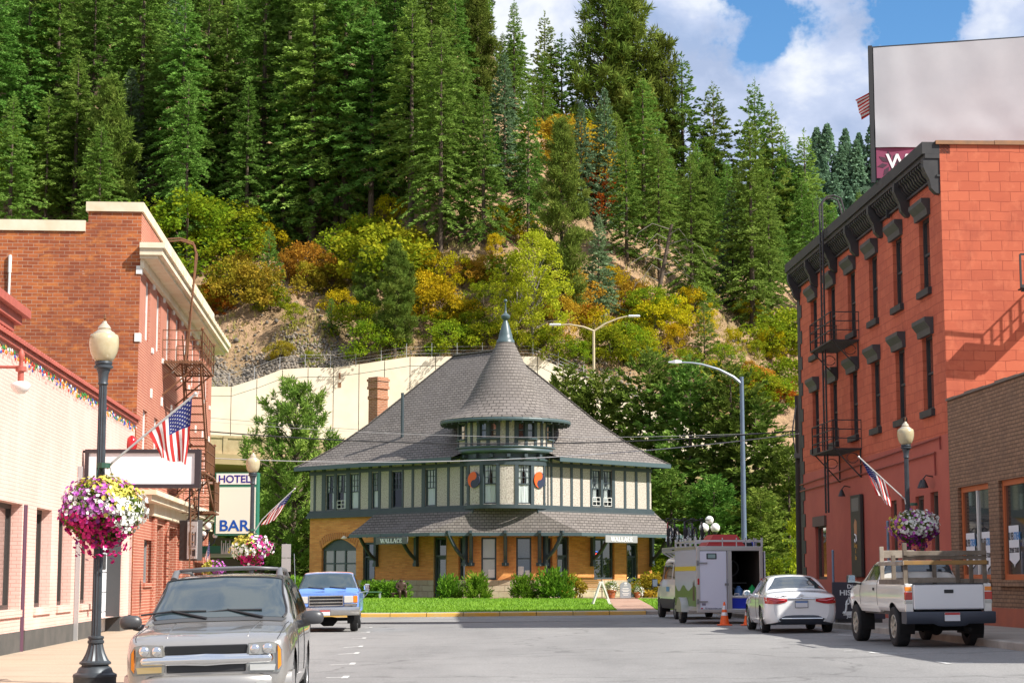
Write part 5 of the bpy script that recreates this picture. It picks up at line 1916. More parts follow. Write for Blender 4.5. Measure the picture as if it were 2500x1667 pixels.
# ------------------------------------------------------------------ trees and shrubs
def kites(B, D, L, W, rng, tilt=0.6):
 """Leaf blades: base points B, unit directions D, lengths L, widths W -> four corners each."""
 n = len(B)
 R = rng.normal(0, 1, (n, 3))
 S = np.cross(D, R)
 S /= np.linalg.norm(S, axis=1)[:, None] + 1e-9
 V = np.empty((n, 4, 3))
 V[:, 0] = B
 V[:, 1] = B + D * (L * .5)[:, None] + S * W[:, None]
 V[:, 2] = B + D * L[:, None]
 V[:, 3] = B + D * (L * .5)[:, None] - S * W[:, None]
 return V
def unit(a): return a / (np.linalg.norm(a, axis=-1, keepdims=True) + 1e-9)
def foliage_mat(name, c1, c2, c3=None, sc=0.9, trans=0.25, var=0.25, hue=0.05):
 m = bpy.data.materials.new(name)
 m.use_nodes = True
 m.node_tree.nodes.clear()
 new, ln = NT(m.node_tree)
 tc = new('ShaderNodeTexCoord')
 n = new('ShaderNodeTexNoise', i_Scale=sc, i_Detail=4.0, i_Roughness=0.7)
 ln(tc.outputs['Object'], n.inputs['Vector'])
 st = [(0.34, c1), (0.62, c2)]
 if c3: st = [(0.3, c1), (0.48, c2), (0.66, c3)]
 r = ramp(new, st)
 ln(n.outputs[0], r.inputs[0])
 oi = new('ShaderNodeObjectInfo')
 hs = new('ShaderNodeHueSaturation')
 mr = new('ShaderNodeMapRange')
 mr.inputs['To Min'].default_value = 1 - var
 mr.inputs['To Max'].default_value = 1 + var
 ln(oi.outputs['Random'], mr.inputs['Value'])
 ln(mr.outputs[0], hs.inputs['Value'])
 m7 = new('ShaderNodeMath', operation='MULTIPLY')
 m7.inputs[1].default_value = 7.31
 fr = new('ShaderNodeMath', operation='FRACT')
 mh = new('ShaderNodeMath', operation='MULTIPLY_ADD')
 mh.inputs[1].default_value = hue
 mh.inputs[2].default_value = .5 - hue / 2
 ln(oi.outputs['Random'], m7.inputs[0])
 ln(m7.outputs[0], fr.inputs[0])
 ln(fr.outputs[0], mh.inputs[0])
 ln(mh.outputs[0], hs.inputs['Hue'])
 ln(r.outputs[0], hs.inputs['Color'])
 b = new('ShaderNodeBsdfDiffuse')
 t = new('ShaderNodeBsdfTranslucent')
 ln(hs.outputs[0], b.inputs['Color'])
 ln(hs.outputs[0], t.inputs['Color'])
 ms = new('ShaderNodeMixShader')
 ms.inputs[0].default_value = trans
 ln(b.outputs[0], ms.inputs[1])
 ln(t.outputs[0], ms.inputs[2])
 o = new('ShaderNodeOutputMaterial')
 ln(ms.outputs[0], o.inputs[0])
 return m
m_bark = M('bark_brown', (0.085, 0.06, 0.042), .95, var=(2, (.14, .10, .07), .7))
m_barkg = M('bark_grey', (0.26, 0.23, 0.19), .95, var=(2, (.14, .12, .10), .7))
FM = {
 'fir': foliage_mat('fir_needles', (0.085, 0.165, 0.028), (0.155, 0.262, 0.045), (0.260, 0.380, 0.090), sc=.5, hue=.05, trans=.3),
 'blue': foliage_mat('spruce_needles', (0.095, 0.150, 0.075), (0.165, 0.240, 0.120), (0.25, 0.345, 0.19), sc=.6, hue=.03),
 'pine': foliage_mat('pine_needles', (0.070, 0.120, 0.020), (0.130, 0.190, 0.032), (0.215, 0.265, 0.055), sc=.45, hue=.03),
 'park': foliage_mat('park_pine_needles', (0.065, 0.130, 0.024), (0.130, 0.215, 0.036), (0.260, 0.350, 0.070), sc=.8, hue=.06, var=.32),
 'birch': foliage_mat('lime_leaves', (0.20, 0.26, 0.015), (0.36, 0.40, 0.022), (0.50, 0.50, 0.05), sc=.9, trans=.35, var=.12, hue=.02),
 'yellow': foliage_mat('yellow_leaves', (0.26, 0.26, 0.012), (0.48, 0.40, 0.014), (0.60, 0.44, 0.018), sc=.7, trans=.35, var=.2, hue=.04),
 'green': foliage_mat('green_leaves', (0.085, 0.15, 0.012), (0.17, 0.235, 0.014), (0.31, 0.32, 0.018), sc=.7, trans=.35, var=.2, hue=.05),
 'orange': foliage_mat('orange_leaves', (0.24, 0.17, 0.02), (0.42, 0.23, 0.025), (0.50, 0.34, 0.035), sc=.8, trans=.35, var=.2, hue=.04),
 'olive': foliage_mat('olive_leaves', (0.13, 0.13, 0.014), (0.27, 0.22, 0.02), (0.38, 0.27, 0.03), sc=.8, trans=.3, var=.2, hue=.04),
 'red': foliage_mat('red_leaves', (0.22, 0.05, 0.012), (0.40, 0.10, 0.012), (0.45, 0.18, 0.02), sc=.9, trans=.35, var=.15, hue=.03),
}
def trunk_mesh(h, r, mat, par, lean=(0, 0), limbs=(), name='trunk'):
 mb = MB()
 k = 7
 mb.tube([(lean[0] * (i / k) ** 1.5, lean[1] * (i / k) ** 1.5, -.6 + (h + .6) * i / k) for i in range(k + 1)], [r * (1 - .93 * i / k) + .015 for i in range(k + 1)], 7)
 for a, b, rr in limbs:
  p, q = Vector(a), Vector(b)
  m = (p + q) / 2 + Vector((0, 0, .12 * (q - p).length))
  mb.tube([p, m, q], [rr, rr * .7, rr * .25], 5)
 return mb.build(name, mat, par, smooth=60)
def conifer_V(seed, h, r, z0=.06, dens=1.0, droop=.35, up=.25, power=.8, ragged=.35, leaf=.46, wid=.17, gap=.0):
 rng = np.random.default_rng(seed)
 Bs, Ds, Ls = [], [], []
 limbs = []
 z = h * z0
 lobes = rng.uniform(0, 6.28, 3)
 while z < h * .985:
  t = (z - h * z0) / (h * (1 - z0))
  prof = (1 - t) ** power * min(1, .55 + 3.2 * t)
  k = int(rng.integers(5, 8))
  a0 = rng.uniform(0, 6.28)
  for i in range(k):
   if rng.random() < gap: continue
   a = a0 + 6.28 * i / k + rng.normal(0, .3)
   side = 1 + .13 * math.sin(a + lobes[0] + t * 3) + .10 * math.sin(2 * a + lobes[1] - t * 5)
   L = r * prof * side * (1 - ragged + ragged * 1.5 * rng.random()) + .16
   d = np.array([math.cos(a), math.sin(a), 0])
   sd_ = np.array([-d[1], d[0], 0])
   u0 = up * (.3 + 1.3 * t) + rng.normal(0, .08)
   dr = droop * (1.25 - t) + rng.normal(0, .06)
   if rng.random() < .10 and L > .8: limbs.append(((0, 0, z), tuple(d * L * .8 + np.array([0, 0, z + u0 * L * .8 - dr * L * .64])), .035))
   m = max(3, int(L / .21 * dens))
   s = rng.uniform(.12, 1.0, m) ** .75
   s[-1] = 1
   zz = z + rng.normal(0, .07, m) + (u0 * s - dr * s * s) * L
   wob = rng.normal(0, .05 * L, m)
   P = d[None] * (s * L)[:, None] + sd_[None] * wob[:, None]
   P[:, 2] = zz
   slope = u0 - 2 * dr * s
   for sg, w in ((0, .5), (1, 1), (-1, 1), (1, 1), (-1, 1)):
    ang = sg * rng.uniform(.35, 1.15, m)
    dd = d[None] * np.cos(ang)[:, None] + sd_[None] * np.sin(ang)[:, None]
    dd[:, 2] = slope * .7 + rng.normal(0.10, .24, m)
    Bs.append(P)
    Ds.append(unit(dd))
    Ls.append(leaf * rng.uniform(.65, 1.3, m) * (.55 + .45 * min(1, L / 2)))
  z += (.30 + .28 * (1 - t)) * rng.uniform(.75, 1.25) * (h / 24) ** .5
 B, D, L = np.concatenate(Bs), np.concatenate(Ds), np.concatenate(Ls)
 n = 26                                        # leader shoot
 zt = h * rng.uniform(.93, 1.02, n)
 B = np.concatenate([B, np.c_[rng.normal(0, .05, (n, 2)), zt]])
 a = rng.uniform(0, 6.28, n)
 D = np.concatenate([D, unit(np.c_[np.cos(a) * .6, np.sin(a) * .6, rng.uniform(.3, 1.4, n)])])
 L = np.concatenate([L, np.full(n, .32)])
 return kites(B, D, L, L * wid / .46 * .5 * 1.1, rng), limbs
def tuft_pine_V(seed, h, r, z0=.15, nb=70, top=.55, tuft=12, nl=.34, spread=1.0, power=.6, subs=4, upc=.55):
 """Long-needled pine: limbs that turn up at the ends, needles in tufts."""
 rng = np.random.default_rng(seed)
 T, TD, limbs = [], [], []
 for i in range(nb):
  t = (i + rng.random()) / nb
  z = h * (z0 + (1 - z0) * t * .97)
  a = i * 2.4 + rng.normal(0, .4)
  L = r * ((1 - t) ** power * min(1, .6 + 2.5 * t)) * rng.uniform(.6, 1.15) + .25
  d = np.array([math.cos(a), math.sin(a), 0])
  sd_ = np.array([-d[1], d[0], 0])
  u0 = rng.uniform(-.12, .28) + .5 * t
  f = lambda s: d * s * L + np.array([0, 0, z + u0 * s * L + upc * L * s ** 3 * .45])
  limbs.append((tuple(f(0)), tuple(f(.85)), .02 + .018 * L))
  for j in range(max(2, int(L * 3.1))):
   s = 1 - .72 * rng.random() ** 1.4
   p = f(s)
   q = p + sd_ * rng.normal(0, .20 * L * (1.15 - s) + .10) + np.array([0, 0, abs(rng.normal(0.06, .10))])
   for k in range(subs):
    o = rng.normal(0, .15, 3) * spread
    T.append(q + o)
    dv = d * rng.uniform(.0, .8) + sd_ * rng.normal(0, .45) + np.array([0, 0, rng.uniform(.35, 1.1)])
    TD.append(dv / np.linalg.norm(dv))
 for k in range(16):
  T.append(np.array([rng.normal(0, .07), rng.normal(0, .07), h * rng.uniform(.94, 1.0)]))
  TD.append(unit(np.array([rng.normal(0, .3), rng.normal(0, .3), 1])))
 T, TD = np.array(T), np.array(TD)
 B = np.repeat(T, tuft, 0)
 D = np.repeat(TD, tuft, 0)
 along = rng.uniform(-.5, .5, len(B))
 B = B + D * (along * nl)[:, None]
 D = unit(D * rng.uniform(.25, 1.0, len(B))[:, None] + rng.normal(0, .55, D.shape))
 L = nl * rng.uniform(.6, 1.15, len(B))
 return kites(B, D, L, L * .085, rng), limbs
def leafy_V(seed, h, r, z0=.1, clusters=130, per=70, leaf=.2, power=.5, cl=.55, lift=.0, flat=1.0):
 rng = np.random.default_rng(seed)
 C, limbs = [], []
 lob = rng.uniform(0, 6.28, 4)
 for i in range(clusters):
  t = rng.random() ** .9
  a = rng.uniform(0, 6.28)
  prof = math.sin(math.pi * min(1, .16 + .84 * t) ** 1.0) ** power * (1 + .25 * math.sin(2 * a + lob[0]) + .2 * math.sin(3 * a + 6 * t + lob[1]))
  rad = r * prof * (1 - .5 * rng.random() ** 2)
  C.append((rad * math.cos(a), rad * math.sin(a), h * (z0 + (1 - z0) * t * .96)))
  if i % 5 == 0:
   limbs.append(((0, 0, h * (z0 + .5 * t * (1 - z0))), C[-1], .02 + .02 * r / 3))
 C = np.array(C)
 n = clusters * per
 K = np.repeat(C, per, 0)
 dv = unit(rng.normal(0, 1, (n, 3)))
 rr = cl * rng.uniform(.6, 1.35, clusters).repeat(per) * (1 - .6 * rng.random(n) ** 2)
 B = K + dv * rr[:, None] * np.array([1, 1, .75 * flat])
 D = unit(dv * .6 + rng.normal(0, .7, (n, 3)) + np.array([0, 0, -.15 + lift]))
 L = leaf * rng.uniform(.6, 1.3, n)
 return kites(B, D, L, L * .36, rng), limbs
def spray_V(seed, h, r, n=900, leaf=.34):
 """Spreading juniper: feathery shoots rising outwards."""
 rng = np.random.default_rng(seed)
 Bs, Ds = [], []
 for i in range(n // 9):
  a = rng.uniform(0, 6.28)
  el = rng.uniform(.15, 1.45)
  L = (r * math.cos(el) + h * math.sin(el)) * rng.uniform(.75, 1.1)
  d = np.array([math.cos(a) * math.cos(el), math.sin(a) * math.cos(el), math.sin(el)])
  for k in range(22):
   s = rng.uniform(.35, 1)
   Bs.append(d * L * s * .9 + rng.normal(0, .06, 3))
   Ds.append(d + rng.normal(0, .42, 3) + np.array([0, 0, .15]))
 B, D = np.array(Bs), unit(np.array(Ds))
 B[:, 2] = np.maximum(B[:, 2], .03)
 L = leaf * rng.uniform(.6, 1.2, len(B))
 return kites(B, D, L, L * .16, rng), []
PROTO = {}
def proto(key, V, limbs, fm, h, r, bark=m_bark):
 """Unlinked pair of meshes (crown, trunk) shared by every copy of the tree."""
 n = len(V)
 cr = np_mesh('crown', V.reshape(-1, 3), np.arange(n * 4).reshape(-1, 4), FM[fm])
 tr = trunk_mesh(h * .97, r, bark, None, limbs=limbs)
 PROTO[key] = (cr.data, tr.data, h)
 bpy.data.objects.remove(cr)
 bpy.data.objects.remove(tr)
for k, (h, r, pw_, rg_, dr, z0) in enumerate(((26, 4.9, .80, .38, .42, .05), (24, 4.3, .76, .44, .34, .08), (28, 4.9, .70, .50, .46, .16), (22, 4.7, .88, .34, .36, .03), (25, 4.2, .66, .55, .40, .24), (23, 4.3, .82, .42, .28, .06))):
 V, lb = conifer_V(20 + k, h, r, z0=z0, power=pw_, ragged=rg_, droop=dr, gap=.07, dens=1.6, leaf=.42, wid=.125)
 proto('fir%d' % k, V, lb, 'fir', h, .34)
for k, (h, r, pw_) in enumerate(((21, 4.2, .9), (17, 3.8, .95))):
 V, lb = conifer_V(50 + k, h, r, z0=.03, power=pw_, ragged=.42, droop=.26, up=.34, dens=.95, leaf=.5)
 proto('blue%d' % k, V, lb, 'blue', h, .26)
for k, (h, r) in enumerate(((26, 4.2), (23, 3.8))):
 V, lb = tuft_pine_V(60 + k, h, r, z0=.10, nb=120, tuft=10, nl=.66, spread=1.7, power=.55, subs=4, upc=.3)
 proto('pine%d' % k, V, lb, 'pine', h, .36)
V, lb = conifer_V(71, 8, 1.9, z0=.02, power=.9, ragged=.35, droop=.2, up=.4, dens=1.3, leaf=.3, wid=.15)
proto('young', V, lb, 'fir', 8, .10)
for k, (h, r, cl, pr) in enumerate(((11.5, 3.4, 150, 85), (9.5, 3.0, 120, 85))):
 V, lb = leafy_V(80 + k, h, r, clusters=cl, per=pr, leaf=.19, power=.6, lift=.3)
 proto('birch%d' % k, V, lb, 'birch', h, .12, m_barkg)
SHR = {}
for k, (h, r) in enumerate(((4.2, 2.6), (3.0, 2.4), (5.5, 2.4))):
 V, lb = leafy_V(90 + k, h, r, z0=.06, clusters=52, per=90, leaf=.19, power=.45, cl=.55)
 SHR[k] = (V, lb, h)
 for c in ('yellow', 'green', 'orange', 'olive', 'red'):
  proto(c + str(k), V, lb, c, h, .05, m_bark)
N_OF = {'fir': 'fir_tree', 'blue': 'spruce_tree', 'pine': 'pine_tree', 'young': 'fir_tree', 'birch': 'birch_tree', 'yellow': 'shrub', 'green': 'shrub', 'orange': 'shrub', 'olive': 'shrub', 'red': 'shrub'}
trng = random.Random(11)
def plant(key, p, h, label, group, cat=None, sx=1.0, lean=0.0, sink=0.3):
 cr, tr, h0 = PROTO[key]
 kind = key.rstrip('0123456789')
 s = h / h0
 o = thing(N_OF[kind], (p[0], p[1], p[2] - sink), label, cat or ('shrub' if N_OF[kind] == 'shrub' else 'tree'), trng.uniform(0, 6.28), group)
 o.scale = (s * sx, s * sx, s)
 o.rotation_euler.x = lean
 for n, me in (('crown', cr), ('trunk', tr)):
  c = bpy.data.objects.new(n, me)
  COL.objects.link(c)
  c.parent = o
 return o
def plant_px(key, u, vb, vt, label, group, sx=1.0):
 """Tree whose foot is on the hillside at pixel (u, vb) and whose tip reaches row vt."""
 p = on_hill(u, vb)
 top = onY(u, vt, p.y)
 return plant(key, p, max(1.5, top.z - p.z + .3), label, group, sx=sx)
G_FIR = 'dark firs on the steep hillside'
placed = []
def fir_px(key, u, vb, vt, label=None, sx=1.0, grp=G_FIR):
 o = plant_px(key, u, vb, vt, label, grp, sx)
 placed.append((o.location.x, o.location.y))
 return o
L_LEFT = 'dark green fir on the hillside above the brick hotel roof'
L_MID = 'tall dense fir on the hillside above the station roof'
L_RIGHT = 'fir on the ridge between the turret finial and the red building'
# trees that can be told apart, from left to right
fir_px('fir3', 20, 640, 235, 'fir with a light green crown at the left edge, just over the hotel coping', 1.1)
fir_px('blue0', 312, 560, 165, 'slim pale blue-green spruce in front of the dark firs above the hotel', .85, 'pale spruces on the hillside')
for (k, u, vb, vt, sx) in (('fir0', 130, 520, -160, 1.0), ('fir2', 220, 500, -90, 1.0), ('fir1', 60, 470, -200, 1.0), ('fir4', 395, 530, 90, 1.15), ('fir0', 440, 560, -20, 1.05), ('fir2', 340, 470, -220, 1.0), ('fir3', 180, 560, 130, 1.2),
                           ('fir5', 500, 520, -60, 1.1), ('fir1', 545, 560, 20, .95), ('fir2', -20, 540, -60, 1.0), ('fir5', 270, 545, 250, 1.0), ('fir4', 110, 560, 230, 1.0)):
 fir_px(k, u, vb, vt, L_LEFT, sx)
for (k, u, vb, vt, sx) in (('fir2', 640, 560, -180, 1.0), ('fir0', 760, 600, -120, 1.05), ('fir5', 840, 560, -160, 1.0), ('fir4', 905, 590, 20, 1.1), ('fir1', 700, 540, -250, 1.0),
                           ('fir2', 1075, 640, 60, 1.05), ('fir3', 1180, 590, 220, 1.0), ('fir4', 820, 560, 10, 1.0), ('fir1', 1130, 560, 130, .9), ('fir5', 960, 520, -140, 1.0), ('fir0', 1050, 470, -130, 1.0), ('fir3', 600, 600, 200, 1.0), ('fir5', 690, 610, 150, 1.0)):
 fir_px(k, u, vb, vt, L_MID, sx)
for (k, u, vb, vt, sx) in (('fir5', 1210, 470, 300, 1.1), ('fir3', 1275, 480, 330, 1.1), ('fir1', 1240, 420, 250, 1), ('fir0', 1310, 520, 340, 1)):
 fir_px(k, u, vb, vt, L_MID, sx)
fir_px('fir4', 1003, 570, 0, 'tall yellow-green fir with a bare dark lower trunk, left of the turret', 1.1)
for (k, u, vb, vt, sx, lab) in (('pine1', 1165, 330, -30, 1.0, 'olive brown pine high on the slope, left of the sky'),
                           ('fir3', 1255, 300, 5, .95, 'dark fir at the edge of the sky with a high tip'),
                           ('fir5', 1330, 340, 38, .9, 'dark fir on the skyline, the last but one before the gap of sky'),
                           ('fir4', 1372, 400, 95, 1.0, 'dark ragged fir on the skyline beside the gap of sky'),
                           ('pine0', 1478, 400, -60, 1.0, 'huge broad pine standing against the sky at the middle of the skyline'),
                           ('pine1', 1545, 420, -10, .9, 'tall pine close behind the huge broad skyline pine'),
                           ('pine1', 1617, 420, 88, .7, 'thin open-crowned pine against the clouds'),
                           ('fir3', 1668, 500, 145, 1.05, 'olive fir with a bushy crown right of the thin open pine'),
                           ('fir2', 1745, 520, 208, .95, 'dark pointed fir standing clear on the skyline'),
                           ('fir2', 1846, 480, 202, .85, 'slender open fir with the tallest tip on the right-hand skyline'),
                           ('fir3', 1888, 500, 265, .9, 'short fir close behind the slender open skyline fir'),
                           ('fir5', 1920, 520, 325, .8, 'small dark fir on the skyline above the fire escape hook'),
                           ('fir3', 1968, 600, 328, 1.0, 'full dark fir rising beside the gooseneck of the red building'),
                           ('blue0', 1478, 560, 215, .85, 'pale grey-green spruce in front of the huge skyline pine'),
                           ('fir1', 1572, 590, 195, 1.25, 'broad bright green fir in the middle of the right-hand slope'),
                           ('blue1', 1420, 520, 250, .8, 'grey-green spruce left of the orange shrubs high on the slope'),
                           ('fir4', 1290, 640, 240, .9, 'narrow fir in front of the skyline firs, above the turret'),
                           ('pine0', 1372, 800, 290, .9, 'olive green pine rising behind the bright lime birch'),
                           ('blue1', 1462, 800, 530, 1.0, 'blue-green spruce between the lime birch and the leaning dead trunk'),
                           ('fir0', 1690, 760, 380, 1.1, 'large dense fir right of the leaning dead trunk'),
                           ('blue0', 1790, 740, 455, 1.0, 'grey-green spruce low on the slope above the blue street light'),
                           ('fir5', 1838, 820, 290, .95, 'tall fir low on the slope, right of the blue street light'),
                           ('fir1', 1880, 800, 440, 1.0, 'fir with a bright green side beside the red building, nearest the wall'),
                           ('fir0', 1955, 700, 400, 1.0, 'dark broad fir just left of the black cornice end'),
                           ('fir2', 1610, 700, 330, 1.1, 'dark fir behind the broad bright green one'),
                           ('fir3', 1740, 620, 330, 1.2, 'fir half way up the right slope below the pointed skyline fir'),
                           ('fir5', 1530, 640, 320, 1.0, 'fir half hidden behind the broad bright green fir'),
                           ('blue0', 1232, 470, 130, 1.0, 'silvery green spruce on the left slope below the skyline pair')):
 fir_px(k, u, vb, vt, lab, sx)
# the rest of the wood, thick enough to hide the slope
SKY_V = [(-300, -500), (1170, -400), (1225, 0), (1240, 55), (1330, 50), (1372, 100), (1392, 275), (1420, 250), (1445, 90), (1478, 0), (1560, 20), (1600, 100), (1640, 130), (1700, 240), (1745, 215), (1780, 340), (1840, 225), (1865, 210), (1900, 290), (1930, 345), (1990, 350), (2015, 410), (2300, 420)]
fr_ = random.Random(5)
n_f = 0
for i in range(900):
 x, y = fr_.uniform(-75, 45), fr_.uniform(158, 262)
 u = 1250 + F * x / y
 lo = 161 if u < 560 else 167 if u < 1150 else 172 if u < 1300 else 178 if u < 1400 else 168
 if y < lo + fr_.random() * 5 or u > 2120 or u < -260: continue
 if 1270 < u < 1420 and y < 190: continue
 if any((x - a) ** 2 + (y - b) ** 2 < (10 if u > 1150 else 8.5) for a, b in placed): continue
 z = hz(x, y)
 if (z - HC) / y > .335: continue
 h = fr_.uniform(13, 20) if u < 1250 else fr_.uniform(8, 14)
 k = fr_.choice(['fir0', 'fir1', 'fir2', 'fir3', 'fir4', 'fir5', 'fir0', 'fir5', 'blue0', 'pine1'])
 vl = max(lerp_pts(SKY_V, u - 25), lerp_pts(SKY_V, u), lerp_pts(SKY_V, u + 25)) + 15
 h = min(h, (onY(u, vl, y).z - z) / 1.1)
 if h < 5: continue
 lab = L_LEFT if u < 560 else L_MID if u < 1250 else L_RIGHT
 if k[:3] != 'fir':
  lab = {'blue': 'pale spruce scattered among the dark firs of the hillside wood', 'pine': 'olive pine scattered among the dark firs of the hillside wood'}[k[:4]]
 plant(k, (x, y, z), h * fr_.uniform(.9, 1.1), lab, G_FIR if k[:3] == 'fir' else 'other conifers in the hillside wood', sx=fr_.uniform(.9, 1.15))
 placed.append((x, y))
 n_f += 1
 if n_f >= 175: break
# shrubs and small trees of the lower slope
G_SH = 'autumn shrubs along the foot of the hill'
def shr(c, pts, label, sz=(1, 1)):
 for (u, vb, vt) in pts:
  k = trng.randrange(3)
  o = plant_px(c + str(k), u, vb, vt, label, G_SH, sx=trng.uniform(.8, 1.15))
for i, (u, vb, vt) in enumerate(((455, 690, 470), (520, 640, 490), (590, 600, 500), (420, 640, 500), (560, 610, 520), (490, 650, 560))):
 plant_px('green%d' % (2 if i < 4 else 0), u, vb, vt, 'large yellow-green shrub beside the hotel cornice', G_SH, sx=1.5)
shr('olive', ((560, 740, 640), (620, 750, 650), (585, 700, 610), (520, 760, 680), (750, 710, 640), (810, 720, 650), (1130, 800, 730), (1010, 650, 560), (690, 880, 840), (1660, 840, 790), (1760, 640, 590)), 'brownish olive shrub on the open slope')
shr('orange', ((700, 690, 610), (745, 680, 600), (800, 700, 620), (1150, 700, 640), (1190, 690, 620), (1370, 840, 720), (1390, 780, 660), (1855, 960, 900), (1830, 930, 880), (1545, 760, 690)), 'orange shrub on the lower slope')
shr('red', ((520, 750, 690), (548, 765, 720), (1420, 800, 740), (1900, 985, 930)), 'rust red shrub on the slope')
shr('yellow', ((1010, 670, 590), (1060, 680, 610), (1075, 790, 700), (1120, 790, 730), (1215, 560, 500), (1500, 760, 650), (1640, 800, 720), (1690, 800, 700), (1600, 820, 740), (1730, 820, 760), (1650, 870, 790), (1880, 880, 800), (1790, 860, 800), (1210, 640, 570), (1240, 580, 500), (960, 560, 480), (1450, 830, 750), (1560, 880, 800), (1740, 960, 880), (1110, 700, 620), (1040, 740, 670), (830, 780, 710), (1280, 600, 520), (900, 610, 540), (640, 620, 550), (1830, 800, 730)), 'yellow shrub on the hillside')
for (u, vb, vt) in ((905, 880, 785), (880, 830, 740), (930, 700, 560), (970, 720, 600), (890, 640, 540), (850, 640, 560), (760, 900, 860), (1010, 760, 700), (720, 800, 740), (660, 770, 700), (1100, 860, 790), (1060, 830, 760), (1150, 830, 760), (1180, 770, 690), (1410, 900, 830), (1450, 890, 800), (1530, 880, 790), (1680, 930, 850), (1820, 980, 900), (1880, 1000, 920), (1700, 760, 690), (1590, 780, 700), (1340, 880, 800), (1240, 700, 620), (1490, 880, 800), (1900, 870, 790), (1940, 860, 760), (1560, 830, 760), (1925, 960, 880), (1770, 900, 840), (1600, 900, 850), (45, 480, 330), (90, 500, 390), (1190, 860, 790), (1850, 880, 830)):
 plant_px('green%d' % trng.randrange(3), u, vb, vt, 'green and yellow leafy shrub on the lower hillside', G_SH, sx=1.2)
for (u, vb, vt, c) in ((1385, 470, 290, 'orange'), (1410, 480, 330, 'orange'), (1440, 500, 360, 'orange'), (1425, 440, 300, 'yellow'), (1400, 400, 290, 'yellow'), (1455, 530, 420, 'red'), (1480, 520, 440, 'red')):
 plant_px(c + '2', u, vb, vt, 'bright autumn shrub in the orange streak high on the slope', 'orange streak of shrubs high on the slope', sx=1.3)
for (u, vb, vt, lab) in ((655, 700, 565, 'small bright green fir among the orange shrubs'), (808, 815, 730, 'small dark green fir alone on the bare slope'), (1720, 870, 740, 'young green fir beside the yellow shrubs')):
 plant_px('young', u, vb, vt, lab, 'young firs on the slope', sx=1.25)
plant_px('pine1', 963, 872, 590, 'open young pine with yellow patches left of the turret', None, sx=1.15)
plant_px('pine0', 890, 800, 600, 'open young pine on the slope, left of a taller pine', None, sx=1.1)
plant_px('pine1', 1000, 790, 640, 'small ragged pine on the slope close left of the turret', None, sx=1.1)
b_ = on_hill(1300, 862)
plant('birch0', b_, onY(1300, 565, b_.y).z - b_.z + .5, 'bright lime birch right behind the turret finial', None, sx=1.0)
plant('birch1', on_hill(1262, 870), 7.0, 'shorter lime birch at the foot of the bright lime birch', None)
# the leaning dead trunk and a standing snag
p0, p1 = onY(1583, 800, 165), onY(1640, 548, 165)
t0 = thing('dead_trunk', p0, 'grey leaning dead trunk with curved bare branches on the right slope', 'dead tree')
mb = MB()
d = p1 - p0
mb.tube([d * t - Vector((0, 0, 1.5 * (1 - t))) for t in (0, .3, .6, .9, 1)], [.24, .22, .19, .15, .13], 8)
mb.build('trunk', m_bark, t0, smooth=50)
mb = MB()
for i in range(11):
 b0 = d * (.45 + .05 * i)
 sg = 1 if i % 2 else -1
 w = 1.2 + .5 * math.sin(i * 2)
 mb.tube([b0, b0 + Vector((sg * w, -.3, .5)), b0 + Vector((sg * w * 1.8, -.5, -.4)), b0 + Vector((sg * w * 2.1, -.6, -1.6))], [.05, .035, .022, .008], 5)
mb.build('branch', m_barkg, t0)
s0 = on_hill(1466, 470)
t1 = thing('dead_trunk', s0, 'pale bare dead spruce beside the orange streak of shrubs', 'dead tree')
mb = MB()
mb.tube([(0, 0, -.5), (.05, 0, 5)], [.12, .03], 6)
mb.build('trunk', m_barkg, t1)
mb = MB()
for i in range(34):
 a, z = i * 2.4, .6 + i * .125
 L = 1.3 * (1 - i / 40)
 mb.tube([(0, 0, z), (L * math.cos(a), L * math.sin(a), z - .1)], [.02, .005], 4)
mb.build('branch', m_barkg, t1)
# distant wooded ridge at the right
V, lb = conifer_V(99, 20, 4.2, z0=.02, dens=.28, leaf=1.0, wid=.5)
rng = np.random.default_rng(3)
xs = np.linspace(40, 330, 60)
ridge = lambda x: 121 + 5 * np.sin(x * .06 + 1) - .05 * (x - 90)
VR = np.array([(x, 470 + 5 * j, max(0, float(ridge(x))) * (j / 16.0) ** .8) for j in range(17) for x in xs])
I = np.arange(60 * 16).reshape(16, 60)[:, :-1].ravel()
far = np_mesh('distant_hill', VR, np.c_[I, I + 1, I + 61, I + 60], M('far_forest_floor', (0.03, 0.06, 0.03), .95))
tag(far, kind='structure')
Vs = []
for i in range(330):
 x, j = rng.uniform(55, 150), rng.random()
 base = np.array([x, 470 + 80 * j, float(ridge(x)) * j ** .8 - 1])
 s = rng.uniform(.5, .9)
 idx = rng.random(len(V)) < .5
 Vs.append(V[idx] * s + base)
Vs = np.concatenate(Vs)
n = len(Vs)
tag(np_mesh('distant_forest', Vs.reshape(-1, 3), np.arange(n * 4).reshape(-1, 4), foliage_mat('far_needles', (0.12, 0.21, 0.13), (0.20, 0.31, 0.19), sc=.1)), kind='stuff')
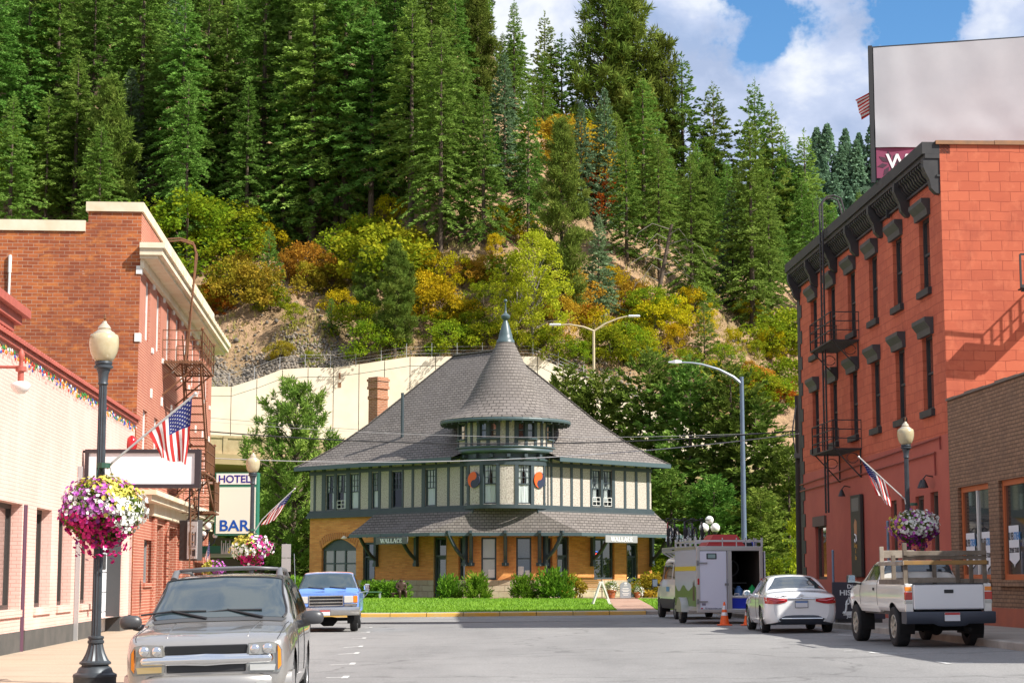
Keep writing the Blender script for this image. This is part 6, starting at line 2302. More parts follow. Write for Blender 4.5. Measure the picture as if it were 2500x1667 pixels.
# ---- pines and garden plants round the station
for k, (h, r, nb) in enumerate(((12.5, 3.8, 95), (11.0, 3.7, 85), (13, 4.1, 95))):
 if k: V, lb = conifer_V(120 + k, h, r, z0=.05, power=.62, ragged=.5, droop=.16, up=.42, dens=1.9, leaf=.36, wid=.13, gap=.03)
 else: V, lb = tuft_pine_V(120, h, r, z0=.16, nb=nb, tuft=15, nl=.40, spread=.62, power=.62, subs=3, upc=1.0)
 proto('park%d' % k, V, lb, 'park', h, .22, m_bark)
N_OF['park'] = 'pine_tree'
def at(u, Y, z): return (onY(u, 1400, Y).x, Y, z)
plant('park0', at(716, 115, .2), 13.6, 'upright pine with candle-like shoots between the hotel sign and the station', None, sx=1.0)
plant('park1', at(640, 121, .1), 8.5, 'dark shaded pine behind the hotel bar sign', None, sx=1.2)
plant('park1', at(770, 119, .1), 7.5, 'dark low pine against the left wall of the station', None, sx=1.25)
plant('park2', at(690, 126, .1), 9.0, 'dark pine in the shade under the elevated road', None, sx=1.1)
GP = 'pines crowded right of the station'
for (u, Y, vt, k, sx, lab) in ((1388, 126, 893, 'park1', .8, 'pointed pine showing just over the right slope of the station roof'),
                               (1475, 125, 905, 'park1', .95, 'second pine tip over the station roof, right of the pointed one'),
                               (1590, 122, 850, 'park2', .9, 'tall dark pine behind the right end of the station'),
                               (1690, 120, 870, 'park2', .95, 'broadest pine, left of the blue street light pole'),
                               (1790, 118, 880, 'park2', .95, 'tall pine right behind the blue street light pole'),
                               (1850, 117, 960, 'park1', 1.1, 'shorter light green pine beside the red building'),
                               (1640, 113, 1130, 'park1', 1.15, 'low bushy pine behind the bicycles'),
                               (1745, 111, 1150, 'park1', 1.2, 'low bushy pine behind the globe lamps'),
                               (1860, 109, 1180, 'park1', 1.15, 'low bushy pine behind the dark utility pole'),
                               (1930, 113, 1075, 'park2', 1.0, 'pine partly hidden by the red building')):
 z = onY(u, vt, Y).z
 plant(k, at(u, Y, -.1), z, lab, GP, sx=sx)
V, lb = leafy_V(140, 5.5, 1.7, clusters=100, per=70, leaf=.16, power=.5)
proto('green9', V, lb, 'birch', 5.5, .08)
plant('green9', at(1980, 90, .1), 6.0, 'bright leafy young tree between the utility pole and the red building', None, sx=.62)
plant('green1', at(1690, 104, .1), 3.0, 'leafy bush right of the station, behind the van', None, sx=1.0)
for k in range(3):
 V, lb = spray_V(150 + k, 1.35, 1.55, n=1500, leaf=.30)
 FM.setdefault('jun', foliage_mat('juniper_sprays', (0.05, 0.12, 0.012), (0.11, 0.22, 0.02), (0.20, 0.32, 0.03), sc=1.5, var=.1, hue=.02))
 proto('jun%d' % k, V, [], 'jun', 1.35, .05)
N_OF['jun'] = 'juniper_bush'
GJ = 'green juniper bushes along the station front'
for i, (u, Y, hh, sx, lab) in enumerate(((1098, 95.0, 1.25, .95, 'bright juniper bush at the left end of the row by the station steps'), (1166, 94.6, 1.35, 1.0, 'juniper bush second in the row, under the paper-covered window'),
                                         (1277, 94.6, 1.3, .95, 'juniper bush third in the row, left of the largest'), (1352, 94.4, 1.55, 1.2, 'largest juniper bush, beside the wooden bench'))):
 p = onY(u, 1400, Y)
 plant('jun%d' % (i % 3), (p.x, Y, lawnz(p.x, Y)), hh * .80, lab, GJ, cat='bush', sx=sx * .62, sink=.05)
p = onY(1395, 1400, 95.2)
V, lb = leafy_V(160, 1.1, .7, clusters=30, per=60, leaf=.11, power=.4, cl=.25)
proto('olive9', V, lb, 'olive', 1.1, .02)
plant('olive9', (p.x, 95.2, .56), 1.15, 'small brownish bush at the end of the juniper row, by the bench', None, sink=.02)
p = onY(1592, 1400, 98)
plant('olive9', (p.x, 98, .45), 1.3, 'dry brown bush against the stone base at the right corner of the station', None, sx=1.3, sink=.02)
for i, (u, Y) in enumerate(((905, 98.5), (935, 97.8), (960, 97.2), (700, 96), (740, 97))):
 p = onY(u, 1400, Y)
 plant('jun%d' % (i % 3), (p.x, Y, lawnz(p.x, Y)), .75 if i < 3 else .9, 'low shaded green bush by the left wall of the station' if i < 3 else 'low green bush on the lawn behind the sign post', 'low shaded bushes left of the station', cat='bush', sx=1.1, sink=.05)
V, lb = leafy_V(170, 2.4, .42, z0=.02, clusters=60, per=60, leaf=.09, power=.15, cl=.22)
proto('green8', V, lb, 'green', 2.4, .03)
p = onY(1889, 1400, 80)
plant('green8', (p.x, 80, .15), 2.3, 'narrow clipped yellow-green cypress behind the trailer', None, sink=.02)
# ------------------------------------------------------------------ vehicles
def crom(P, t):
 """Catmull-Rom through rows of P (n,k,3) at parameter t."""
 n = len(P)
 i = min(int(t), n - 2)
 f = t - i
 p0, p1, p2, p3 = P[max(i - 1, 0)], P[i], P[i + 1], P[min(i + 2, n - 1)]
 return .5 * ((2 * p1) + (-p0 + p2) * f + (2 * p0 - 5 * p1 + 4 * p2 - p3) * f * f + (-p0 + 3 * p1 - 3 * p2 + p3) * f ** 3)
class Skin:
 """Body surface from stations (y, [(x, z)...] half sections, sill to centre line)."""
 def __init__(s, st, tight=()):
  P = np.array([[(x, y + (q[2] if len(q) > 2 else 0), z) for q in sec for x, z in [q[:2]]] for y, sec in st], float)
  s.P, s.n, s.k = P, P.shape[0], P.shape[1]
 def at(s, a, b, off=0.0, side=1):
  e = 1e-3
  g = lambda a_, b_: crom(np.array([crom(s.P, min(max(a_, 0), s.n - 1))]).transpose(1, 0, 2), min(max(b_, 0), s.k - 1))[0]
  p = g(a, b)
  if off:
   da = g(min(a + e * 8, s.n - 1), b) - g(max(a - e * 8, 0), b)
   db = g(a, min(b + e * 8, s.k - 1)) - g(a, max(b - e * 8, 0))
   nn = np.cross(da, db)
   L = np.linalg.norm(nn)
   if L > 1e-12:
    nn /= L
    if nn[0] * p[0] + nn[2] * (p[2] - .7) < 0:
     nn = -nn
    p = p + nn * off
  return Vector((p[0] * side, p[1], p[2]))
 def body(s, name, mat, par, wheels=(), na=6, nb=5, smooth=50, wr=.4):
  mb = MB()
  A = [i / na for i in range((s.n - 1) * na + 1)]
  B = [i / nb for i in range((s.k - 1) * nb + 1)]
  S = [crom(s.P, a) for a in A]
  G = np.array([[crom(row[:, None, :], b)[0] for b in B] for row in S])
  G[:, -1, 0] = 0
  out = np.zeros(G.shape[:2], bool)
  for (wy, wz, R) in wheels:
   dy, dz = G[:, :, 1] - wy, G[:, :, 2] - wz
   d = np.hypot(dy, dz)
   ins = (d < R) & (G[:, :, 0] > .45)
   out |= ins
  keep_f = []
  na_, nb_ = G.shape[:2]
  for i in range(na_ - 1):
   for j in range(nb_ - 1):
    if out[i, j] and out[i + 1, j] and out[i, j + 1] and out[i + 1, j + 1]: continue
    keep_f.append((i, j))
  for (wy, wz, R) in wheels:
   for i in range(na_):
    for j in range(nb_):
     if out[i, j]:
      dy, dz = G[i, j, 1] - wy, G[i, j, 2] - wz
      d = math.hypot(dy, dz)
      if 1e-6 < d < R:
       G[i, j, 1] = wy + dy / d * R
       G[i, j, 2] = wz + dz / d * R
  vs = [tuple(p) for p in G.reshape(-1, 3)] + [(-p[0], p[1], p[2]) for p in G.reshape(-1, 3)]
  N = na_ * nb_
  fs = []
  for i, j in keep_f:
   a, b, c, d = i * nb_ + j, (i + 1) * nb_ + j, (i + 1) * nb_ + j + 1, i * nb_ + j + 1
   fs.append((a, d, c, b))
   fs.append((N + a, N + b, N + c, N + d))
  for e in (0, na_ - 1):
   r = [e * nb_ + j for j in range(nb_)]
   fs.append(tuple(r + [N + q for q in reversed(r)]))
  mb.mesh(vs, fs)
  o = mb.build(name, mat, par)
  me = o.data
  import bmesh as _bm
  bm = _bm.new()
  bm.from_mesh(me)
  _bm.ops.remove_doubles(bm, verts=bm.verts, dist=1e-4)
  bm.to_mesh(me)
  bm.free()
  shade(me, smooth)
  return o
 def panel(s, mb, a0, a1, b0, b1, off=.006, side=1, n=8, m=6, both=False, cut=None):
  """Patch lying just off the skin; corners may differ: a0/a1 can be (at b0, at b1)."""
  A0 = a0 if isinstance(a0, tuple) else (a0, a0)
  A1 = a1 if isinstance(a1, tuple) else (a1, a1)
  rows = []
  for j in range(m + 1):
   t = j / m
   l, r = A0[0] + (A0[1] - A0[0]) * t, A1[0] + (A1[1] - A1[0]) * t
   rows.append([s.at(l + (r - l) * i / n, b0 + (b1 - b0) * t, off, side) for i in range(n + 1)])
  mb.loft(rows, False)
 def screen(s, mb, a0, a1, b0, off=.006, n=12, m=8, b1=None):
  """Windscreen-like patch right across the centre line from b0 to b0 mirrored."""
  rows = []
  K = s.k - 1
  A0 = a0 if isinstance(a0, tuple) else (a0, a0)
  for i in range(m + 1):
   t = i / m
   row = []
   for j in range(-n, n + 1):
    q = abs(j) / n
    bb = K - (K - (b0[0] + (b0[1] - b0[0]) * t if isinstance(b0, tuple) else b0)) * q
    row.append(s.at(a0 + (a1 - a0) * t, bb, off, 1 if j >= 0 else -1))
   rows.append(row)
  mb.loft(rows, False)
m_tyre = M('tyre_rubber', (0.016, 0.016, 0.017), .85, bump=(40, .4))
m_chrome = M('chrome', (0.80, 0.80, 0.80), .08, 1.0)
m_blackp = M('black_plastic', (0.022, 0.022, 0.024), .5)
m_well = M('wheel_well', (0.01, 0.01, 0.01), .95)
m_amber = M('amber_lens', (0.75, 0.22, 0.01), .2, coat=.6)
m_redl = M('red_lens', (0.42, 0.008, 0.012), .15, coat=.8)
m_lens = M('clear_lens', (0.42, 0.42, 0.40), .12, coat=1.0)
m_plate = M('plate_white', (0.66, 0.66, 0.68), .5)
m_mirror = M('mirror_glass', (0.35, 0.42, 0.45), .05, .9)
def wheel(par, x, y, r, w, rim_m, side, n_sp=5, rim_k=.62, steer=0.0):
 e = bpy.data.objects.new('wheel', None)
 mb = MB()
 prof = [(r * rim_k, -w * .42), (r * .86, -w * .5), (r * .95, -w * .46), (r, -w * .34), (r, w * .34), (r * .95, w * .46), (r * .86, w * .5), (r * rim_k, w * .42)]
 ring = []
 n = 36
 for a_ in range(n):
  a = 2 * math.pi * a_ / n
  ring.append([(q, rr * math.cos(a), rr * math.sin(a)) for rr, q in prof])
 mb.loft(ring + [ring[0]], False)
 t = mb.build('wheel', m_tyre, par, smooth=50)
 t.location = (x, y, r)
 t.rotation_euler.z = steer
 mb = MB()
 o = side * w * .40
 mb.disc((o * .5, 0, 0), (1, 0, 0), r * rim_k, 28)
 for k in range(n_sp):
  a = 2 * math.pi * k / n_sp + .3
  c, s_ = math.cos(a), math.sin(a)
  mb.bar((o * 1.0, .05 * r * c, .05 * r * s_), (o * .95, r * rim_k * c, r * rim_k * s_), r * .17, r * .09, up=(1, 0, 0))
 mb.tube([(o * .98, r * rim_k * .95 * math.cos(a), r * rim_k * .95 * math.sin(a)) for a in frange(0, 2 * math.pi, 28)], r * .05, 6)
 mb.cyl((o * .5, 0, 0), (o * 1.08, 0, 0), r * .15, 12)
 mb.build('rim', rim_m, t, smooth=40)
 return t
def well(par, wheels, half, depth=.34):
 for (wy, wz, R) in wheels:
  mb = MB()
  for sg in (-1, 1):
   A = frange(-.35, math.pi + .35, 18)
   mb.loft([[(sg * (half - .02), wy + R * math.cos(a), wz + R * math.sin(a)) for a in A], [(sg * (half - depth), wy + R * math.cos(a), wz + R * math.sin(a)) for a in A]], False)
   mb.face([(sg * (half - depth), wy + R * math.cos(a), wz + R * math.sin(a)) for a in A])
  mb.build('wheel_arch', m_well, par)
def seam(par, sk, paths, mat=None, r=.006, name='seam'):
 for pts, side in paths:
  mb = MB()
  mb.tube([sk.at(p, q, .001, side) for p, q in pts], r, 4)
  mb.build(name, mat or m_blackp, par)
def plate(par, x, y, z, w=.31, h=.155, face=1, band=None, nrm=None):
 mb = MB()
 mb.mat(m_blackp).box(x - w / 2 - .012, x + w / 2 + .012, y, y + face * .008, z - .012, z + h + .012)
 mb.mat(m_plate).box(x - w / 2, x + w / 2, y + face * .008, y + face * .014, z, z + h)
 if band:
  mb.mat(band).box(x - w / 2 + .004, x + w / 2 - .004, y + face * .014, y + face * .017, z + h * .72, z + h - .004)
 return mb.build('number_plate', None, par)
# ---- pewter SUV, nose towards the camera (local -y is forward)
def build_suv():
 pos = (onY(508, 1600, 21.1).x, 21.1, -0.02)
 t = thing('suv', pos, 'pewter grey SUV with chrome grille bar parked nose-on at the near left kerb', 'car', math.atan2(.055, 1), ry=math.radians(-1.6))
 paint = M('pewter_paint', (0.37, 0.35, 0.325), .34, .65, coat=1.0, var=(120, (0.43, .41, .38), .5))
 st = [
  (0.00, [(.62, .40), (.66, .46), (.68, .60), (.68, .70), (.66, .80), (.62, .84), (.40, .86), (.20, .865), (0, .87)]),
  (0.06, [(.80, .36), (.84, .46), (.855, .62), (.85, .76), (.82, .885), (.74, .915), (.45, .93), (.2, .935), (0, .94)]),
  (0.30, [(.87, .34), (.905, .46), (.92, .66), (.91, .82), (.875, .955), (.78, .985), (.45, 1.0), (.2, 1.0), (0, 1.0)]),
  (0.80, [(.89, .32), (.925, .46), (.94, .70), (.925, .88), (.885, 1.005), (.79, 1.035), (.46, 1.055), (.2, 1.05), (0, 1.05)]),
  (1.25, [(.89, .30), (.925, .46), (.94, .72), (.925, .92), (.885, 1.045), (.80, 1.07), (.46, 1.09), (.2, 1.09), (0, 1.09)]),
  (1.45, [(.89, .30), (.925, .46), (.94, .74), (.93, .94), (.895, 1.065), (.84, 1.10), (.50, 1.13), (.25, 1.135), (0, 1.135)]),
  (1.62, [(.89, .30), (.925, .46), (.94, .74), (.93, .95), (.90, 1.08), (.845, 1.17), (.76, 1.21), (.4, 1.235), (0, 1.24)]),
  (2.20, [(.89, .30), (.925, .46), (.94, .75), (.93, .97), (.90, 1.10), (.83, 1.34), (.735, 1.55), (.60, 1.625), (0, 1.655)]),
  (2.45, [(.89, .30), (.925, .46), (.94, .75), (.93, .98), (.90, 1.11), (.825, 1.37), (.73, 1.62), (.60, 1.705), (0, 1.735)]),
  (3.30, [(.89, .30), (.925, .46), (.94, .76), (.93, .99), (.90, 1.12), (.82, 1.40), (.72, 1.66), (.58, 1.745), (0, 1.77)]),
  (4.30, [(.89, .32), (.92, .46), (.935, .78), (.925, 1.0), (.90, 1.13), (.815, 1.40), (.71, 1.64), (.57, 1.72), (0, 1.745)]),
  (4.70, [(.86, .36), (.885, .48), (.90, .80), (.89, 1.0), (.87, 1.12), (.78, 1.38), (.68, 1.58), (.55, 1.65), (0, 1.67)]),
  (4.85, [(.78, .40), (.80, .50), (.82, .80), (.80, 1.0), (.78, 1.1), (.70, 1.3), (.60, 1.45), (.5, 1.5), (0, 1.52)]),
 ]
 st = [(y, [(x, z if z < 1 else 1 + (z - 1) * .88) for x, z in q]) for y, q in st]
 sk = Skin(st)
 W = [(.92, .36, .43), (3.75, .36, .43)]
 sk.body('body', paint, t, W, na=8, nb=6, smooth=60)
 well(t, W, .92)
 gl = GLASS('windscreen_glass', (0.025, 0.04, 0.045), .015, 1.0)
 mb = MB()
 sk.screen(mb, 5.55, 7.35, (5.55, 6.62), off=.008)
 w_ = mb.build('windscreen', gl, t, smooth=60)
 mb = MB()
 for sg in (-1, 1):
  mb.tube([sk.at(5.5 + 1.87 * k / 8, 5.5 + 1.1 * k / 8, .010, sg) for k in range(9)], .014, 5)
 mb.tube([sk.at(7.38, 8 - 1.38 * abs(j) / 8, .010, 1 if j >= 0 else -1) for j in range(-8, 9)], .012, 5)
 mb.build('seal', m_blackp, w_)
 mb = MB()
 for sg in (-1, 1):
  sk.panel(mb, (5.95, 7.3), (8.4, 8.4), 4.25, 6.1, .008, sg)
  sk.panel(mb, (8.5, 8.5), (9.45, 9.45), 4.25, 6.1, .008, sg)
  sk.panel(mb, (9.55, 9.55), (10.3, 10.2), 4.3, 6.0, .008, sg)
 mb.build('side_window', gl, t, smooth=60)
 # cowl and wipers
 mb = MB()
 rows = []
 for i in range(4):
  a = 4.72 + .8 * i / 3
  rows.append([sk.at(a, 8 - 2.75 * abs(j) / 10, .007, 1 if j >= 0 else -1) for j in range(-10, 11)])
 mb.loft(rows, False)
 mb.build('cowl', M('cowl_grey', (.06, .062, .065), .6), t)
 for (xp, dirx) in ((.52, -1), (-.15, -1)):
  mb = MB()
  y0, z0 = 1.46, 1.16
  mb.tube([(xp, y0, z0), (xp - .38, y0 + .16, z0 + .085), (xp - .44, y0 + .18, z0 + .10)], [.018, .012, .01], 6)
  mb.tube([(xp - .80, y0 + .155, z0 + .055), (xp - .44, y0 + .175, z0 + .09), (xp - .02, y0 + .165, z0 + .085)], .012, 5)
  mb.build('wiper', m_blackp, t)
 seam(t, sk, [([(1.15 + .45 * k, 4.75 + .03 * k) for k in range(9)], sg) for sg in (-1, 1)])
 seam(t, sk, [([(5.6 + 0 * k, 1.0 + .45 * k) for k in range(8)], sg) for sg in (-1, 1)] + [([(8.45, 1.0 + .45 * k) for k in range(8)], sg) for sg in (-1, 1)])
 # hood creases
 mb = MB()
 for sg in (-1, 1):
  mb.tube([sk.at(1.4 + 3.2 * k / 8, 6.0 - .12 * k / 8, -.011, sg) for k in range(9)], .016, 6)
 mb.build('hood_crease', paint, t, smooth=60)
 # nose: dark grille, chrome bar, lamps
 mb = MB()
 mb.mat(m_blackp)
 mb.box(-.46, .46, -.012, .05, .775, .875, .01)
 mb.box(-.44, .44, -.012, .05, .575, .665, .01)
 mb.build('grille', None, t)
 mb = MB()
 for k in range(46):
  x = -.45 + .02 * k
  mb.bar((x, -.014, .78), (x + .05, -.014, .87), .004)
  mb.bar((x + .05, -.0155, .78), (x, -.0155, .87), .004)
 mb.build('grille_mesh', M('mesh_grey', (.05, .05, .05), .4, .5), t)
 mb = MB()
 P = [(-.76, .06), (-.745, .035), (-.70, .0), (-.52, -.02), (-.25, -.04), (0, -.055), (.25, -.04), (.52, -.02), (.70, .0), (.745, .035), (.76, .06)]
 rings = []
 for x, y in P:
  h = .03 if abs(x) > .75 else .055 if abs(x) > .1 else .066
  rings.append([(x, y, .715 - h), (x, y - .025, .715 - h * .6), (x, y - .035, .715), (x, y - .025, .715 + h * .6), (x, y, .715 + h), (x, y + .03, .715)])
 mb.loft(rings, True, True)
 mb.build('chrome_bar', m_chrome, t, smooth=50)
 for sg in (-1, 1):
  h = MB()
  h.mat(M('lamp_housing', (.27, .27, .255), .15, .5, coat=1.0))
  out = [(.475, .885), (.70, .895), (.80, .875), (.845, .80), (.845, .62), (.815, .555), (.47, .565), (.455, .66), (.455, .80)]
  def yy(x): return .0 + max(0, (abs(x) - .6)) ** 2 * .9
  F0 = [(sg * x, yy(x) - .035, z) for x, z in out]
  F1 = [(sg * (x * 1.0), yy(x) + .10, z) for x, z in out]
  cx, cz = .655, .73
  n0 = len(h.v)
  h.face(F0 if sg < 0 else list(reversed(F0)))
  h.loft([F0, F1], True)
  hl = h.build('headlight', None, t)
  l = MB()
  l.mat(m_chrome)
  for x, z, r in ((.545, .82, .056), (.685, .825, .058)):
   l.lathe([(.001, -.02), (r * .6, -.012), (r, 0), (r * 1.05, .02)], 18, (0, 0, 0))
   nv = 18 * 4
   for q in range(len(l.v) - nv, len(l.v)):
    a_, b_, c_ = l.v[q]
    l.v[q] = (sg * x + a_, yy(x) - .045 + c_, z + b_)
  l.build('reflector', None, hl, smooth=60)
  l = MB()
  l.prism([(.80, .855), (.832, .80), (.835, .63), (.80, .585)], lambda a, b, d: (sg * a, yy(a) - .052 + d, b), 0, .03)
  l.build('turn_lens', m_amber, hl)
  l = MB()
  l.prism([(.49, .585), (.76, .578), (.775, .645), (.49, .65)], lambda a, b, d: (sg * a, yy(a) - .048 + d, b), 0, .02)
  l.build('side_lens', m_lens if sg > 0 else M('yellowed_lens', (.35, .25, .10), .12, coat=1), hl)
  l = MB()
  l.prism([(.48, .76), (.775, .765), (.78, .875), (.70, .888), (.48, .878)], lambda a, b, d: (sg * a, yy(a) - .049 + d, b), 0, .006)
  l.build('lens', GLASS_L, hl)
 # bumper
 mb = MB()
 rings = []
 for k in range(25):
  q = -1 + 2 * k / 24
  x = .935 * math.sin(q * math.pi / 2) if False else .94 * q
  y = -.10 + .30 * abs(q) ** 3.2
  rings.append([(x, y + .16, .555), (x, y + .02, .545), (x, y - .02, .50), (x, y - .02, .40), (x, y + .02, .30), (x, y + .18, .26)])
 mb.loft(rings, False)
 for rg_ in (rings[0], rings[-1]):
  x = rg_[0][0]
  mb.loft([rg_, [(x, .75 if i not in (0,) else .5, p[2] * (1 if i < 3 else .9)) for i, p in enumerate(rg_)]], False)
 mb.build('bumper', paint, t, smooth=50)
 mb = MB()
 mb.box(-.30, .30, -.135, -.10, .30, .40, .01)
 mb.box(-.10, .08, -.15, -.12, .375, .42, .01)
 mb.build('bumper_insert', m_blackp, t)
 for sg in (-1, 1):
  mb = MB()
  mb.lathe([(.001, -.02), (.05, -.015), (.065, 0), (.07, .03)], 16)
  o = mb.build('fog_lamp', m_lens, t, smooth=60)
  o.rotation_euler.x = math.pi / 2
  o.rotation_euler = (-math.pi / 2 + math.pi, 0, 0)
  o.location = (sg * .62, -.06, .41)
  m = MB()                                  # door mirror
  m.lathe([(.001, -.085), (.06, -.08), (.085, -.05), (.095, 0), (.088, .05), (.06, .085), (.001, .095)], 16, (0, 0, 0))
  for q in range(len(m.v)):
   a_, b_, c_ = m.v[q]
   m.v[q] = (sg * 1.10 + a_ * 1.45 + c_ * .0, 1.80 + b_ * .75, 1.11 + c_ * .95)
  m.tube([(sg * .90, 1.84, 1.03), (sg * .98, 1.82, 1.045), (sg * 1.06, 1.81, 1.07)], [.05, .045, .05], 8)
  m.build('mirror', M('mirror_shell', (.055, .055, .058), .38), t, smooth=60)
  r_ = MB()                                 # roof rail
  pts = [(sg * .66, 2.5, 1.70), (sg * .65, 2.62, 1.79), (sg * .64, 3.0, 1.815), (sg * .63, 4.1, 1.80), (sg * .63, 4.4, 1.70)]
  r_.tube(pts, [.05, .038, .024, .024, .04], 8)
  r_.build('roof_rail', M('rail_grey', (.12, .12, .125), .4), t, smooth=60)
  for y in (.92, 3.75):
   wheel(t, sg * .80, y, .365, .245, M('alloy', (.5, .5, .5), .3, .9), sg)
 mb = MB()
 mb.tube([(-.62, 2.75, 1.815), (-.3, 2.75, 1.84), (.3, 2.75, 1.84), (.62, 2.75, 1.815)], .02, 8)
 mb.tube([(-.62, 4.0, 1.815), (-.3, 4.0, 1.835), (.3, 4.0, 1.835), (.62, 4.0, 1.815)], .02, 8)
 mb.build('cross_bar', MATS['rail_grey'], t, smooth=60)
 mb = MB()
 sk.panel(mb, 1.2, 10.5, .02, .55, .008, 1, n=30)
 sk.panel(mb, 1.2, 10.5, .02, .55, .008, -1, n=30)
 for c in bpy.data.objects:
  if c.parent == t: c.location.z -= {'roof_rail': .095, 'cross_bar': .095, 'wiper': .016}.get(c.name.split('.')[0], 0)
 return t
GLASS_L = M('headlight_cover', (.30, .30, .29), .06, .2, coat=1.0)
build_suv()
# ---- old blue pickup, nose towards the camera
def box_cab(name_):
 pass
def build_blue():
 D = 55.8
 pos = (onY(797, 1500, D).x, D, 0.0)
 t = thing('pickup_truck', pos, 'faded blue old pickup truck with a sun-bleached orange roof, facing us on the left', 'truck', math.atan2(.055, 1), ry=math.radians(-1.0))
 blue = M('faded_blue_paint', (0.12, 0.25, 0.62), .35, coat=.6, var=(2.5, (0.17, 0.29, 0.62), .7))
 top = M('bleached_roof_paint', (0.52, 0.24, 0.15), .8, var=(6, (.62, .58, .55), .8))
 st = [
  (0.00, [(.86, .62), (.90, .70), (.91, .85), (.91, .98), (.90, 1.06), (.86, 1.11), (.5, 1.13), (.2, 1.13), (0, 1.13)]),
  (0.05, [(.92, .60), (.955, .70), (.965, .86), (.965, 1.0), (.95, 1.09), (.89, 1.14), (.5, 1.16), (.2, 1.16), (0, 1.16)]),
  (0.50, [(.93, .56), (.965, .70), (.975, .88), (.975, 1.02), (.955, 1.11), (.88, 1.155), (.5, 1.18), (.2, 1.18), (0, 1.18)]),
  (1.30, [(.93, .52), (.965, .70), (.975, .90), (.975, 1.06), (.955, 1.15), (.88, 1.20), (.5, 1.22), (.2, 1.225), (0, 1.225)]),
  (1.42, [(.93, .52), (.965, .70), (.975, .90), (.975, 1.07), (.955, 1.17), (.90, 1.23), (.80, 1.25), (.4, 1.26), (0, 1.26)]),
  (1.90, [(.93, .50), (.965, .70), (.975, .92), (.975, 1.08), (.955, 1.18), (.84, 1.50), (.76, 1.72), (.62, 1.80), (0, 1.83)]),
  (2.10, [(.93, .50), (.965, .70), (.975, .92), (.975, 1.08), (.955, 1.19), (.835, 1.52), (.75, 1.76), (.60, 1.84), (0, 1.87)]),
  (2.90, [(.93, .50), (.965, .70), (.975, .92), (.975, 1.08), (.955, 1.19), (.835, 1.52), (.75, 1.77), (.60, 1.84), (0, 1.86)]),
  (3.05, [(.93, .50), (.965, .70), (.975, .92), (.975, 1.08), (.955, 1.18), (.84, 1.48), (.74, 1.68), (.58, 1.73), (0, 1.75)]),
  (3.16, [(.93, .50), (.965, .70), (.975, .92), (.975, 1.06), (.955, 1.12), (.84, 1.15), (.74, 1.16), (.58, 1.16), (0, 1.16)]),
 ]
 st = [(y, [(x, z if z < 1.26 else 1.26 + (z - 1.26) * .84) for x, z in q]) for y, q in st]
 sk = Skin(st)
 W = [(.85, .40, .46)]
 sk.body('body', blue, t, W, na=6, nb=5, smooth=45)
 gl = GLASS('truck_glass', (0.03, 0.05, 0.06), .02, 1.0)
 mb = MB()
 sk.screen(mb, 4.12, 4.93, (5.35, 6.45), .008)
 mb.build('windscreen', gl, t, smooth=60)
 mb = MB()
 for sg in (-1, 1):
  mb.tube([sk.at(4.08 + .9 * k / 6, 5.3 + 1.2 * k / 6, .008, sg) for k in range(7)], .022, 5)
  sk.panel(mb.mat(gl), (4.35, 5.0), 7.5, 4.3, 6.0, .008, sg)
  mb.mat(m_chrome)
 mb.tube([sk.at(4.98, 8 - 1.5 * abs(j) / 8, .008, 1 if j >= 0 else -1) for j in range(-8, 9)], .018, 5)
 mb.build('side_window', m_chrome, t)
 mb = MB()
 rows = [[sk.at(5.15 + 2.0 * i / 8, 8 - 1.75 * abs(j) / 8, .006, 1 if j >= 0 else -1) for j in range(-8, 9)] for i in range(9)]
 mb.loft(rows, False)
 mb.build('roof', top, t, smooth=60)
 for xp in (.55, -.1):
  mb = MB()
  mb.tube([(xp, 1.40, 1.275), (xp - .5, 1.46, 1.33)], .014, 5)
  mb.build('wiper', m_blackp, t)
 # load bed
 mb = MB()
 mb.mat(blue)
 for sg in (-1, 1):
  mb.box(sg * .90, sg * .97, 3.22, 5.15, .55, 1.10, .02)
 mb.box(-.9, .9, 5.08, 5.14, .6, 1.08)
 mb.box(-.9, .9, 3.2, 3.26, .6, 1.06)
 mb.box(-.88, .88, 3.26, 5.08, .58, .62)
 mb.build('load_bed', None, t)
 # front
 mb = MB()
 mb.mat(m_blackp).box(-.50, .50, -.02, .04, .775, 1.075)
 mb.mat(m_chrome)
 for z in (.775, .865, .96, 1.055):
  mb.box(-.51, .51, -.045, -.02, z - .004, z + .022)
 for x in (-.51, .49):
  mb.box(x, x + .02, -.0445, -.02, .775, 1.077)
 mb.build('grille', None, t)
 mb = MB()
 mb.mat(m_blackp)
 for k in range(9):
  mb.box(-.45 + .11 * k, -.444 + .11 * k, -.03, -.019, .78, 1.06)
 mb.build('grille_bar', None, t)
 for sg in (-1, 1):
  mb = MB()
  mb.box(sg * .535, sg * .80, -.03, .03, .86, 1.06, .01)
  h = mb.build('headlight', M('old_lens', (.55, .53, .48), .2, coat=.8), t)
  mb = MB()
  mb.box(sg * .805, sg * .93, -.02, .06, .86, 1.06, .01)
  mb.build('turn_lens', m_amber, h)
  mb = MB()
  mb.box(sg * .535, sg * .92, -.035, .02, .755, .835, .01)
  mb.build('lower_trim', m_chrome if sg > 0 else blue, t)
  mb = MB()
  mb.box(sg * 1.09, sg * 1.27, 1.52, 1.60, 1.20, 1.40, .03)
  m_ = mb.build('mirror', m_chrome, t)
  mb = MB()
  mb.tube([(sg * .96, 1.5, 1.14), (sg * 1.22, 1.54, 1.18), (sg * 1.24, 1.55, 1.24)], .012, 5)
  mb.tube([(sg * 1.23, 1.54, 1.16), (sg * .97, 1.45, .86)], .012, 5)
  mb.build('arm', m_chrome, m_)
  for y in (.85, 4.1):
   wheel(t, sg * .80, y, .385, .235, M('steel_rim', (.45, .45, .45), .4, .8), sg)
 mb = MB()
 rings = []
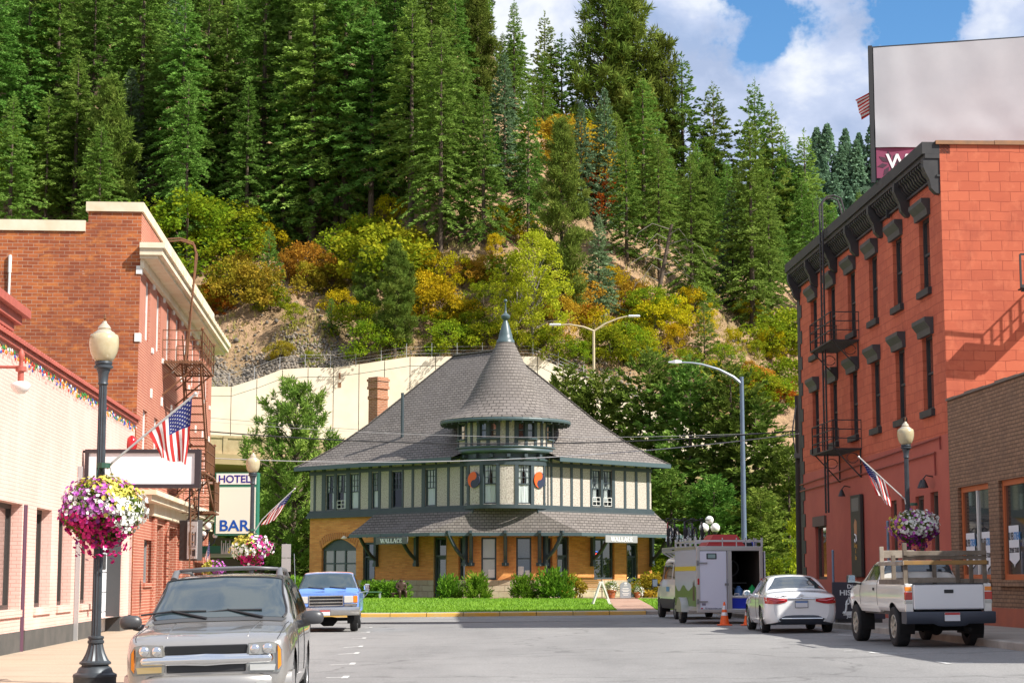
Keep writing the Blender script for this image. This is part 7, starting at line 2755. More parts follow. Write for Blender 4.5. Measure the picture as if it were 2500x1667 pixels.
 for k in range(21):
  q = -1 + 2 * k / 20
  x, y = .985 * q, -.16 + .10 * abs(q) ** 3
  rings.append([(x, y + .08, .745), (x, y, .735), (x, y - .015, .66), (x, y - .005, .55), (x, y + .05, .49), (x, y + .10, .49)])
 mb.loft(rings, False)
 for rg_ in (rings[0], rings[-1]):
  mb.loft([rg_, [(p[0], .3, p[2]) for p in rg_]], False)
 mb.build('bumper', M('dull_chrome', (.62, .60, .57), .22, 1.0), t, smooth=50)
 plate(t, -.03, -.18, .50, .31, .155, -1, M('plate_red', (.45, .03, .03), .5))
 mb = MB()
 mb.cyl((-.98, 1.3, 1.05), (-1.02, 1.35, 2.35), .008, 5)
 mb.build('aerial', m_chrome, t)
 mb = MB()
 mb.tube([(-.8, .85, .36), (-.3, .85, .36), (-.1, .85, .30), (.15, .85, .30), (.3, .85, .36), (.8, .85, .36)], [.05, .05, .14, .14, .05, .05], 8)
 mb.box(-.7, .7, .3, 4.6, .48, .56)
 mb.build('axle', m_well, t)
 mb = MB()
 mb.box(.30, .42, 1.50, 1.53, 1.32, 1.50)
 mb.box(-.72, -.56, 1.45, 1.48, 1.30, 1.33)
 well(t, W, .95)
 return t
build_blue()
# ---- white saloon, tail towards the camera (local -y is its rear)
def build_saloon():
 D = 47.6
 pos = (onY(1958, 1500, D).x, D, zg(7.2, D))
 t = thing('saloon_car', pos, 'white saloon car seen from behind, half in sun, beside the orange cones', 'car', -.005, ry=math.radians(-.6))
 paint = M('pearl_white_paint', (0.80, 0.80, 0.79), .25, coat=1.0)
 st = [
  (0.00, [(.55, .30), (.62, .36), (.68, .50), (.70, .62), (.70, .76), (.66, .84), (.45, .90), (.2, .92), (0, .925)]),
  (0.10, [(.74, .26), (.80, .36), (.84, .52), (.845, .68), (.835, .84), (.78, .935), (.5, 1.0), (.2, 1.02), (0, 1.025)]),
  (0.32, [(.84, .24), (.89, .36), (.915, .55), (.915, .73), (.90, .88), (.83, .975), (.55, 1.03), (.25, 1.045), (0, 1.05)]),
  (0.70, [(.85, .22), (.90, .36), (.92, .58), (.92, .76), (.905, .91), (.84, 1.0), (.66, 1.05), (.3, 1.07), (0, 1.075)]),
  (0.95, [(.85, .22), (.90, .36), (.92, .58), (.92, .77), (.905, .92), (.83, 1.02), (.70, 1.12), (.36, 1.16), (0, 1.17)]),
  (1.45, [(.85, .22), (.90, .36), (.92, .58), (.92, .77), (.905, .93), (.80, 1.12), (.66, 1.32), (.42, 1.41), (0, 1.435)]),
  (2.05, [(.85, .22), (.90, .36), (.92, .58), (.92, .77), (.905, .93), (.79, 1.15), (.64, 1.38), (.42, 1.46), (0, 1.485)]),
  (2.75, [(.85, .22), (.90, .36), (.92, .58), (.92, .77), (.905, .92), (.79, 1.13), (.645, 1.34), (.43, 1.42), (0, 1.445)]),
  (3.45, [(.85, .22), (.90, .36), (.92, .58), (.92, .75), (.90, .89), (.82, .97), (.72, 1.04), (.4, 1.08), (0, 1.09)]),
  (4.20, [(.84, .22), (.89, .36), (.91, .56), (.905, .70), (.88, .80), (.80, .86), (.5, .90), (.2, .92), (0, .925)]),
  (4.80, [(.62, .26), (.68, .36), (.72, .50), (.72, .60), (.68, .68), (.60, .72), (.4, .74), (.2, .75), (0, .75)]),
 ]
 sk = Skin(st)
 W = [(1.05, .33, .385), (3.85, .33, .385)]
 sk.body('body', paint, t, W, na=7, nb=6, smooth=60)
 well(t, W, .90)
 gl = GLASS('saloon_glass', (0.03, 0.04, 0.045), .02, 1.0)
 mb = MB()
 sk.screen(mb, 3.75, 4.95, (5.75, 6.85), .007)
 mb.build('rear_window', gl, t, smooth=60)
 mb = MB()
 for sg in (-1, 1):
  sk.panel(mb, (4.55, 5.0), (5.75, 5.75), 4.35, 6.1, .007, sg)
  sk.panel(mb, (5.85, 5.85), (7.75, 7.15), 4.35, 6.1, .007, sg)
 mb.build('side_window', gl, t, smooth=60)
 seam(t, sk, [([(2.35, 8 - 2.9 * abs(j) / 8) for j in range(0, 9)], sg) for sg in (-1, 1)] + [([(4.6, 1 + .42 * k) for k in range(9)], sg) for sg in (-1, 1)] + [([(5.8, 1 + .42 * k) for k in range(9)], sg) for sg in (-1, 1)])
 for sg in (-1, 1):
  mb = MB()
  rows = []
  for i in range(9):
   q = i / 8
   x = .36 + (.905 - .36) * q
   zt, zb = .865 + .05 * q, .80 - .085 * math.sin(min(1, q * 1.4) * math.pi / 2) + .04 * q
   row = []
   for k in range(5):
    z = zb + (zt - zb) * k / 4
    row.append((sg * x, skin_y(sk, x, z) - .018, z))
   rows.append(row)
  mb.loft(rows, False)
  l = mb.build('tail_light', m_redl, t, smooth=60)
  mb = MB()
  mb.tube([(sg * .42, skin_y(sk, .42, .84) - .03, .84), (sg * .62, skin_y(sk, .62, .82) - .03, .82), (sg * .80, skin_y(sk, .80, .86) - .03, .86)], .014, 5)
  mb.build('light_bar', M('pink_lens', (.7, .12, .14), .2, coat=.8), l)
  mb = MB()
  mb.tube([(sg * .55, .06, .33), (sg * .55, -.06, .33)], .055, 12, False)
  mb.build('exhaust', m_chrome, t)
  mb = MB()
  mb.lathe([(.001, -.07), (.06, -.06), (.075, 0), (.06, .06), (.001, .075)], 12, (0, 0, 0))
  for q in range(len(mb.v)):
   a, b, c = mb.v[q]
   mb.v[q] = (sg * 1.02 + a * 1.35, 3.0 + b * .6, 1.0 + c)
  mb.tube([(sg * .88, 3.0, .95), (sg * 1.0, 3.0, .98)], .03, 6)
  m_ = mb.build('mirror', paint, t, smooth=60)
  mb = MB()
  mb.disc((sg * 1.02, 2.945, 1.0), (0, -1, 0), .062, 14)
  mb.build('mirror_glass', m_mirror, m_)
  for y in (1.05, 3.85):
   wheel(t, sg * .80, y, .33, .22, M('alloy_dark', (.42, .42, .43), .25, .9), sg, n_sp=7, rim_k=.72)
 mb = MB()
 y_ = skin_y(sk, 0, .89)
 mb.tube([(x, skin_y(sk, abs(x), .875) - .012, .875) for x in frange(-.34, .34, 8)], .016, 6)
 mb.build('trim_bar', m_chrome, t)
 yb = skin_y(sk, 0, .80)
 plate(t, 0, skin_y(sk, 0, .72) - .012, .655, .31, .155, -1, M('plate_blue', (.10, .20, .42), .5))
 mb = MB()                                     # dark lower valance with a silver strip
 rows = []
 for x in frange(-.80, .80, 16):
  y = min(.10, skin_y(sk, abs(x), .36)) - .03 + .14 * (abs(x) / .8) ** 4
  zt = .46 - .10 * (abs(x) / .8) ** 3
  rows.append([(x, y + .02, zt), (x, y - .01, zt - .06), (x, y, .30), (x, y + .08, .22)])
 mb.loft(rows, False)
 mb.build('valance', M('valance_dark', (.03, .035, .05), .35), t, smooth=50)
 mb = MB()
 mb.tube([(x, min(.10, skin_y(sk, abs(x), .36)) - .055 + .10 * (abs(x) / .8) ** 4, .375) for x in frange(-.52, .52, 8)], .018, 6)
 mb.build('valance_strip', m_chrome, t)
 mb = MB()                                     # ring and bar badge
 yb = skin_y(sk, 0, .935) - .012
 mb.tube([(.055 * math.cos(a), yb + .02 * math.sin(a), .945 + .05 * math.sin(a)) for a in frange(0, 2 * math.pi, 20)], .008, 5)
 mb.box(-.065, .065, yb - .008, yb + .005, .935, .955)
 mb.build('badge', m_chrome, t)
 tx = text_mesh('ALTIMA', .075, 'lettering', m_chrome, t, .006, .001, 'CENTER', 1.25)
 tx.location = (-.52, skin_y(sk, .52, .93) - .012, .915)
 return t
def skin_y(sk, x, z):
 """Rear (small y) position of the skin at half-width x and height z, by search."""
 key = id(sk)
 if key not in SKC:
  G = []
  for i in range(0, 26):
   a = 2.4 * i / 25
   row = crom(sk.P, a)
   for j in range(0, 49):
    b = (sk.k - 1) * j / 48
    G.append(crom(row[:, None, :], b)[0])
  SKC[key] = np.array(G)
 G = SKC[key]
 d = (G[:, 0] - x) ** 2 + (G[:, 2] - z) ** 2
 idx = np.argsort(d)[:4]
 return float(min(G[idx, 1]))
SKC = {}
build_saloon()
# ---- white pickup with a wooden rack, tail towards the camera
def build_white():
 D = 37.2
 zz = zg(8.0, D)
 pos = (onY(2318, 1500, D).x, D, zz)
 t = thing('pickup_truck', pos, 'white pickup truck with a weathered wooden stake rack, tail towards us at the right kerb', 'truck', math.atan2(.05, 1) - .012, ry=math.radians(-.5))
 t.scale.x = .93
 paint = M('truck_white_paint', (0.72, 0.70, 0.66), .32, coat=.7, var=(1.2, (.64, .61, .56), .5))
 st = [
  (2.32, [(.88, .46), (.92, .60), (.935, .82), (.93, .98), (.90, 1.07), (.82, 1.09), (.74, 1.09), (.5, 1.09), (0, 1.09)]),
  (2.36, [(.88, .46), (.92, .60), (.935, .82), (.93, .98), (.91, 1.09), (.80, 1.36), (.70, 1.56), (.52, 1.615), (0, 1.63)]),
  (2.55, [(.88, .46), (.92, .60), (.935, .82), (.93, .98), (.91, 1.09), (.80, 1.40), (.70, 1.64), (.54, 1.71), (0, 1.73)]),
  (3.20, [(.88, .46), (.92, .60), (.935, .82), (.93, .98), (.91, 1.08), (.80, 1.40), (.70, 1.65), (.54, 1.72), (0, 1.74)]),
  (3.45, [(.88, .46), (.92, .60), (.935, .82), (.93, .98), (.91, 1.08), (.81, 1.36), (.71, 1.58), (.55, 1.65), (0, 1.67)]),
  (4.05, [(.88, .46), (.92, .60), (.935, .82), (.92, .96), (.89, 1.06), (.83, 1.10), (.74, 1.13), (.5, 1.16), (0, 1.17)]),
  (4.60, [(.88, .46), (.92, .60), (.935, .80), (.92, .93), (.88, 1.0), (.80, 1.04), (.5, 1.08), (.25, 1.09), (0, 1.09)]),
  (5.25, [(.82, .46), (.86, .58), (.87, .74), (.86, .86), (.82, .93), (.74, .97), (.5, .99), (.25, 1.0), (0, 1.0)]),
  (5.42, [(.66, .5), (.70, .6), (.71, .7), (.70, .8), (.68, .85), (.6, .88), (.4, .9), (.2, .9), (0, .9)]),
 ]
 LF = .21
 st = [(y, [(x, z + LF if z <= 1.12 else 1.12 + LF + (z - 1.12) * .68) for x, z in q]) for y, q in st]
 sk = Skin(st)
 WF = [(4.50, .42, .47)]
 sk.body('cab', paint, t, WF, na=6, nb=5, smooth=45)
 # bed sides as a skin of their own with the rear arch
 bed = Skin([(y, [(.90 - e, .71), (.945 - e, .80), (.96 - e, 1.0), (.955 - e, 1.15), (.93 - e, 1.25), (.90 - e, 1.27), (.86 - e, 1.27)]) for y, e in ((0.0, .06), (.05, .012), (.3, 0), (1.0, 0), (1.6, 0), (2.28, 0))])
 WR = [(1.02, .42, .47)]
 def bed_side():
  mb = MB()
  na, nb = 10, 5
  A = [i / na for i in range((bed.n - 1) * na + 1)]
  B = [i / nb for i in range((bed.k - 1) * nb + 1)]
  G = np.array([[crom(crom(bed.P, a)[:, None, :], b)[0] for b in B] for a in A])
  d = np.hypot(G[:, :, 1] - WR[0][0], G[:, :, 2] - WR[0][1])
  ins = d < WR[0][2]
  G2 = G.copy()
  k = WR[0][2] / np.maximum(d, 1e-6)
  G2[ins, 1] = WR[0][0] + (G[ins, 1] - WR[0][0]) * k[ins]
  G2[ins, 2] = WR[0][1] + (G[ins, 2] - WR[0][1]) * k[ins]
  n, m = G.shape[:2]
  for sg in (1, -1):
   vs = [(p[0] * sg, p[1], p[2]) for p in G2.reshape(-1, 3)]
   fs = []
   for i in range(n - 1):
    for j in range(m - 1):
     if ins[i, j] and ins[i + 1, j] and ins[i, j + 1] and ins[i + 1, j + 1]: continue
     a, b, c, e = i * m + j, (i + 1) * m + j, (i + 1) * m + j + 1, i * m + j + 1
     fs.append((a, b, c, e) if sg < 0 else (a, e, c, b))
   mb.mesh(vs, fs)
  return mb.build('bed_side', paint, t, smooth=50)
 bed_side()
 well(t, WR + WF, .93)
 mb = MB()
 mb.box(-.86, .86, .10, 2.28, .62, .66)
 mb.box(-.86, -.80, .05, 2.28, .66, 1.05)
 mb.box(.80, .86, .05, 2.28, .66, 1.05)
 mb.box(-.86, .86, 2.24, 2.29, .5, 1.05)
 mb.box(-.80, .80, .2, 4.9, .42, .5)
 mb.build('bed_floor', M('bed_liner', (.10, .10, .10), .8), t)
 mb = MB()
 mb.box(-.755, .755, -.03, .05, .545, 1.04, .02)
 cp = MB()
 for sg in (-1, 1): cp.box(sg * .76, sg * .925, .0, .06, .50, 1.05, .01)
 cp.build('corner_post', paint, t)
 tg = mb.build('tailgate', M('tailgate_white', (0.70, 0.71, 0.73), .35, coat=.6), t)
 mb = MB()
 mb.box(-.755, .755, -.034, .05, 1.04, 1.055, .004)
 mb.build('gate_cap', m_blackp, tg)
 mb = MB()
 mb.box(-.10, .10, -.045, -.03, .865, .935, .012)
 mb.build('handle', m_blackp, tg)
 gl = GLASS('truck_rear_glass', (0.03, 0.045, 0.06), .02, 1.0)
 mb = MB()
 sk.screen(mb, .55, 1.7, (5.25, 6.3), .012)
 mb.build('rear_window', gl, t, smooth=60)
 mb = MB()
 for sg in (-1, 1):
  sk.panel(mb, (1.6, 1.9), (4.6, 3.9), 4.2, 5.9, .008, sg)
 mb.build('side_window', gl, t, smooth=60)
 seam(t, sk, [([(1.35, 1 + .4 * k) for k in range(9)], sg) for sg in (-1, 1)] + [([(4.9, 1 + .4 * k) for k in range(8)], sg) for sg in (-1, 1)])
 for sg in (-1, 1):
  mb = MB()
  mb.mat(m_amber).box(sg * .775, sg * .935, -.005, .10, .90, 1.0, .012)
  mb.mat(m_redl).box(sg * .772, sg * .945, -.008, .10, .735, .895, .012)
  mb.mat(m_lens).box(sg * .775, sg * .94, -.005, .10, .655, .73, .012)
  mb.build('tail_light', None, t)
  mb = MB()
  mb.box(sg * 1.06, sg * 1.26, 3.86, 3.96, 1.06, 1.24, .03)
  mb.tube([(sg * .92, 3.9, 1.05), (sg * 1.1, 3.9, 1.08)], .035, 6)
  m_ = mb.build('mirror', m_blackp, t)
  mb = MB()
  mb.face([(sg * 1.075, 3.857, 1.075), (sg * 1.245, 3.857, 1.075), (sg * 1.245, 3.857, 1.225), (sg * 1.075, 3.857, 1.225)])
  mb.build('mirror_glass', m_mirror, m_)
  mb = MB()
  mb.box(sg * .938, sg * .955, 2.62, 2.74, .91, .97, .008)
  mb.build('door_handle', m_blackp, t)
  for y in (1.02, 4.50):
   wheel(t, sg * .80, y, .405, .31, M('beige_alloy', (.40, .37, .32), .4, .6), sg, n_sp=6, rim_k=.58)
 mb = MB()
 rings = []
 for k in range(21):
  q = -1 + 2 * k / 20
  x = .955 * q
  y = -.22 + .06 * abs(q) ** 3
  dz_ = -.05 * (1 if abs(q) < .28 else max(0, 1 - (abs(q) - .28) / .12))
  rings.append([(x, y + .22, .505), (x, y + .02, .505), (x, y, .47), (x, y, .33 + dz_), (x, y + .05, .27 + dz_), (x, y + .2, .27)])
 mb.loft(rings, False)
 for rg_ in (rings[0], rings[-1]):
  mb.loft([rg_, [(p[0], .25, p[2]) for p in rg_]], False)
 bp = mb.build('bumper', M('bumper_blueblack', (.035, .042, .06), .5), t, smooth=40)
 plate(t, 0, -.225, .325, .33, .165, -1, MATS['plate_red'])
 mb = MB()
 mb.cyl((-.7, 1.02, .38), (.7, 1.02, .38), .07, 8)
 mb.ball((.0, 1.02, .38), .16, 10)
 mb.cyl((.45, .4, .36), (.45, -.02, .36), .035, 8)
 mb.build('axle', m_well, t)
 # wooden stake rack
 wood = M('weathered_wood', (0.19, 0.155, 0.12), .9, var=(5, (.11, .085, .06), .8))
 woodl = M('weathered_wood_pale', (0.34, 0.29, 0.23), .9, var=(5, (.2, .16, .12), .8))
 woody = M('stained_wood', (0.30, 0.165, 0.05), .85, var=(3, (.2, .13, .06), .8))
 def stake(x, y, z1, m=wood):
  mb = MB()
  mb.box(x - .045, x + .045, y - .022, y + .022, .85, z1, .005)
  mb.build('stake', m, t)
 def plank(x0, x1, y0, y1, z0, z1, m=wood):
  mb = MB()
  mb.box(x0, x1, y0, y1, z0, z1, .006)
  mb.build('plank', m, t)
 for y, z1 in ((.20, 1.86), (1.15, 1.63), (2.15, 1.82)):
  stake(-.86, y, z1, woodl if y > 2 else wood)
  stake(.86, y, z1 if y < .5 else 1.63)
 plank(-.93, -.905, .1, 2.2, 1.00, 1.14, wood)
 plank(.905, .93, .1, 2.2, 1.00, 1.14, wood)
 plank(-.93, -.905, .1, 2.2, 1.42, 1.50, woodl)
 plank(.905, .93, .1, 2.2, 1.42, 1.50, wood)
 plank(-.90, .90, .13, .165, 1.61, 1.70, wood)
 plank(-.90, .90, .175, .21, 1.53, 1.60, wood)
 plank(-.92, .90, .12, .155, 1.425, 1.51, woody)
 plank(-.86, -.1, 2.18, 2.21, 1.58, 1.74, woodl)
 plank(-.12, .86, 2.185, 2.215, 1.56, 1.66, woodl)
 plank(-.84, .84, 2.16, 2.19, 1.06, 1.17, woodl)
 stake(-.3, 2.22, 1.72, woodl)
 stake(.35, 2.22, 1.6, wood)
 for c in bpy.data.objects:
  if c.parent == t and c.name.split('.')[0] not in ('cab', 'bed_side', 'wheel', 'wheel_arch', 'axle', 'rear_window', 'side_window', 'seam'):
   c.location.z += LF
 return t
build_white()
# ---- white passenger van and its roof rack
def build_van():
 D = 66.5
 zz = zg(5.6, D)
 pos = (onY(1726, 1450, D).x, D, zz)
 t = thing('van', pos, 'white passenger van with bicycles on its roof rack, in front of the cargo trailer', 'van', math.atan2(.05, 1) + .02)
 paint = M('van_white_paint', (0.80, 0.80, 0.79), .3, coat=.6)
 st = [
  (0.0, [(.82, .55), (.93, .68), (.95, .90), (.95, 1.15), (.945, 1.35), (.90, 1.75), (.82, 2.06), (.62, 2.15), (0, 2.18)]),
  (.08, [(.92, .40), (.985, .60), (1.0, .90), (1.0, 1.15), (.99, 1.35), (.94, 1.80), (.85, 2.12), (.64, 2.21), (0, 2.24)]),
  (1.5, [(.94, .36), (1.0, .60), (1.01, .90), (1.01, 1.15), (1.0, 1.35), (.95, 1.80), (.86, 2.14), (.65, 2.23), (0, 2.26)]),
  (3.6, [(.94, .36), (1.0, .60), (1.01, .90), (1.01, 1.15), (1.0, 1.35), (.95, 1.80), (.85, 2.12), (.65, 2.21), (0, 2.24)]),
  (4.1, [(.94, .36), (1.0, .60), (1.01, .90), (1.01, 1.13), (.99, 1.32), (.92, 1.68), (.80, 1.96), (.62, 2.05), (0, 2.08)]),
  (4.9, [(.94, .36), (1.0, .58), (1.01, .85), (1.0, 1.05), (.97, 1.22), (.90, 1.32), (.78, 1.38), (.5, 1.43), (0, 1.45)]),
  (5.5, [(.88, .40), (.93, .58), (.94, .80), (.92, .96), (.88, 1.06), (.80, 1.10), (.6, 1.13), (.3, 1.15), (0, 1.15)]),
  (5.65, [(.7, .5), (.74, .6), (.75, .75), (.74, .85), (.7, .92), (.6, .95), (.4, .97), (.2, .98), (0, .98)]),
 ]
 sk = Skin(st)
 W = [(.95, .36, .43), (4.75, .36, .43)]
 sk.body('body', paint, t, W, na=9, nb=6, smooth=50)
 well(t, W, .98)
 gl = GLASS('van_glass', (0.035, 0.035, 0.035), .03, .8)
 mb = MB()
 for sg in (-1, 1):
  sk.panel(mb, 1.25, 1.95, 4.2, 5.6, .008, sg)
  sk.panel(mb, 2.1, 2.95, 4.2, 5.6, .008, sg)
  sk.panel(mb, (3.06, 3.06), (4.6, 3.95), 4.2, 5.6, .008, sg)
 mb.build('side_window', gl, t, smooth=60)
 mb = MB()
 for sg in (-1, 1):
  sk.panel(mb, .2, 6.5, .02, 1.4, .007, sg, n=40)
 cl = mb.build('lower_cladding', M('cladding_grey', (.045, .045, .048), .6), t)
 # open the cladding over the wheels with dark discs behind the tyres
 for sg in (-1, 1):
  mb = MB()
  mb.box(sg * .94, sg * 1.012, -.01, .10, .78, 1.42, .02)
  l = mb.build('tail_light', m_redl, t)
  mb = MB()
  mb.box(sg * .95, sg * 1.016, -.014, .08, .95, 1.10, .01)
  mb.build('reverse_lens', m_lens, l)
  mb = MB()
  mb.box(sg * 1.08, sg * 1.30, 4.5, 4.62, 1.12, 1.44, .04)
  mb.tube([(sg * .97, 4.55, 1.2), (sg * 1.12, 4.55, 1.22)], .04, 6)
  m_ = mb.build('mirror', m_blackp, t)
  mb = MB()
  mb.face([(sg * 1.10, 4.496, 1.15), (sg * 1.28, 4.496, 1.15), (sg * 1.28, 4.496, 1.41), (sg * 1.10, 4.496, 1.41)])
  mb.build('mirror_glass', m_mirror, m_)
  for y in (.95, 4.75):
   wheel(t, sg * .895, y, .36, .24, M('van_rim', (.22, .22, .22), .4, .7), sg)
 mb = MB()
 mb.box(-.92, .92, -.08, .1, .42, .62, .03)
 mb.build('bumper', M('cladding_grey', (0, 0, 0)), t)
 mb = MB()
 mb.box(-.03, .0, 1.6, 1.65, .9, .95)
 mb = MB()
 sk.panel(mb, 2.3, 2.6, 2.3, 3.0, .009, -1)
 mb.build('door_sticker', M('sticker_blue', (.10, .30, .55), .5), t)
 # ladder-like roof rack
 mb = MB()
 for z in (2.42, 2.56):
  for sg in (-1, 1):
   mb.bar((sg * .95, -.1, z), (sg * .95, 4.1, z), .05)
  mb.bar((-.95, 4.1, z), (.95, 4.1, z), .05)
  mb.bar((-.95, -.1, z), (.95, -.1, z), .05)
 for k in range(19):
  y = 2.0 + 2.1 * k / 18
  for sg in (-1, 1): mb.bar((sg * .95, y, 2.43), (sg * .95, y, 2.55), .05)
 for k in range(5):
  mb.bar((-.95, .1 + k, 2.42), (.95, .1 + k, 2.42), .04)
  for sg in (-1, 1): mb.bar((sg * .93, .1 + k, 2.40), (sg * .62, .1 + k, 2.22), .05)
 mb.build('roof_rack', M('rack_alu', (.55, .55, .55), .4, .7), t)
 return t, pos, 2.6
van, vpos, vz = build_van()
def bicycle(loc, rz, col, label, tilt=0.0):
 t = thing('bicycle', loc, label, 'bicycle', rz, 'bicycles on the van roof', ry=tilt)
 for y in (-.52, .52):
  mb = MB()
  mb.tube([(0, y + .335 * math.cos(a), .345 + .335 * math.sin(a)) for a in frange(0, 2 * math.pi, 26)], .028, 7)
  w = mb.build('wheel', m_tyre, t)
  mb = MB()
  for k in range(14):
   a = 2 * math.pi * k / 14
   mb.bar((0, y, .345), (0, y + .32 * math.cos(a), .345 + .32 * math.sin(a)), .006)
  mb.cyl((-.04, y, .345), (.04, y, .345), .03, 8)
  mb.build('spokes', m_chrome, w)
 mb = MB()
 J = {'h': (0, .36, .82), 'h2': (0, .39, .70), 's': (0, -.14, .86), 'b': (0, -.06, .32), 'r': (0, -.52, .345), 'f': (0, .52, .345)}
 for a, b, r in (('h', 's', .022), ('h2', 'b', .028), ('s', 'b', .022), ('b', 'r', .018), ('s', 'r', .016)):
  mb.tube([J[a], J[b]], r * 1.5, 7)
 mb.build('frame', col, t)
 mb = MB()
 mb.tube([(0, .34, .88), J['h2'], (.04, .45, .55), (.04, .52, .345)], .024, 6)
 mb.tube([J['h2'], (-.04, .45, .55), (-.04, .52, .345)], .022, 6)
 mb.build('fork', m_blackp, t)
 mb = MB()
 mb.tube([(-.33, .30, .97), (-.15, .36, .95), (0, .34, .90), (.15, .36, .95), (.33, .30, .97)], .016, 6)
 mb.build('handlebar', m_blackp, t)
 mb = MB()
 mb.tube([(0, -.14, .86), (0, -.17, .98)], .016, 6)
 mb.box(-.07, .07, -.32, -.04, .98, 1.03, .02)
 mb.build('saddle', m_blackp, t)
 mb = MB()
 mb.disc((.05, -.06, .32), (1, 0, 0), .10, 16)
 mb.bar((.07, -.06, .32), (.07, .02, .18), .02)
 mb.bar((-.07, -.06, .32), (-.07, -.14, .46), .02)
 mb.build('crank', m_chrome, t)
 return t
van_m = Matrix.Translation(vpos) @ Matrix.Rotation(math.atan2(.05, 1) + .02, 4, 'Z')
for i, (x, y, c, lab) in enumerate(((-.72, .9, ('bike_red', (.45, .02, .03)), 'red bicycle standing on the van roof rack'), (-.42, 1.5, ('bike_black', (.02, .02, .022)), 'black bicycle next to the red one on the van roof'),
         (-.12, .8, ('bike_navy', (.02, .035, .09)), 'navy bicycle in the middle of the van roof rack'), (.22, 1.4, ('bike_grey', (.08, .085, .09)), 'dark grey bicycle on the van roof, right of the navy one'),
         (.52, .9, ('bike_white', (.35, .35, .35)), 'pale bicycle farthest right on the van roof rack'))):
 p = van_m @ Vector((x - .42, y + .6, 2.60))
 bicycle(p, math.atan2(.05, 1) + (.1 if i % 2 else math.pi - .1), M(c[0], c[1], .35), lab)
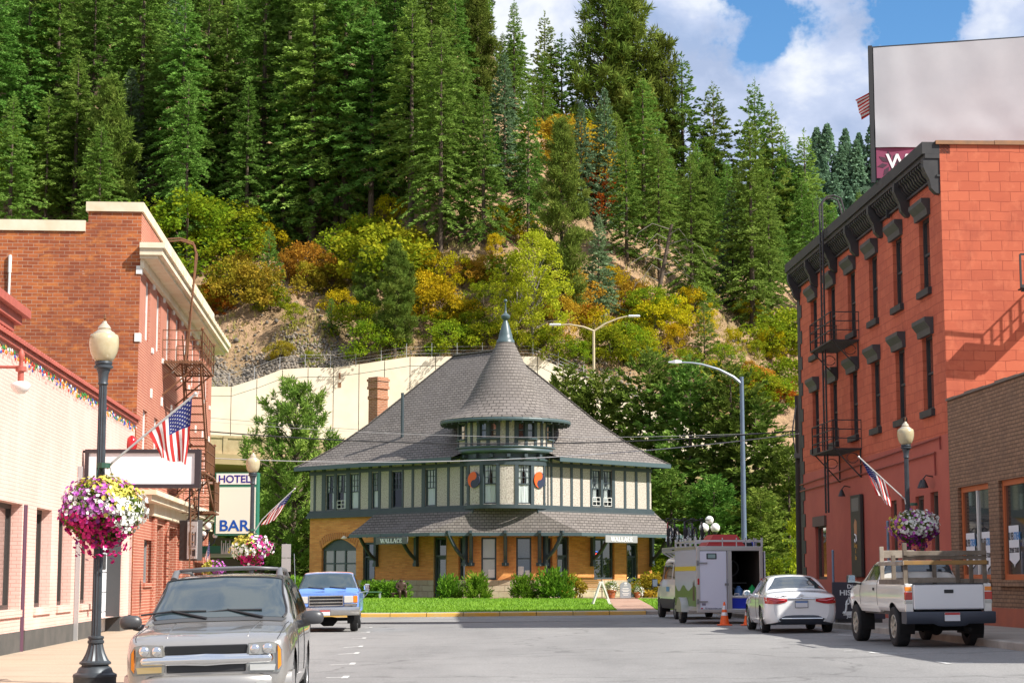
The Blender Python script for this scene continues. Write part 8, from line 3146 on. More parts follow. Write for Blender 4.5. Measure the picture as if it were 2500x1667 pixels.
# ---- cargo trailer
def build_trailer():
 D = 58.8
 zz = zg(6.5, D)
 k_ = math.atan2(.05, 1) + .045
 pos = (onY(1783, 1500, D).x, D, zz)
 t = thing('cargo_trailer', pos, 'white box cargo trailer with one rear door open on a dark interior', 'trailer', k_)
 white = M('trailer_white', (0.58, 0.60, 0.66), .4, coat=.4, var=(1.5, (.52, .54, .6), .5))
 alu = M('trailer_alu', (0.50, 0.49, 0.47), .38, .8)
 Wd, Ln, z0, z1 = 1.06, 3.7, .42, 2.42
 side = M('trailer_side_print', (0.50, 0.57, 0.68), .35, coat=.5)
 mb = MB()
 for sg in (-1, 1):
  mb.box(sg * (Wd - .03), sg * Wd, .06, Ln, z0 + .1, z1 - .08)
 mb.box(-Wd, Wd, .0, Ln, z1 - .03, z1)
 mb.box(-Wd, Wd, Ln - .03, Ln, z0, z1 - .03)
 mb.box(-Wd, Wd, .0, Ln, z0, z0 + .06)
 mb.build('body', side, t)
 mb = MB()
 mb.mat(M('print_yellow', (.62, .50, .02), .5)).face([(-Wd - .004, .06, 1.66), (-Wd - .004, Ln, 1.66), (-Wd - .004, Ln, 1.80), (-Wd - .004, .06, 1.80)])
 rd_ = random.Random(2)
 mb.mat(M('print_green', (.12, .22, .04), .5))
 top_ = [1.08 + .10 * math.sin(i * .9) + .05 * rd_.random() for i in range(16)]
 for i in range(15):
  y0, y1 = .06 + (Ln - .06) * i / 15, .06 + (Ln - .06) * (i + 1) / 15
  mb.face([(-Wd - .004, y0, z0 + .12), (-Wd - .004, y1, z0 + .12), (-Wd - .004, y1, top_[i + 1]), (-Wd - .004, y0, top_[i])])
 mb.mat(M('print_brown', (.10, .06, .04), .6))
 for y in (.3, .42, .5):
  mb.face([(-Wd - .007, y, z0 + .3), (-Wd - .007, y + .12, z0 + .3), (-Wd - .007, y + .08, 1.5 - y * .4), (-Wd - .007, y + .04, 1.5 - y * .4)])
 mb.build('side_print', None, t)
 fr_ = MB()
 for x0_, x1_ in ((-Wd, -Wd + .11), (Wd - .11, Wd)):
  fr_.box(x0_, x1_, -.03, .03, z0, z1, .01)
 fr_.box(-Wd + .11, Wd - .11, -.03, .03, z1 - .14, z1, .01)
 fr_.box(-Wd, Wd, -.08, .02, z0 - .06, z0 + .04, .01)
 fr_.box(-.06, .06, -.028, .028, z0 + .04, z1 - .14)
 for sg in (-1, 1):
  fr_.box(sg * (Wd - .01), sg * (Wd + .012), .03, Ln, z1 - .09, z1 - .002)
  fr_.box(sg * (Wd - .01), sg * (Wd + .012), .03, Ln, z0, z0 + .11)
 fr_.build('frame', alu, t)
 mb = MB()
 mb.box(-Wd + .11, -.06, -.02, .02, z0 + .05, z1 - .15, .005)
 dr = mb.build('door', M('door_white', (0.62, 0.64, 0.74), .35, coat=.5), t)
 mb = MB()
 mb.box(-.74, -.42, -.045, -.02, 2.02, 2.20, .02)
 w_ = mb.build('window', M('window_rubber', (.02, .03, .035), .4), dr)
 mb = MB()
 mb.box(-.70, -.46, -.05, -.045, 2.05, 2.17)
 mb.build('pane', M('window_teal', (.25, .36, .36), .1, coat=1), w_)
 for z in (1.90, .70):
  mb = MB()
  mb.bar((-Wd + .02, -.045, z), (-Wd + .34, -.045, z), .05, .03)
  mb.box(-Wd, -Wd + .07, -.06, -.03, z - .08, z + .08)
  mb.build('hinge', M('hinge_steel', (.25, .25, .25), .4, .8), dr)
 mb = MB()
 mb.cyl((-.10, -.05, z0 + .05), (-.10, -.05, z1 - .15), .016, 8)
 mb.bar((-.10, -.06, 1.05), (-.10, -.06, 1.4), .03)
 mb.box(-.17, -.05, -.07, -.03, 1.20, 1.27)
 mb.build('latch', MATS['hinge_steel'], dr)
 mb = MB()
 mb.box(-.90, -.78, -.026, -.02, .58, .65)
 mb.build('sticker', M('sticker_purple', (.20, .18, .25), .6), dr)
 mb = MB()
 mb.box(-.93, -.87, -.026, -.02, .47, .51)
 mb.build('sticker', M('sticker_red', (.40, .03, .05), .5), dr)
 tx = text_mesh('EZ-Haulertrailers.com', .065, 'lettering', M('sticker_dark', (.05, .04, .08), .6), dr, .003, .001, 'LEFT', .9)
 tx.location = (-.80, -.024, .47)
 # open door folded back along the right side
 mb = MB()
 mb.box(Wd + .05, Wd + .09, .02, .96, z0 + .05, z1 - .15, .005)
 mb.build('door', MATS['door_white'], t)
 for sg in (-1, 1):
  mb = MB()
  mb.box(sg * (Wd - .085), sg * (Wd - .025), -.05, -.02, 1.22, 1.42, .02)
  mb.build('tail_light', m_redl, t)
  mb = MB()
  A = frange(0, math.pi, 12)
  mb.loft([[(sg * (Wd + .01), 1.7 + .44 * math.cos(a), .36 + .46 * math.sin(a)) for a in A], [(sg * (Wd + .26), 1.7 + .44 * math.cos(a), .36 + .46 * math.sin(a)) for a in A]], False)
  mb.face([(sg * (Wd + .26), 1.7 + .44 * math.cos(a), .36 + .46 * math.sin(a)) for a in A])
  mb.build('mudguard', alu, t)
  wheel(t, sg * (Wd + .13), 1.7, .34, .2, MATS['van_rim'], sg)
 mb = MB()
 mb.box(-Wd + .035, Wd - .035, Ln - .05, Ln - .035, z0 + .06, z1 - .04)
 for sg in (-1, 1):
  mb.box(sg * (Wd - .05), sg * (Wd - .032), .04, Ln - .05, z0 + .06, z1 - .04)
 mb.box(-Wd + .05, Wd - .05, .04, Ln - .05, z1 - .055, z1 - .035)
 mb.build('lining', M('ply_dark', (.06, .045, .035), .9), t)
 mb = MB()                                     # shelves with tangled gear, in the dark
 mb.box(.05, .98, 2.0, 2.7, 1.25, 1.29)
 mb.box(.05, .98, 2.0, 2.7, .85, .89)
 mb.tube([(.5 + .25 * math.cos(a), 2.2, 1.75 + .25 * math.sin(a)) for a in frange(0, 6.28, 20)], .03, 6)
 mb.tube([(.3 + .3 * math.cos(a), 1.6, .85 + .3 * math.sin(a)) for a in frange(0, 6.28, 20)], .03, 6)
 mb.build('shelf', M('shelf_grey', (.16, .15, .14), .8), t)
 rk = MB()
 for sg in (-1, 1):
  for k in range(5):
   y = .1 + .85 * k
   rk.box(sg * Wd - .03, sg * Wd + .03, y - .04, y + .04, z1, z1 + .27)
  rk.bar((sg * Wd, .1, z1 + .16), (sg * Wd, 3.5, z1 + .16), .05)
 for k in range(5):
  y = .1 + .85 * k
  rk.bar((-Wd, y, z1 + .17), (Wd, y, z1 + .17), .04, .06)
 for x in (-.2, .25, .55, .8):
  rk.box(x - .015, x + .015, .08, .12, z1, z1 + .27)
 rk.build('roof_rack', MATS['rack_alu'], t)
 mb = MB()
 mb.box(-.35, .35, Ln, Ln + 1.2, .46, .54)
 mb.build('drawbar', m_blackp, t)
 return t, Matrix.Translation(pos) @ Matrix.Rotation(k_, 4, 'Z'), k_
trl, tm, trz = build_trailer()
# red kayak-like boxes on the trailer roof
p = tm @ Vector((.0, 1.2, 2.42))
o = thing('cargo_box', p, 'red roof box lying on the trailer roof behind the rack rails', 'box', trz)
mb = MB()
mb.loft([[(x * (.62 - .25 * q), y * (1 - .2 * q), .02 + .36 * q) for x, y in ((-1, -.7), (1, -.7), (1, .7), (-1, .7))] for q in (0, .45, 1)], True, True)
mb.build('lid', M('box_red', (.42, .02, .02), .4), o)
mb = MB()
mb.bar((-.62, -.72, .17), (.62, -.72, .17), .03)
mb.build('trim', m_offw, o)
o = thing('folded_chair', tm @ Vector((.62, .8, 2.42)), 'dark folded gear with a blue end on the trailer roof', 'camp gear', trz)
mb = MB()
mb.box(-.30, .28, -.1, .2, .01, .13, .03)
mb.build('bundle', M('gear_black', (.015, .02, .025), .8), o)
mb = MB()
mb.box(.28, .36, -.1, .18, .02, .20, .02)
mb.build('end_cap', M('gear_blue', (.02, .04, .45), .5), o)
# cooler, water jug, green bag inside
o = thing('cooler', tm @ Vector((.36, .30, .485)), 'blue cooler with a white lid on the trailer floor', 'cooler', trz)
mb = MB()
mb.loft([[(x * w, y * w * .62, z) for x, y in ((-.30, -.30), (.30, -.30), (.30, .30), (-.30, .30))] for w, z in ((.86, 0), (1, .32))], True, True)
mb.build('body', M('cooler_blue', (.01, .03, .42), .4), o)
mb = MB()
mb.box(-.32, .32, -.20, .20, .322, .40, .03)
mb.tube([(-.2, -.21, .36), (-.2, -.24, .46), (-.06, -.24, .46), (-.06, -.21, .36)], .014, 5)
mb.tube([(.06, -.21, .36), (.06, -.24, .46), (.2, -.24, .46), (.2, -.21, .36)], .014, 5)
mb.build('lid', m_white_p, o)
o = thing('water_jug', tm @ Vector((.44, .75, .485)), 'tall blue drinks jug behind the cooler in the trailer', 'jug', trz)
mb = MB()
mb.lathe([(.13, 0), (.14, .05), (.14, .52), (.12, .60), (.06, .66), (.05, .70)], 16)
mb.build('body', M('jug_blue', (.12, .25, .55), .35), o, smooth=40)
o = thing('duffel_bag', tm @ Vector((.82, .5, .485)), 'bright green bag hanging at the right edge of the open trailer', 'bag', trz)
mb = MB()
mb.lathe([(.05, .38), (.12, .42), (.14, .5), (.11, .62), (.04, .70), (.02, .74)], 10)
mb.lathe([(.10, 0), (.15, .08), (.15, .30), (.08, .36)], 10, (.03, .02, 0))
mb.build('body', M('bag_green', (.01, .35, .08), .7), o, smooth=40)
for (u, v, D, lab) in ((1769, 1523, 57.0, 'orange traffic cone with silver bands behind the trailer door'), (1827, 1523, 56.6, 'orange traffic cone half hidden by the white saloon')):
 p = onY(u, v, D)
 c = thing('traffic_cone', (p.x, D, zg(p.x, D)), lab, 'cone', .2, 'orange traffic cones')
 mb = MB()
 mb.box(-.19, .19, -.19, .19, 0, .035, .012)
 mb.build('base', M('cone_orange', (.80, .11, .01), .5), c)
 mb = MB()
 mb.lathe([(.15, .034), (.145, .05), (.105, .27), (.06, .50), (.028, .69), (.02, .71)], 18)
 mb.build('body', MATS['cone_orange'], c, smooth=40)
 mb = MB()
 mb.lathe([(.104, .30), (.085, .40)], 18)
 mb.lathe([(.068, .48), (.046, .60)], 18)
 mb.build('band', M('reflective_band', (.62, .64, .66), .3, .3), c, smooth=40)
# ------------------------------------------------------------------ street furniture, flags, flowers, signs
m_lampg = M('lamp_slate', (0.055, 0.065, 0.075), .45, .3, var=(8, (.035, .042, .05), .6))
m_globe = M('amber_globe', (0.56, 0.47, 0.28), .22, coat=.6, var=(9, (.66, .60, .42), .6), trans=.25)
m_finial = M('globe_cap', (0.50, 0.44, 0.33), .3, .3)
def lamp(loc, label, sc=1.0):
 t = thing('street_lamp', loc, label, 'street lamp', group='ornate street lamps with acorn globes')
 t.scale = (sc,) * 3
 mb = MB()
 mb.lathe([(.295, 0), (.295, .10), (.305, .115), (.30, .145), (.25, .17), (.225, .23), (.185, .26), (.185, .275)], 16)
 b = mb.build('base', m_lampg, t, smooth=35)
 mb = MB()
 mb.lathe([(.185, .275), (.215, .285), (.215, .31), (.19, .33), (.17, .36), (.135, .43), (.112, .50), (.10, .56)], 32, flute=(.325, .57, .90))
 mb.lathe([(.10, .56), (.113, .57), (.113, .60), (.10, .61), (.10, .625), (.113, .635), (.11, .66), (.07, .67)], 20)
 mb.build('bell', m_lampg, b, smooth=30)
 mb = MB()
 mb.lathe([(.068, .66), (.064, 2.2), (.057, 4.16)], 24, flute=(0, 9, .84))
 mb.build('shaft', m_lampg, t, smooth=30)
 mb = MB()
 mb.lathe([(.057, 4.14), (.075, 4.16), (.065, 4.19), (.075, 4.30), (.10, 4.37), (.135, 4.385), (.135, 4.41), (.11, 4.425), (.125, 4.45), (.12, 4.475), (.10, 4.48)], 18)
 mb.build('capital', m_lampg, t, smooth=35)
 mb = MB()
 mb.lathe([(.105, 4.475), (.15, 4.52), (.185, 4.60), (.205, 4.70), (.207, 4.78), (.195, 4.85), (.15, 4.87)], 24)
 mb.build('globe', m_globe, t, smooth=60)
 mb = MB()
 mb.lathe([(.15, 4.868), (.145, 4.885), (.11, 4.905), (.085, 4.93), (.095, 4.945), (.07, 4.985), (.045, 5.01), (.03, 5.03), (.03, 5.05)], 18)
 mb.build('globe_cap', m_finial, t, smooth=50)
 mb = MB()
 mb.lathe([(.008, 5.045), (.012, 5.08), (.03, 5.09), (.012, 5.105), (.018, 5.12), (.004, 5.16), (.001, 5.17)], 10)
 mb.build('finial', m_rust, t)
 return t
pL = onY(233, 1600, 26)
lamp((pL.x, 26, .14), 'nearest ornate street lamp, whole down to its base, on the left pavement')
pM = onY(613, 1400, 54)
lamp((pM.x, 54, .15), 'ornate street lamp in front of the hotel and bar sign')
pR = onY(2220, 1400, 46)
zR = zg(9.1, 46) + .15
lamp((pR.x, 46, zR), 'ornate street lamp against the red building, behind the white pickup')
m_petal = {'white': M('petal_white', (.80, .80, .74), .6, trans=.2), 'pink': M('petal_orchid', (.52, .12, .50), .6, trans=.2), 'magenta': M('petal_magenta', (.55, .005, .17), .6, trans=.2),
           'purple': M('petal_purple', (.20, .01, .20), .6, trans=.2), 'yellow': M('petal_yellow', (.62, .55, .09), .6, trans=.2)}
m_leaf = M('basket_leaves', (.09, .16, .012), .7, var=(12, (.22, .28, .02), .8), trans=.3)
def basket(c, rx, rz_, zone, n, label, fs=.034, seed=1, pole=True):
 rng = np.random.default_rng(seed)
 t = thing('flower_basket', c, label, 'flower basket', group='hanging flower baskets on the lamps')
 mb = MB()
 mb.lathe([(.02, -rz_ * .75), (rx * .35, -rz_ * .6), (rx * .5, -rz_ * .1), (rx * .52, -rz_ * .05)], 16)
 mb.build('basket', M('coir', (.18, .09, .03), .9), t)
 if pole:
  mb = MB()
  for a in (0, 2.1, 4.2):
   mb.bar((rx * .5 * math.cos(a), rx * .5 * math.sin(a), -.05), (.09 * math.cos(a), .09 * math.sin(a), rz_ * 1.35), .008)
  mb.lathe([(.085, rz_ * 1.3), (.095, rz_ * 1.3), (.095, rz_ * 1.45), (.085, rz_ * 1.45)], 12)
  mb.build('hanger', M('bracket_green', (.02, .07, .045), .5), t)
 d = unit(rng.normal(0, 1, (n * 2, 3)))
 d = d[d[:, 2] > -.93][:n]
 rad = rng.uniform(.80, 1.08, len(d)) * (1 + .10 * np.sin(5 * np.arctan2(d[:, 1], d[:, 0]) + 3 * d[:, 2]))
 P = d * rad[:, None] * np.array([rx, rx, rz_])
 P[:, :2] *= np.where(d[:, 2] < -.2, 1 - .45 * (-d[:, 2] - .2), 1)[:, None]
 low = rng.random(len(d)) < .12
 P[low & (d[:, 2] < -.5), 2] -= rng.uniform(.05, .22)
 nl = int(n * 1.3)
 dl = unit(rng.normal(0, 1, (nl, 3)))
 PL = dl * (rng.uniform(.5, .92, nl) * 1)[:, None] * np.array([rx, rx, rz_])
 PL[:, :2] *= np.where(dl[:, 2] < -.2, 1 - .45 * (-dl[:, 2] - .2), 1)[:, None]
 K = kites(PL, unit(dl + rng.normal(0, .6, dl.shape)), rng.uniform(.05, .12, nl), rng.uniform(.015, .03, nl), rng)
 np_mesh('foliage', K.reshape(-1, 3), np.arange(nl * 4).reshape(-1, 4), m_leaf, t)
 zs = np.array([zone(q, rng) for q in d])
 for col in m_petal:
  idx = np.where(zs == col)[0]
  if not len(idx): continue
  V, Fc = [], []
  for i in idx:
   nrm = unit(d[i] + rng.normal(0, .35, 3))
   x = unit(np.cross(nrm, [.3, .2, 1]))
   y = np.cross(nrm, x)
   s = fs * rng.uniform(.7, 1.25)
   b = len(V)
   V.append(P[i] - nrm * s * .35)
   for k in range(10):
    a = 6.283 * k / 10
    rr = s * (1 if k % 2 == 0 else .78)
    V.append(P[i] + (x * math.cos(a) + y * math.sin(a)) * rr)
   for k in range(10):
    Fc.append((b, b + 1 + k, b + 1 + (k + 1) % 10))
  tag(np_mesh(col + '_flowers', np.array(V), np.array(Fc), m_petal[col], t), kind='stuff')
 return t
def zoneL(q, r):
 x, z = q[0] + r.normal(0, .12), q[2] + r.normal(0, .10)
 if z > .72: return 'yellow' if r.random() < .75 else 'pink'
 if z > .45 and x > .25: return 'yellow'
 if z > -.12:
  if x > .38: return 'white' if r.random() < .9 else 'yellow'
  return 'pink' if r.random() < .66 else 'white'
 if x > .55 and z > -.5: return 'white'
 return 'magenta' if r.random() < .88 else 'purple'
def zoneM(q, r):
 x, z = q[0] + r.normal(0, .15), q[2] + r.normal(0, .12)
 if z > .35 and x < .1: return 'yellow'
 if z < -.55: return 'magenta'
 if x > .15: return 'magenta' if r.random() < .3 else 'pink' if r.random() < .4 else 'white'
 return 'white' if r.random() < .85 else 'yellow'
def zoneR(q, r):
 x, z = q[0] + r.normal(0, .12), q[2] + r.normal(0, .12)
 if z < -.45 or (x > .6 and z < 0): return 'purple' if r.random() < .8 else 'magenta'
 if x < -.6: return 'pink' if r.random() < .6 else 'yellow'
 return 'white' if r.random() < .88 else 'pink'
c = onY(249, 1250, 25.85)
basket(c, .55, .47, zoneL, 3000, 'big basket of pink, white and magenta flowers on the nearest lamp', fs=.033, seed=2)
c = onY(613, 1340, 53.8)
basket(c, .58, .40, zoneM, 800, 'basket of yellow, white and pink flowers on the lamp by the hotel sign', fs=.045, seed=3)
c = onY(2232, 1288, 45.8)
basket(c, .60, .42, zoneR, 1000, 'basket of white flowers over dark purple ones, right of the road', fs=.042, seed=4)
c = onY(522, 1388, 70)
basket(c, .45, .34, lambda q, r: 'yellow' if q[0] < 0 else 'pink', 300, 'small flower basket low behind the SUV roof', fs=.05, seed=5, pole=False)
m_fr, m_fw, m_fb = M('flag_red', (.55, .03, .025), .8, trans=.25), M('flag_white', (.78, .77, .74), .8, trans=.25), M('flag_blue', (.022, .03, .16), .8, trans=.25)
def flag(A, B, C, D, Y, label, pole=None, wave=.06, gather=.0, dY=0.0, parent_rod=.016):
 """Stars and stripes: hoist runs A (low end) to B (tip), fly edge D (below A) to C (below B); corners are world points."""
 t = thing('flag', A, label, 'flag', group='flags on poles along the street')
 O = Vector(A)
 A, B, C, D = [Vector(q) - O for q in (A, B, C, D)]
 nu, nv = 26, 40                                # u along the hoist (stripes), v along the fly
 def S(u, v):
  p = (A * (1 - u) + B * u) * (1 - v) + (D * (1 - u) + C * u) * v
  w = wave * v ** .7
  p = p + Vector((.35 * w * math.sin(v * 3 + u * 7), w * math.sin(u * 9 + v * 2.5) + .5 * w * math.sin(u * 17 - v * 4), .3 * w * math.sin(u * 11)))
  return p
 mb = MB()
 for i in range(nu):
  for j in range(nv):
   s = i // 2
   canton = i >= 12 and j < nv * .42
   mb.mat(m_fb if canton else (m_fr if s % 2 == 0 else m_fw))
   mb.face([S(i / nu, j / nv), S(i / nu, (j + 1) / nv), S((i + 1) / nu, (j + 1) / nv), S((i + 1) / nu, j / nv)])
 f_ = mb.build('cloth', None, t)
 import bmesh as _bm
 bm = _bm.new()
 bm.from_mesh(f_.data)
 _bm.ops.remove_doubles(bm, verts=bm.verts, dist=1e-5)
 bm.to_mesh(f_.data)
 bm.free()
 shade(f_.data, 180)
 mb = MB()
 for r in range(9):
  for cc in range(6 if r % 2 == 0 else 5):
   u0 = 12 / 26 + (14 / 26) * (r + .9) / 9.8
   v0 = .42 * ((cc + (.5 if r % 2 == 0 else 1.0)) / 6)
   for sg in (-1, 1):
    P = []
    for k in range(10):
     a = 2 * math.pi * k / 10
     rr = .024 if k % 2 == 0 else .010
     p = S(min(.999, u0 + rr * math.cos(a)), max(0.001, v0 + rr * .62 * math.sin(a)))
     P.append(p + Vector((0, sg * .006, 0)))
    mb.face(P)
 mb.build('stars', m_fw, t)
 if pole:
  mb = MB()
  mb.tube([Vector(q) - O for q in pole] + [B + (B - A).normalized() * .05], parent_rod, 7)
  mb.ball(B + (B - A).normalized() * .06, parent_rod * 1.8, 8)
  mb.build('pole', M('flag_pole', (.50, .50, .48), .4, .4), t)
 return t
Y = 25.9
flag(onY(361, 1056, Y), onY(469, 968, Y), onY(456, 1132, Y + .15), onY(392, 1118, Y), Y, 'large flag hanging from the slanting pole on the nearest lamp', [onY(262, 1143, 25.95), onY(275, 1128, Y), onY(360, 1057, Y)], wave=.05)
mb = MB()
Y = 53.9
flag(onY(660, 1248, Y), onY(716, 1196, Y), onY(672, 1268, Y + .1), onY(636, 1284, Y), Y, 'small folded flag on the lamp by the hotel and bar sign', [onY(622, 1296, Y), onY(640, 1268, Y), onY(660, 1248, Y)], wave=.10)
Y = 45.9
flag(onY(2165, 1178, Y), onY(2101, 1119, Y), onY(2140, 1205, Y + .1), onY(2178, 1242, Y + .1), Y, 'flag hanging left from the lamp in front of the red building', [onY(2211, 1230, Y), onY(2209, 1218, Y), onY(2165, 1178, Y)], wave=.10)
Y = 58
flag(onY(2150, 262, Y), onY(2150, 210, Y), onY(2088, 244, Y + .1), onY(2104, 292, Y), Y, 'flag flying behind the edge of the blank billboard', [onY(2150, 460, Y), onY(2150, 262, Y)], wave=.06, parent_rod=.03)
# billboard on the red roof
Y = 57.5
a, b = onY(2128, 120, Y), onY(2600, 85, Y)
zlo = onY(2145, 440, Y).z
zmd = onY(2140, 362, Y).z
t = thing('billboard', (a.x, Y, zlo), 'large blank pale grey billboard over a mauve strip on the red building roof', 'billboard', -.02)
W = b.x - a.x
H1 = a.z - zlo
mb = MB()
n = 20
rw = []
for j in range(n + 1):
 z = (zmd - zlo) + (H1 - (zmd - zlo)) * j / n
 rw.append([(W * i / 30 + .03, -.10 - .012 * math.sin(i * .61 + j * .27 + 2 * math.sin(j * .23)) * math.sin(j * .31 + i * .17) - (.03 * math.exp(-((i - 3) / 2) ** 2) + .02 * math.exp(-((j - 3) / 2) ** 2)), z + .06 * (i / 30) * (j / n) + .35 * (j / n) * (i / 30)) for i in range(31)])
mb.loft(rw, False)
mb.build('canvas', M('canvas_grey', (.42, .42, .44), .7, var=(.8, (.36, .36, .385), .7)), t, smooth=180)
mb = MB()
mb.box(0, W, -.03, .12, 0, H1)
mb.bar((-.06, -.05, -.1), (-.06, -.05, H1 + .08), .12)
mb.bar((-.06, -.05, H1 + .02), (W, -.05, H1 + .42), .06)
mb.build('backing', m_blackp, t)
mb = MB()
mb.box(.05, W, -.07, -.031, .05, zmd - zlo)
st_ = mb.build('strip', M('mauve', (.22, .035, .085), .6), t)
mb = MB()
for cx in (.5, 1.3, 2.3, 3.2, 4.1):
 for k in range(8):
  a_ = math.pi * k / 4 + .2
  c_, s_ = math.cos(a_), math.sin(a_)
  mb.prism([(.10, 0), (.26, .075), (.44, 0), (.26, -.075)], lambda p, q, d: (cx + p * c_ - q * s_, -.074 - d, .5 + p * s_ + q * c_), 0, .003)
mb.build('ornament', M('mauve_dark', (.05, .015, .03), .6), st_)
tx = text_mesh('Wa', .66, 'lettering', m_letw, st_, .004, .01, 'LEFT', 1)
tx.location = (.36, -.085, .36)
tx = text_mesh('llace', .66, 'lettering', m_letw, st_, .004, .01, 'LEFT', 1)
tx.location = (1.40, -.085, .36)
mb = MB()
for x in (.4, 2.5, 4.6):
 mb.bar((x, .1, -1.2), (x, .1, 0), .12)
 mb.bar((x, 1.6, -1.2), (x, .12, H1 * .7), .1)
mb.build('strut', m_blackp, t)
# blank hanging sign, hotel sign, awning and box sign on the left
Y = 44.4
a, b = onY(210, 1097, Y), onY(489, 1191, Y)
t = thing('hanging_sign', (a.x, Y, b.z), 'long blank white sign in a dark frame hung out from the pink shop', 'sign')
W, Hh = b.x - a.x, a.z - b.z
mb = MB()
mb.box(0, W, -.10, .10, 0, .09)
mb.box(0, W, -.10, .10, Hh - .09, Hh)
mb.box(0, .09, -.10, .10, .09, Hh - .09)
mb.box(W - .13, W, -.10, .10, .09, Hh - .09)
mb.build('frame', M('sign_frame', (.03, .022, .026), .5), t)
mb = MB()
mb.box(.09, W - .13, -.06, .06, .09, Hh - .09)
mb.build('panel', M('sign_white', (.74, .74, .74), .4, var=(1.5, (.66, .66, .67), .6)), t)
mb = MB()
mb.bar((-.35, 0, Hh - .05), (0, 0, Hh - .05), .06)
mb.bar((-.35, 0, .05), (0, 0, .05), .06)
mb.bar((-.35, 0, 0), (-.35, 0, Hh), .05)
mb.build('bracket', MATS['sign_frame'], t)
Y = 71.5
a, b = onY(528, 1155, Y), onY(626, 1304, Y)
t = thing('hotel_sign', (a.x, Y, b.z), 'tall green-framed white sign reading hotel and bar, hung from the hotel', 'sign', -.06)
W, Hh = b.x - a.x, a.z - b.z
zh = onY(540, 1184, Y).z - b.z
mb = MB()
mb.box(-.03, W + .03, -.02, .45, -.03, Hh + .03)
mb.build('box', M('sign_green', (.02, .16, .10), .5), t)
mb = MB()
mb.box(.03, W - .03, -.035, -.02, .03, zh - .08)
mb.build('panel', M('sign_cream', (.76, .74, .62), .45), t)
mb = MB()
mb.box(.02, W - .02, -.037, -.02, zh + .03, Hh - .01)
mb.build('panel', m_white_p, t)
tx = text_mesh('HOTEL', .40, 'lettering', M('letter_navy', (.02, .015, .22), .5), t, .006, .008, 'LEFT', 1.0)
tx.location = (.09, -.042, zh + .10)
tx = text_mesh('BAR', .58, 'lettering', M('letter_blue', (.0, .07, .38), .5), t, .006, .010, 'LEFT', 1.10)
tx.location = (.15, -.042, .14)
mb = MB()
mb.bar((-1.0, .2, Hh * .85), (0, .2, Hh * .85), .06)
mb.bar((-1.0, .2, Hh * .2), (0, .2, Hh * .2), .06)
mb.tube([(.05, -.05, zh), (.10, -.2, zh + .02), (.06, -.25, zh - .1)], .03, 6)
mb.build('bracket', m_white_p, t)
Y = 62.5
a, b = onY(458, 1269, Y), onY(484, 1368, Y)
t = thing('box_sign', (a.x, Y, b.z), 'small white light-box sign with dark pictures under the fire escape', 'sign', -.35)
W, Hh = .42, a.z - b.z
mb = MB()
mb.box(-.30, W, -.02, .30, 0, Hh, .02)
mb.build('box', M('sign_charcoal', (.06, .055, .055), .6), t)
mb = MB()
mb.box(.02, W - .02, -.035, -.02, .06, Hh - .05)
f_ = mb.build('panel', M('sign_white', (0, 0, 0)), t)
mb = MB()
for i, (x0, x1, z0, z1) in enumerate(((.08, .12, .5, .95), (.2, .24, .5, .95), (.31, .35, .5, .95), (.08, .35, .45, .47), (.1, .18, .2, .4), (.22, .34, .15, .38))):
 mb.box(x0, x1, -.04, -.036, z0, z1)
mb.build('picture', MATS['sign_charcoal'], f_)
mb = MB()
for x in (.0, .35):
 mb.bar((x, .1, Hh), (x, .1, Hh + 2.0), .04)
for k in range(5):
 mb.bar((0, .1, Hh + .3 + .4 * k), (.35, .1, Hh + .3 + .4 * k), .025)
mb.build('bracket', m_blackp, t)
Y = 72.5
a, b = onY(484, 1332, Y), onY(568, 1358, Y)
t = thing('awning', (a.x, Y, b.z), 'green flat awning below the hotel and bar sign', 'awning')
W = b.x - a.x
mb = MB()
mb.box(-.8, W, 0, 2.5, .12, a.z - b.z)
mb.build('fascia', M('awning_green', (.03, .20, .12), .5), t)
mb = MB()
mb.box(-.8, W + .02, -.04, 2.5, .0, .115)
mb.build('edge', M('awning_pale', (.30, .36, .24), .6), t)
mb = MB()
for i in range(14):
 mb.bar((W - .42 + .04 * i, -.12 - .02 * (i % 3), .1), (W - .42 + .04 * i + .05 * (i % 2), -.12, .62 - .1 * (i % 4)), .03)
mb.build('tassel', m_white_p, t)
for (u, v, r, lab) in ((508, 1284, .15, 'white glass globe lamp over the green awning'), (497, 1302, .11, 'smaller globe lamp left of the other at the awning'), (525, 1307, .10, 'low flat globe lamp right of the other at the awning')):
 p = onY(u, v, 71.6)
 o = thing('globe_lamp', p, lab, 'lamp')
 mb = MB()
 mb.ball((0, 0, 0), r, 14)
 mb.build('globe', MATS['opal_glass'], o, smooth=60)
 mb = MB()
 mb.lathe([(r * .5, -r * 1.25), (r * .6, -r * .85)], 10)
 mb.tube([(0, 0, -r), (-.05, .1, -r * 2.5), (-.25, .5, -r * 3.5)], .03, 6)
 mb.build('holder', m_lampg, o)
Y = 71
flag(onY(500, 1362, Y), onY(512, 1318, Y), onY(514, 1390, Y), onY(502, 1395, Y), Y, 'narrow flag hanging under the green awning', None, wave=.02)
p = onP(311, 1083, LO, Vector((LD.y, -LD.x, 0)))
o = thing('alarm_bell', p, 'red oval alarm box at the far end of the pink shop', 'alarm', LRZ)
mb = MB()
mb.ball((0, -.12, 0), .16, 12, sz=1.5)
mb.build('box', m_redl, o, smooth=60)
mb = MB()
mb.box(-.06, .06, -.1, 0, -.08, .08)
mb.build('mount', m_rust, o)
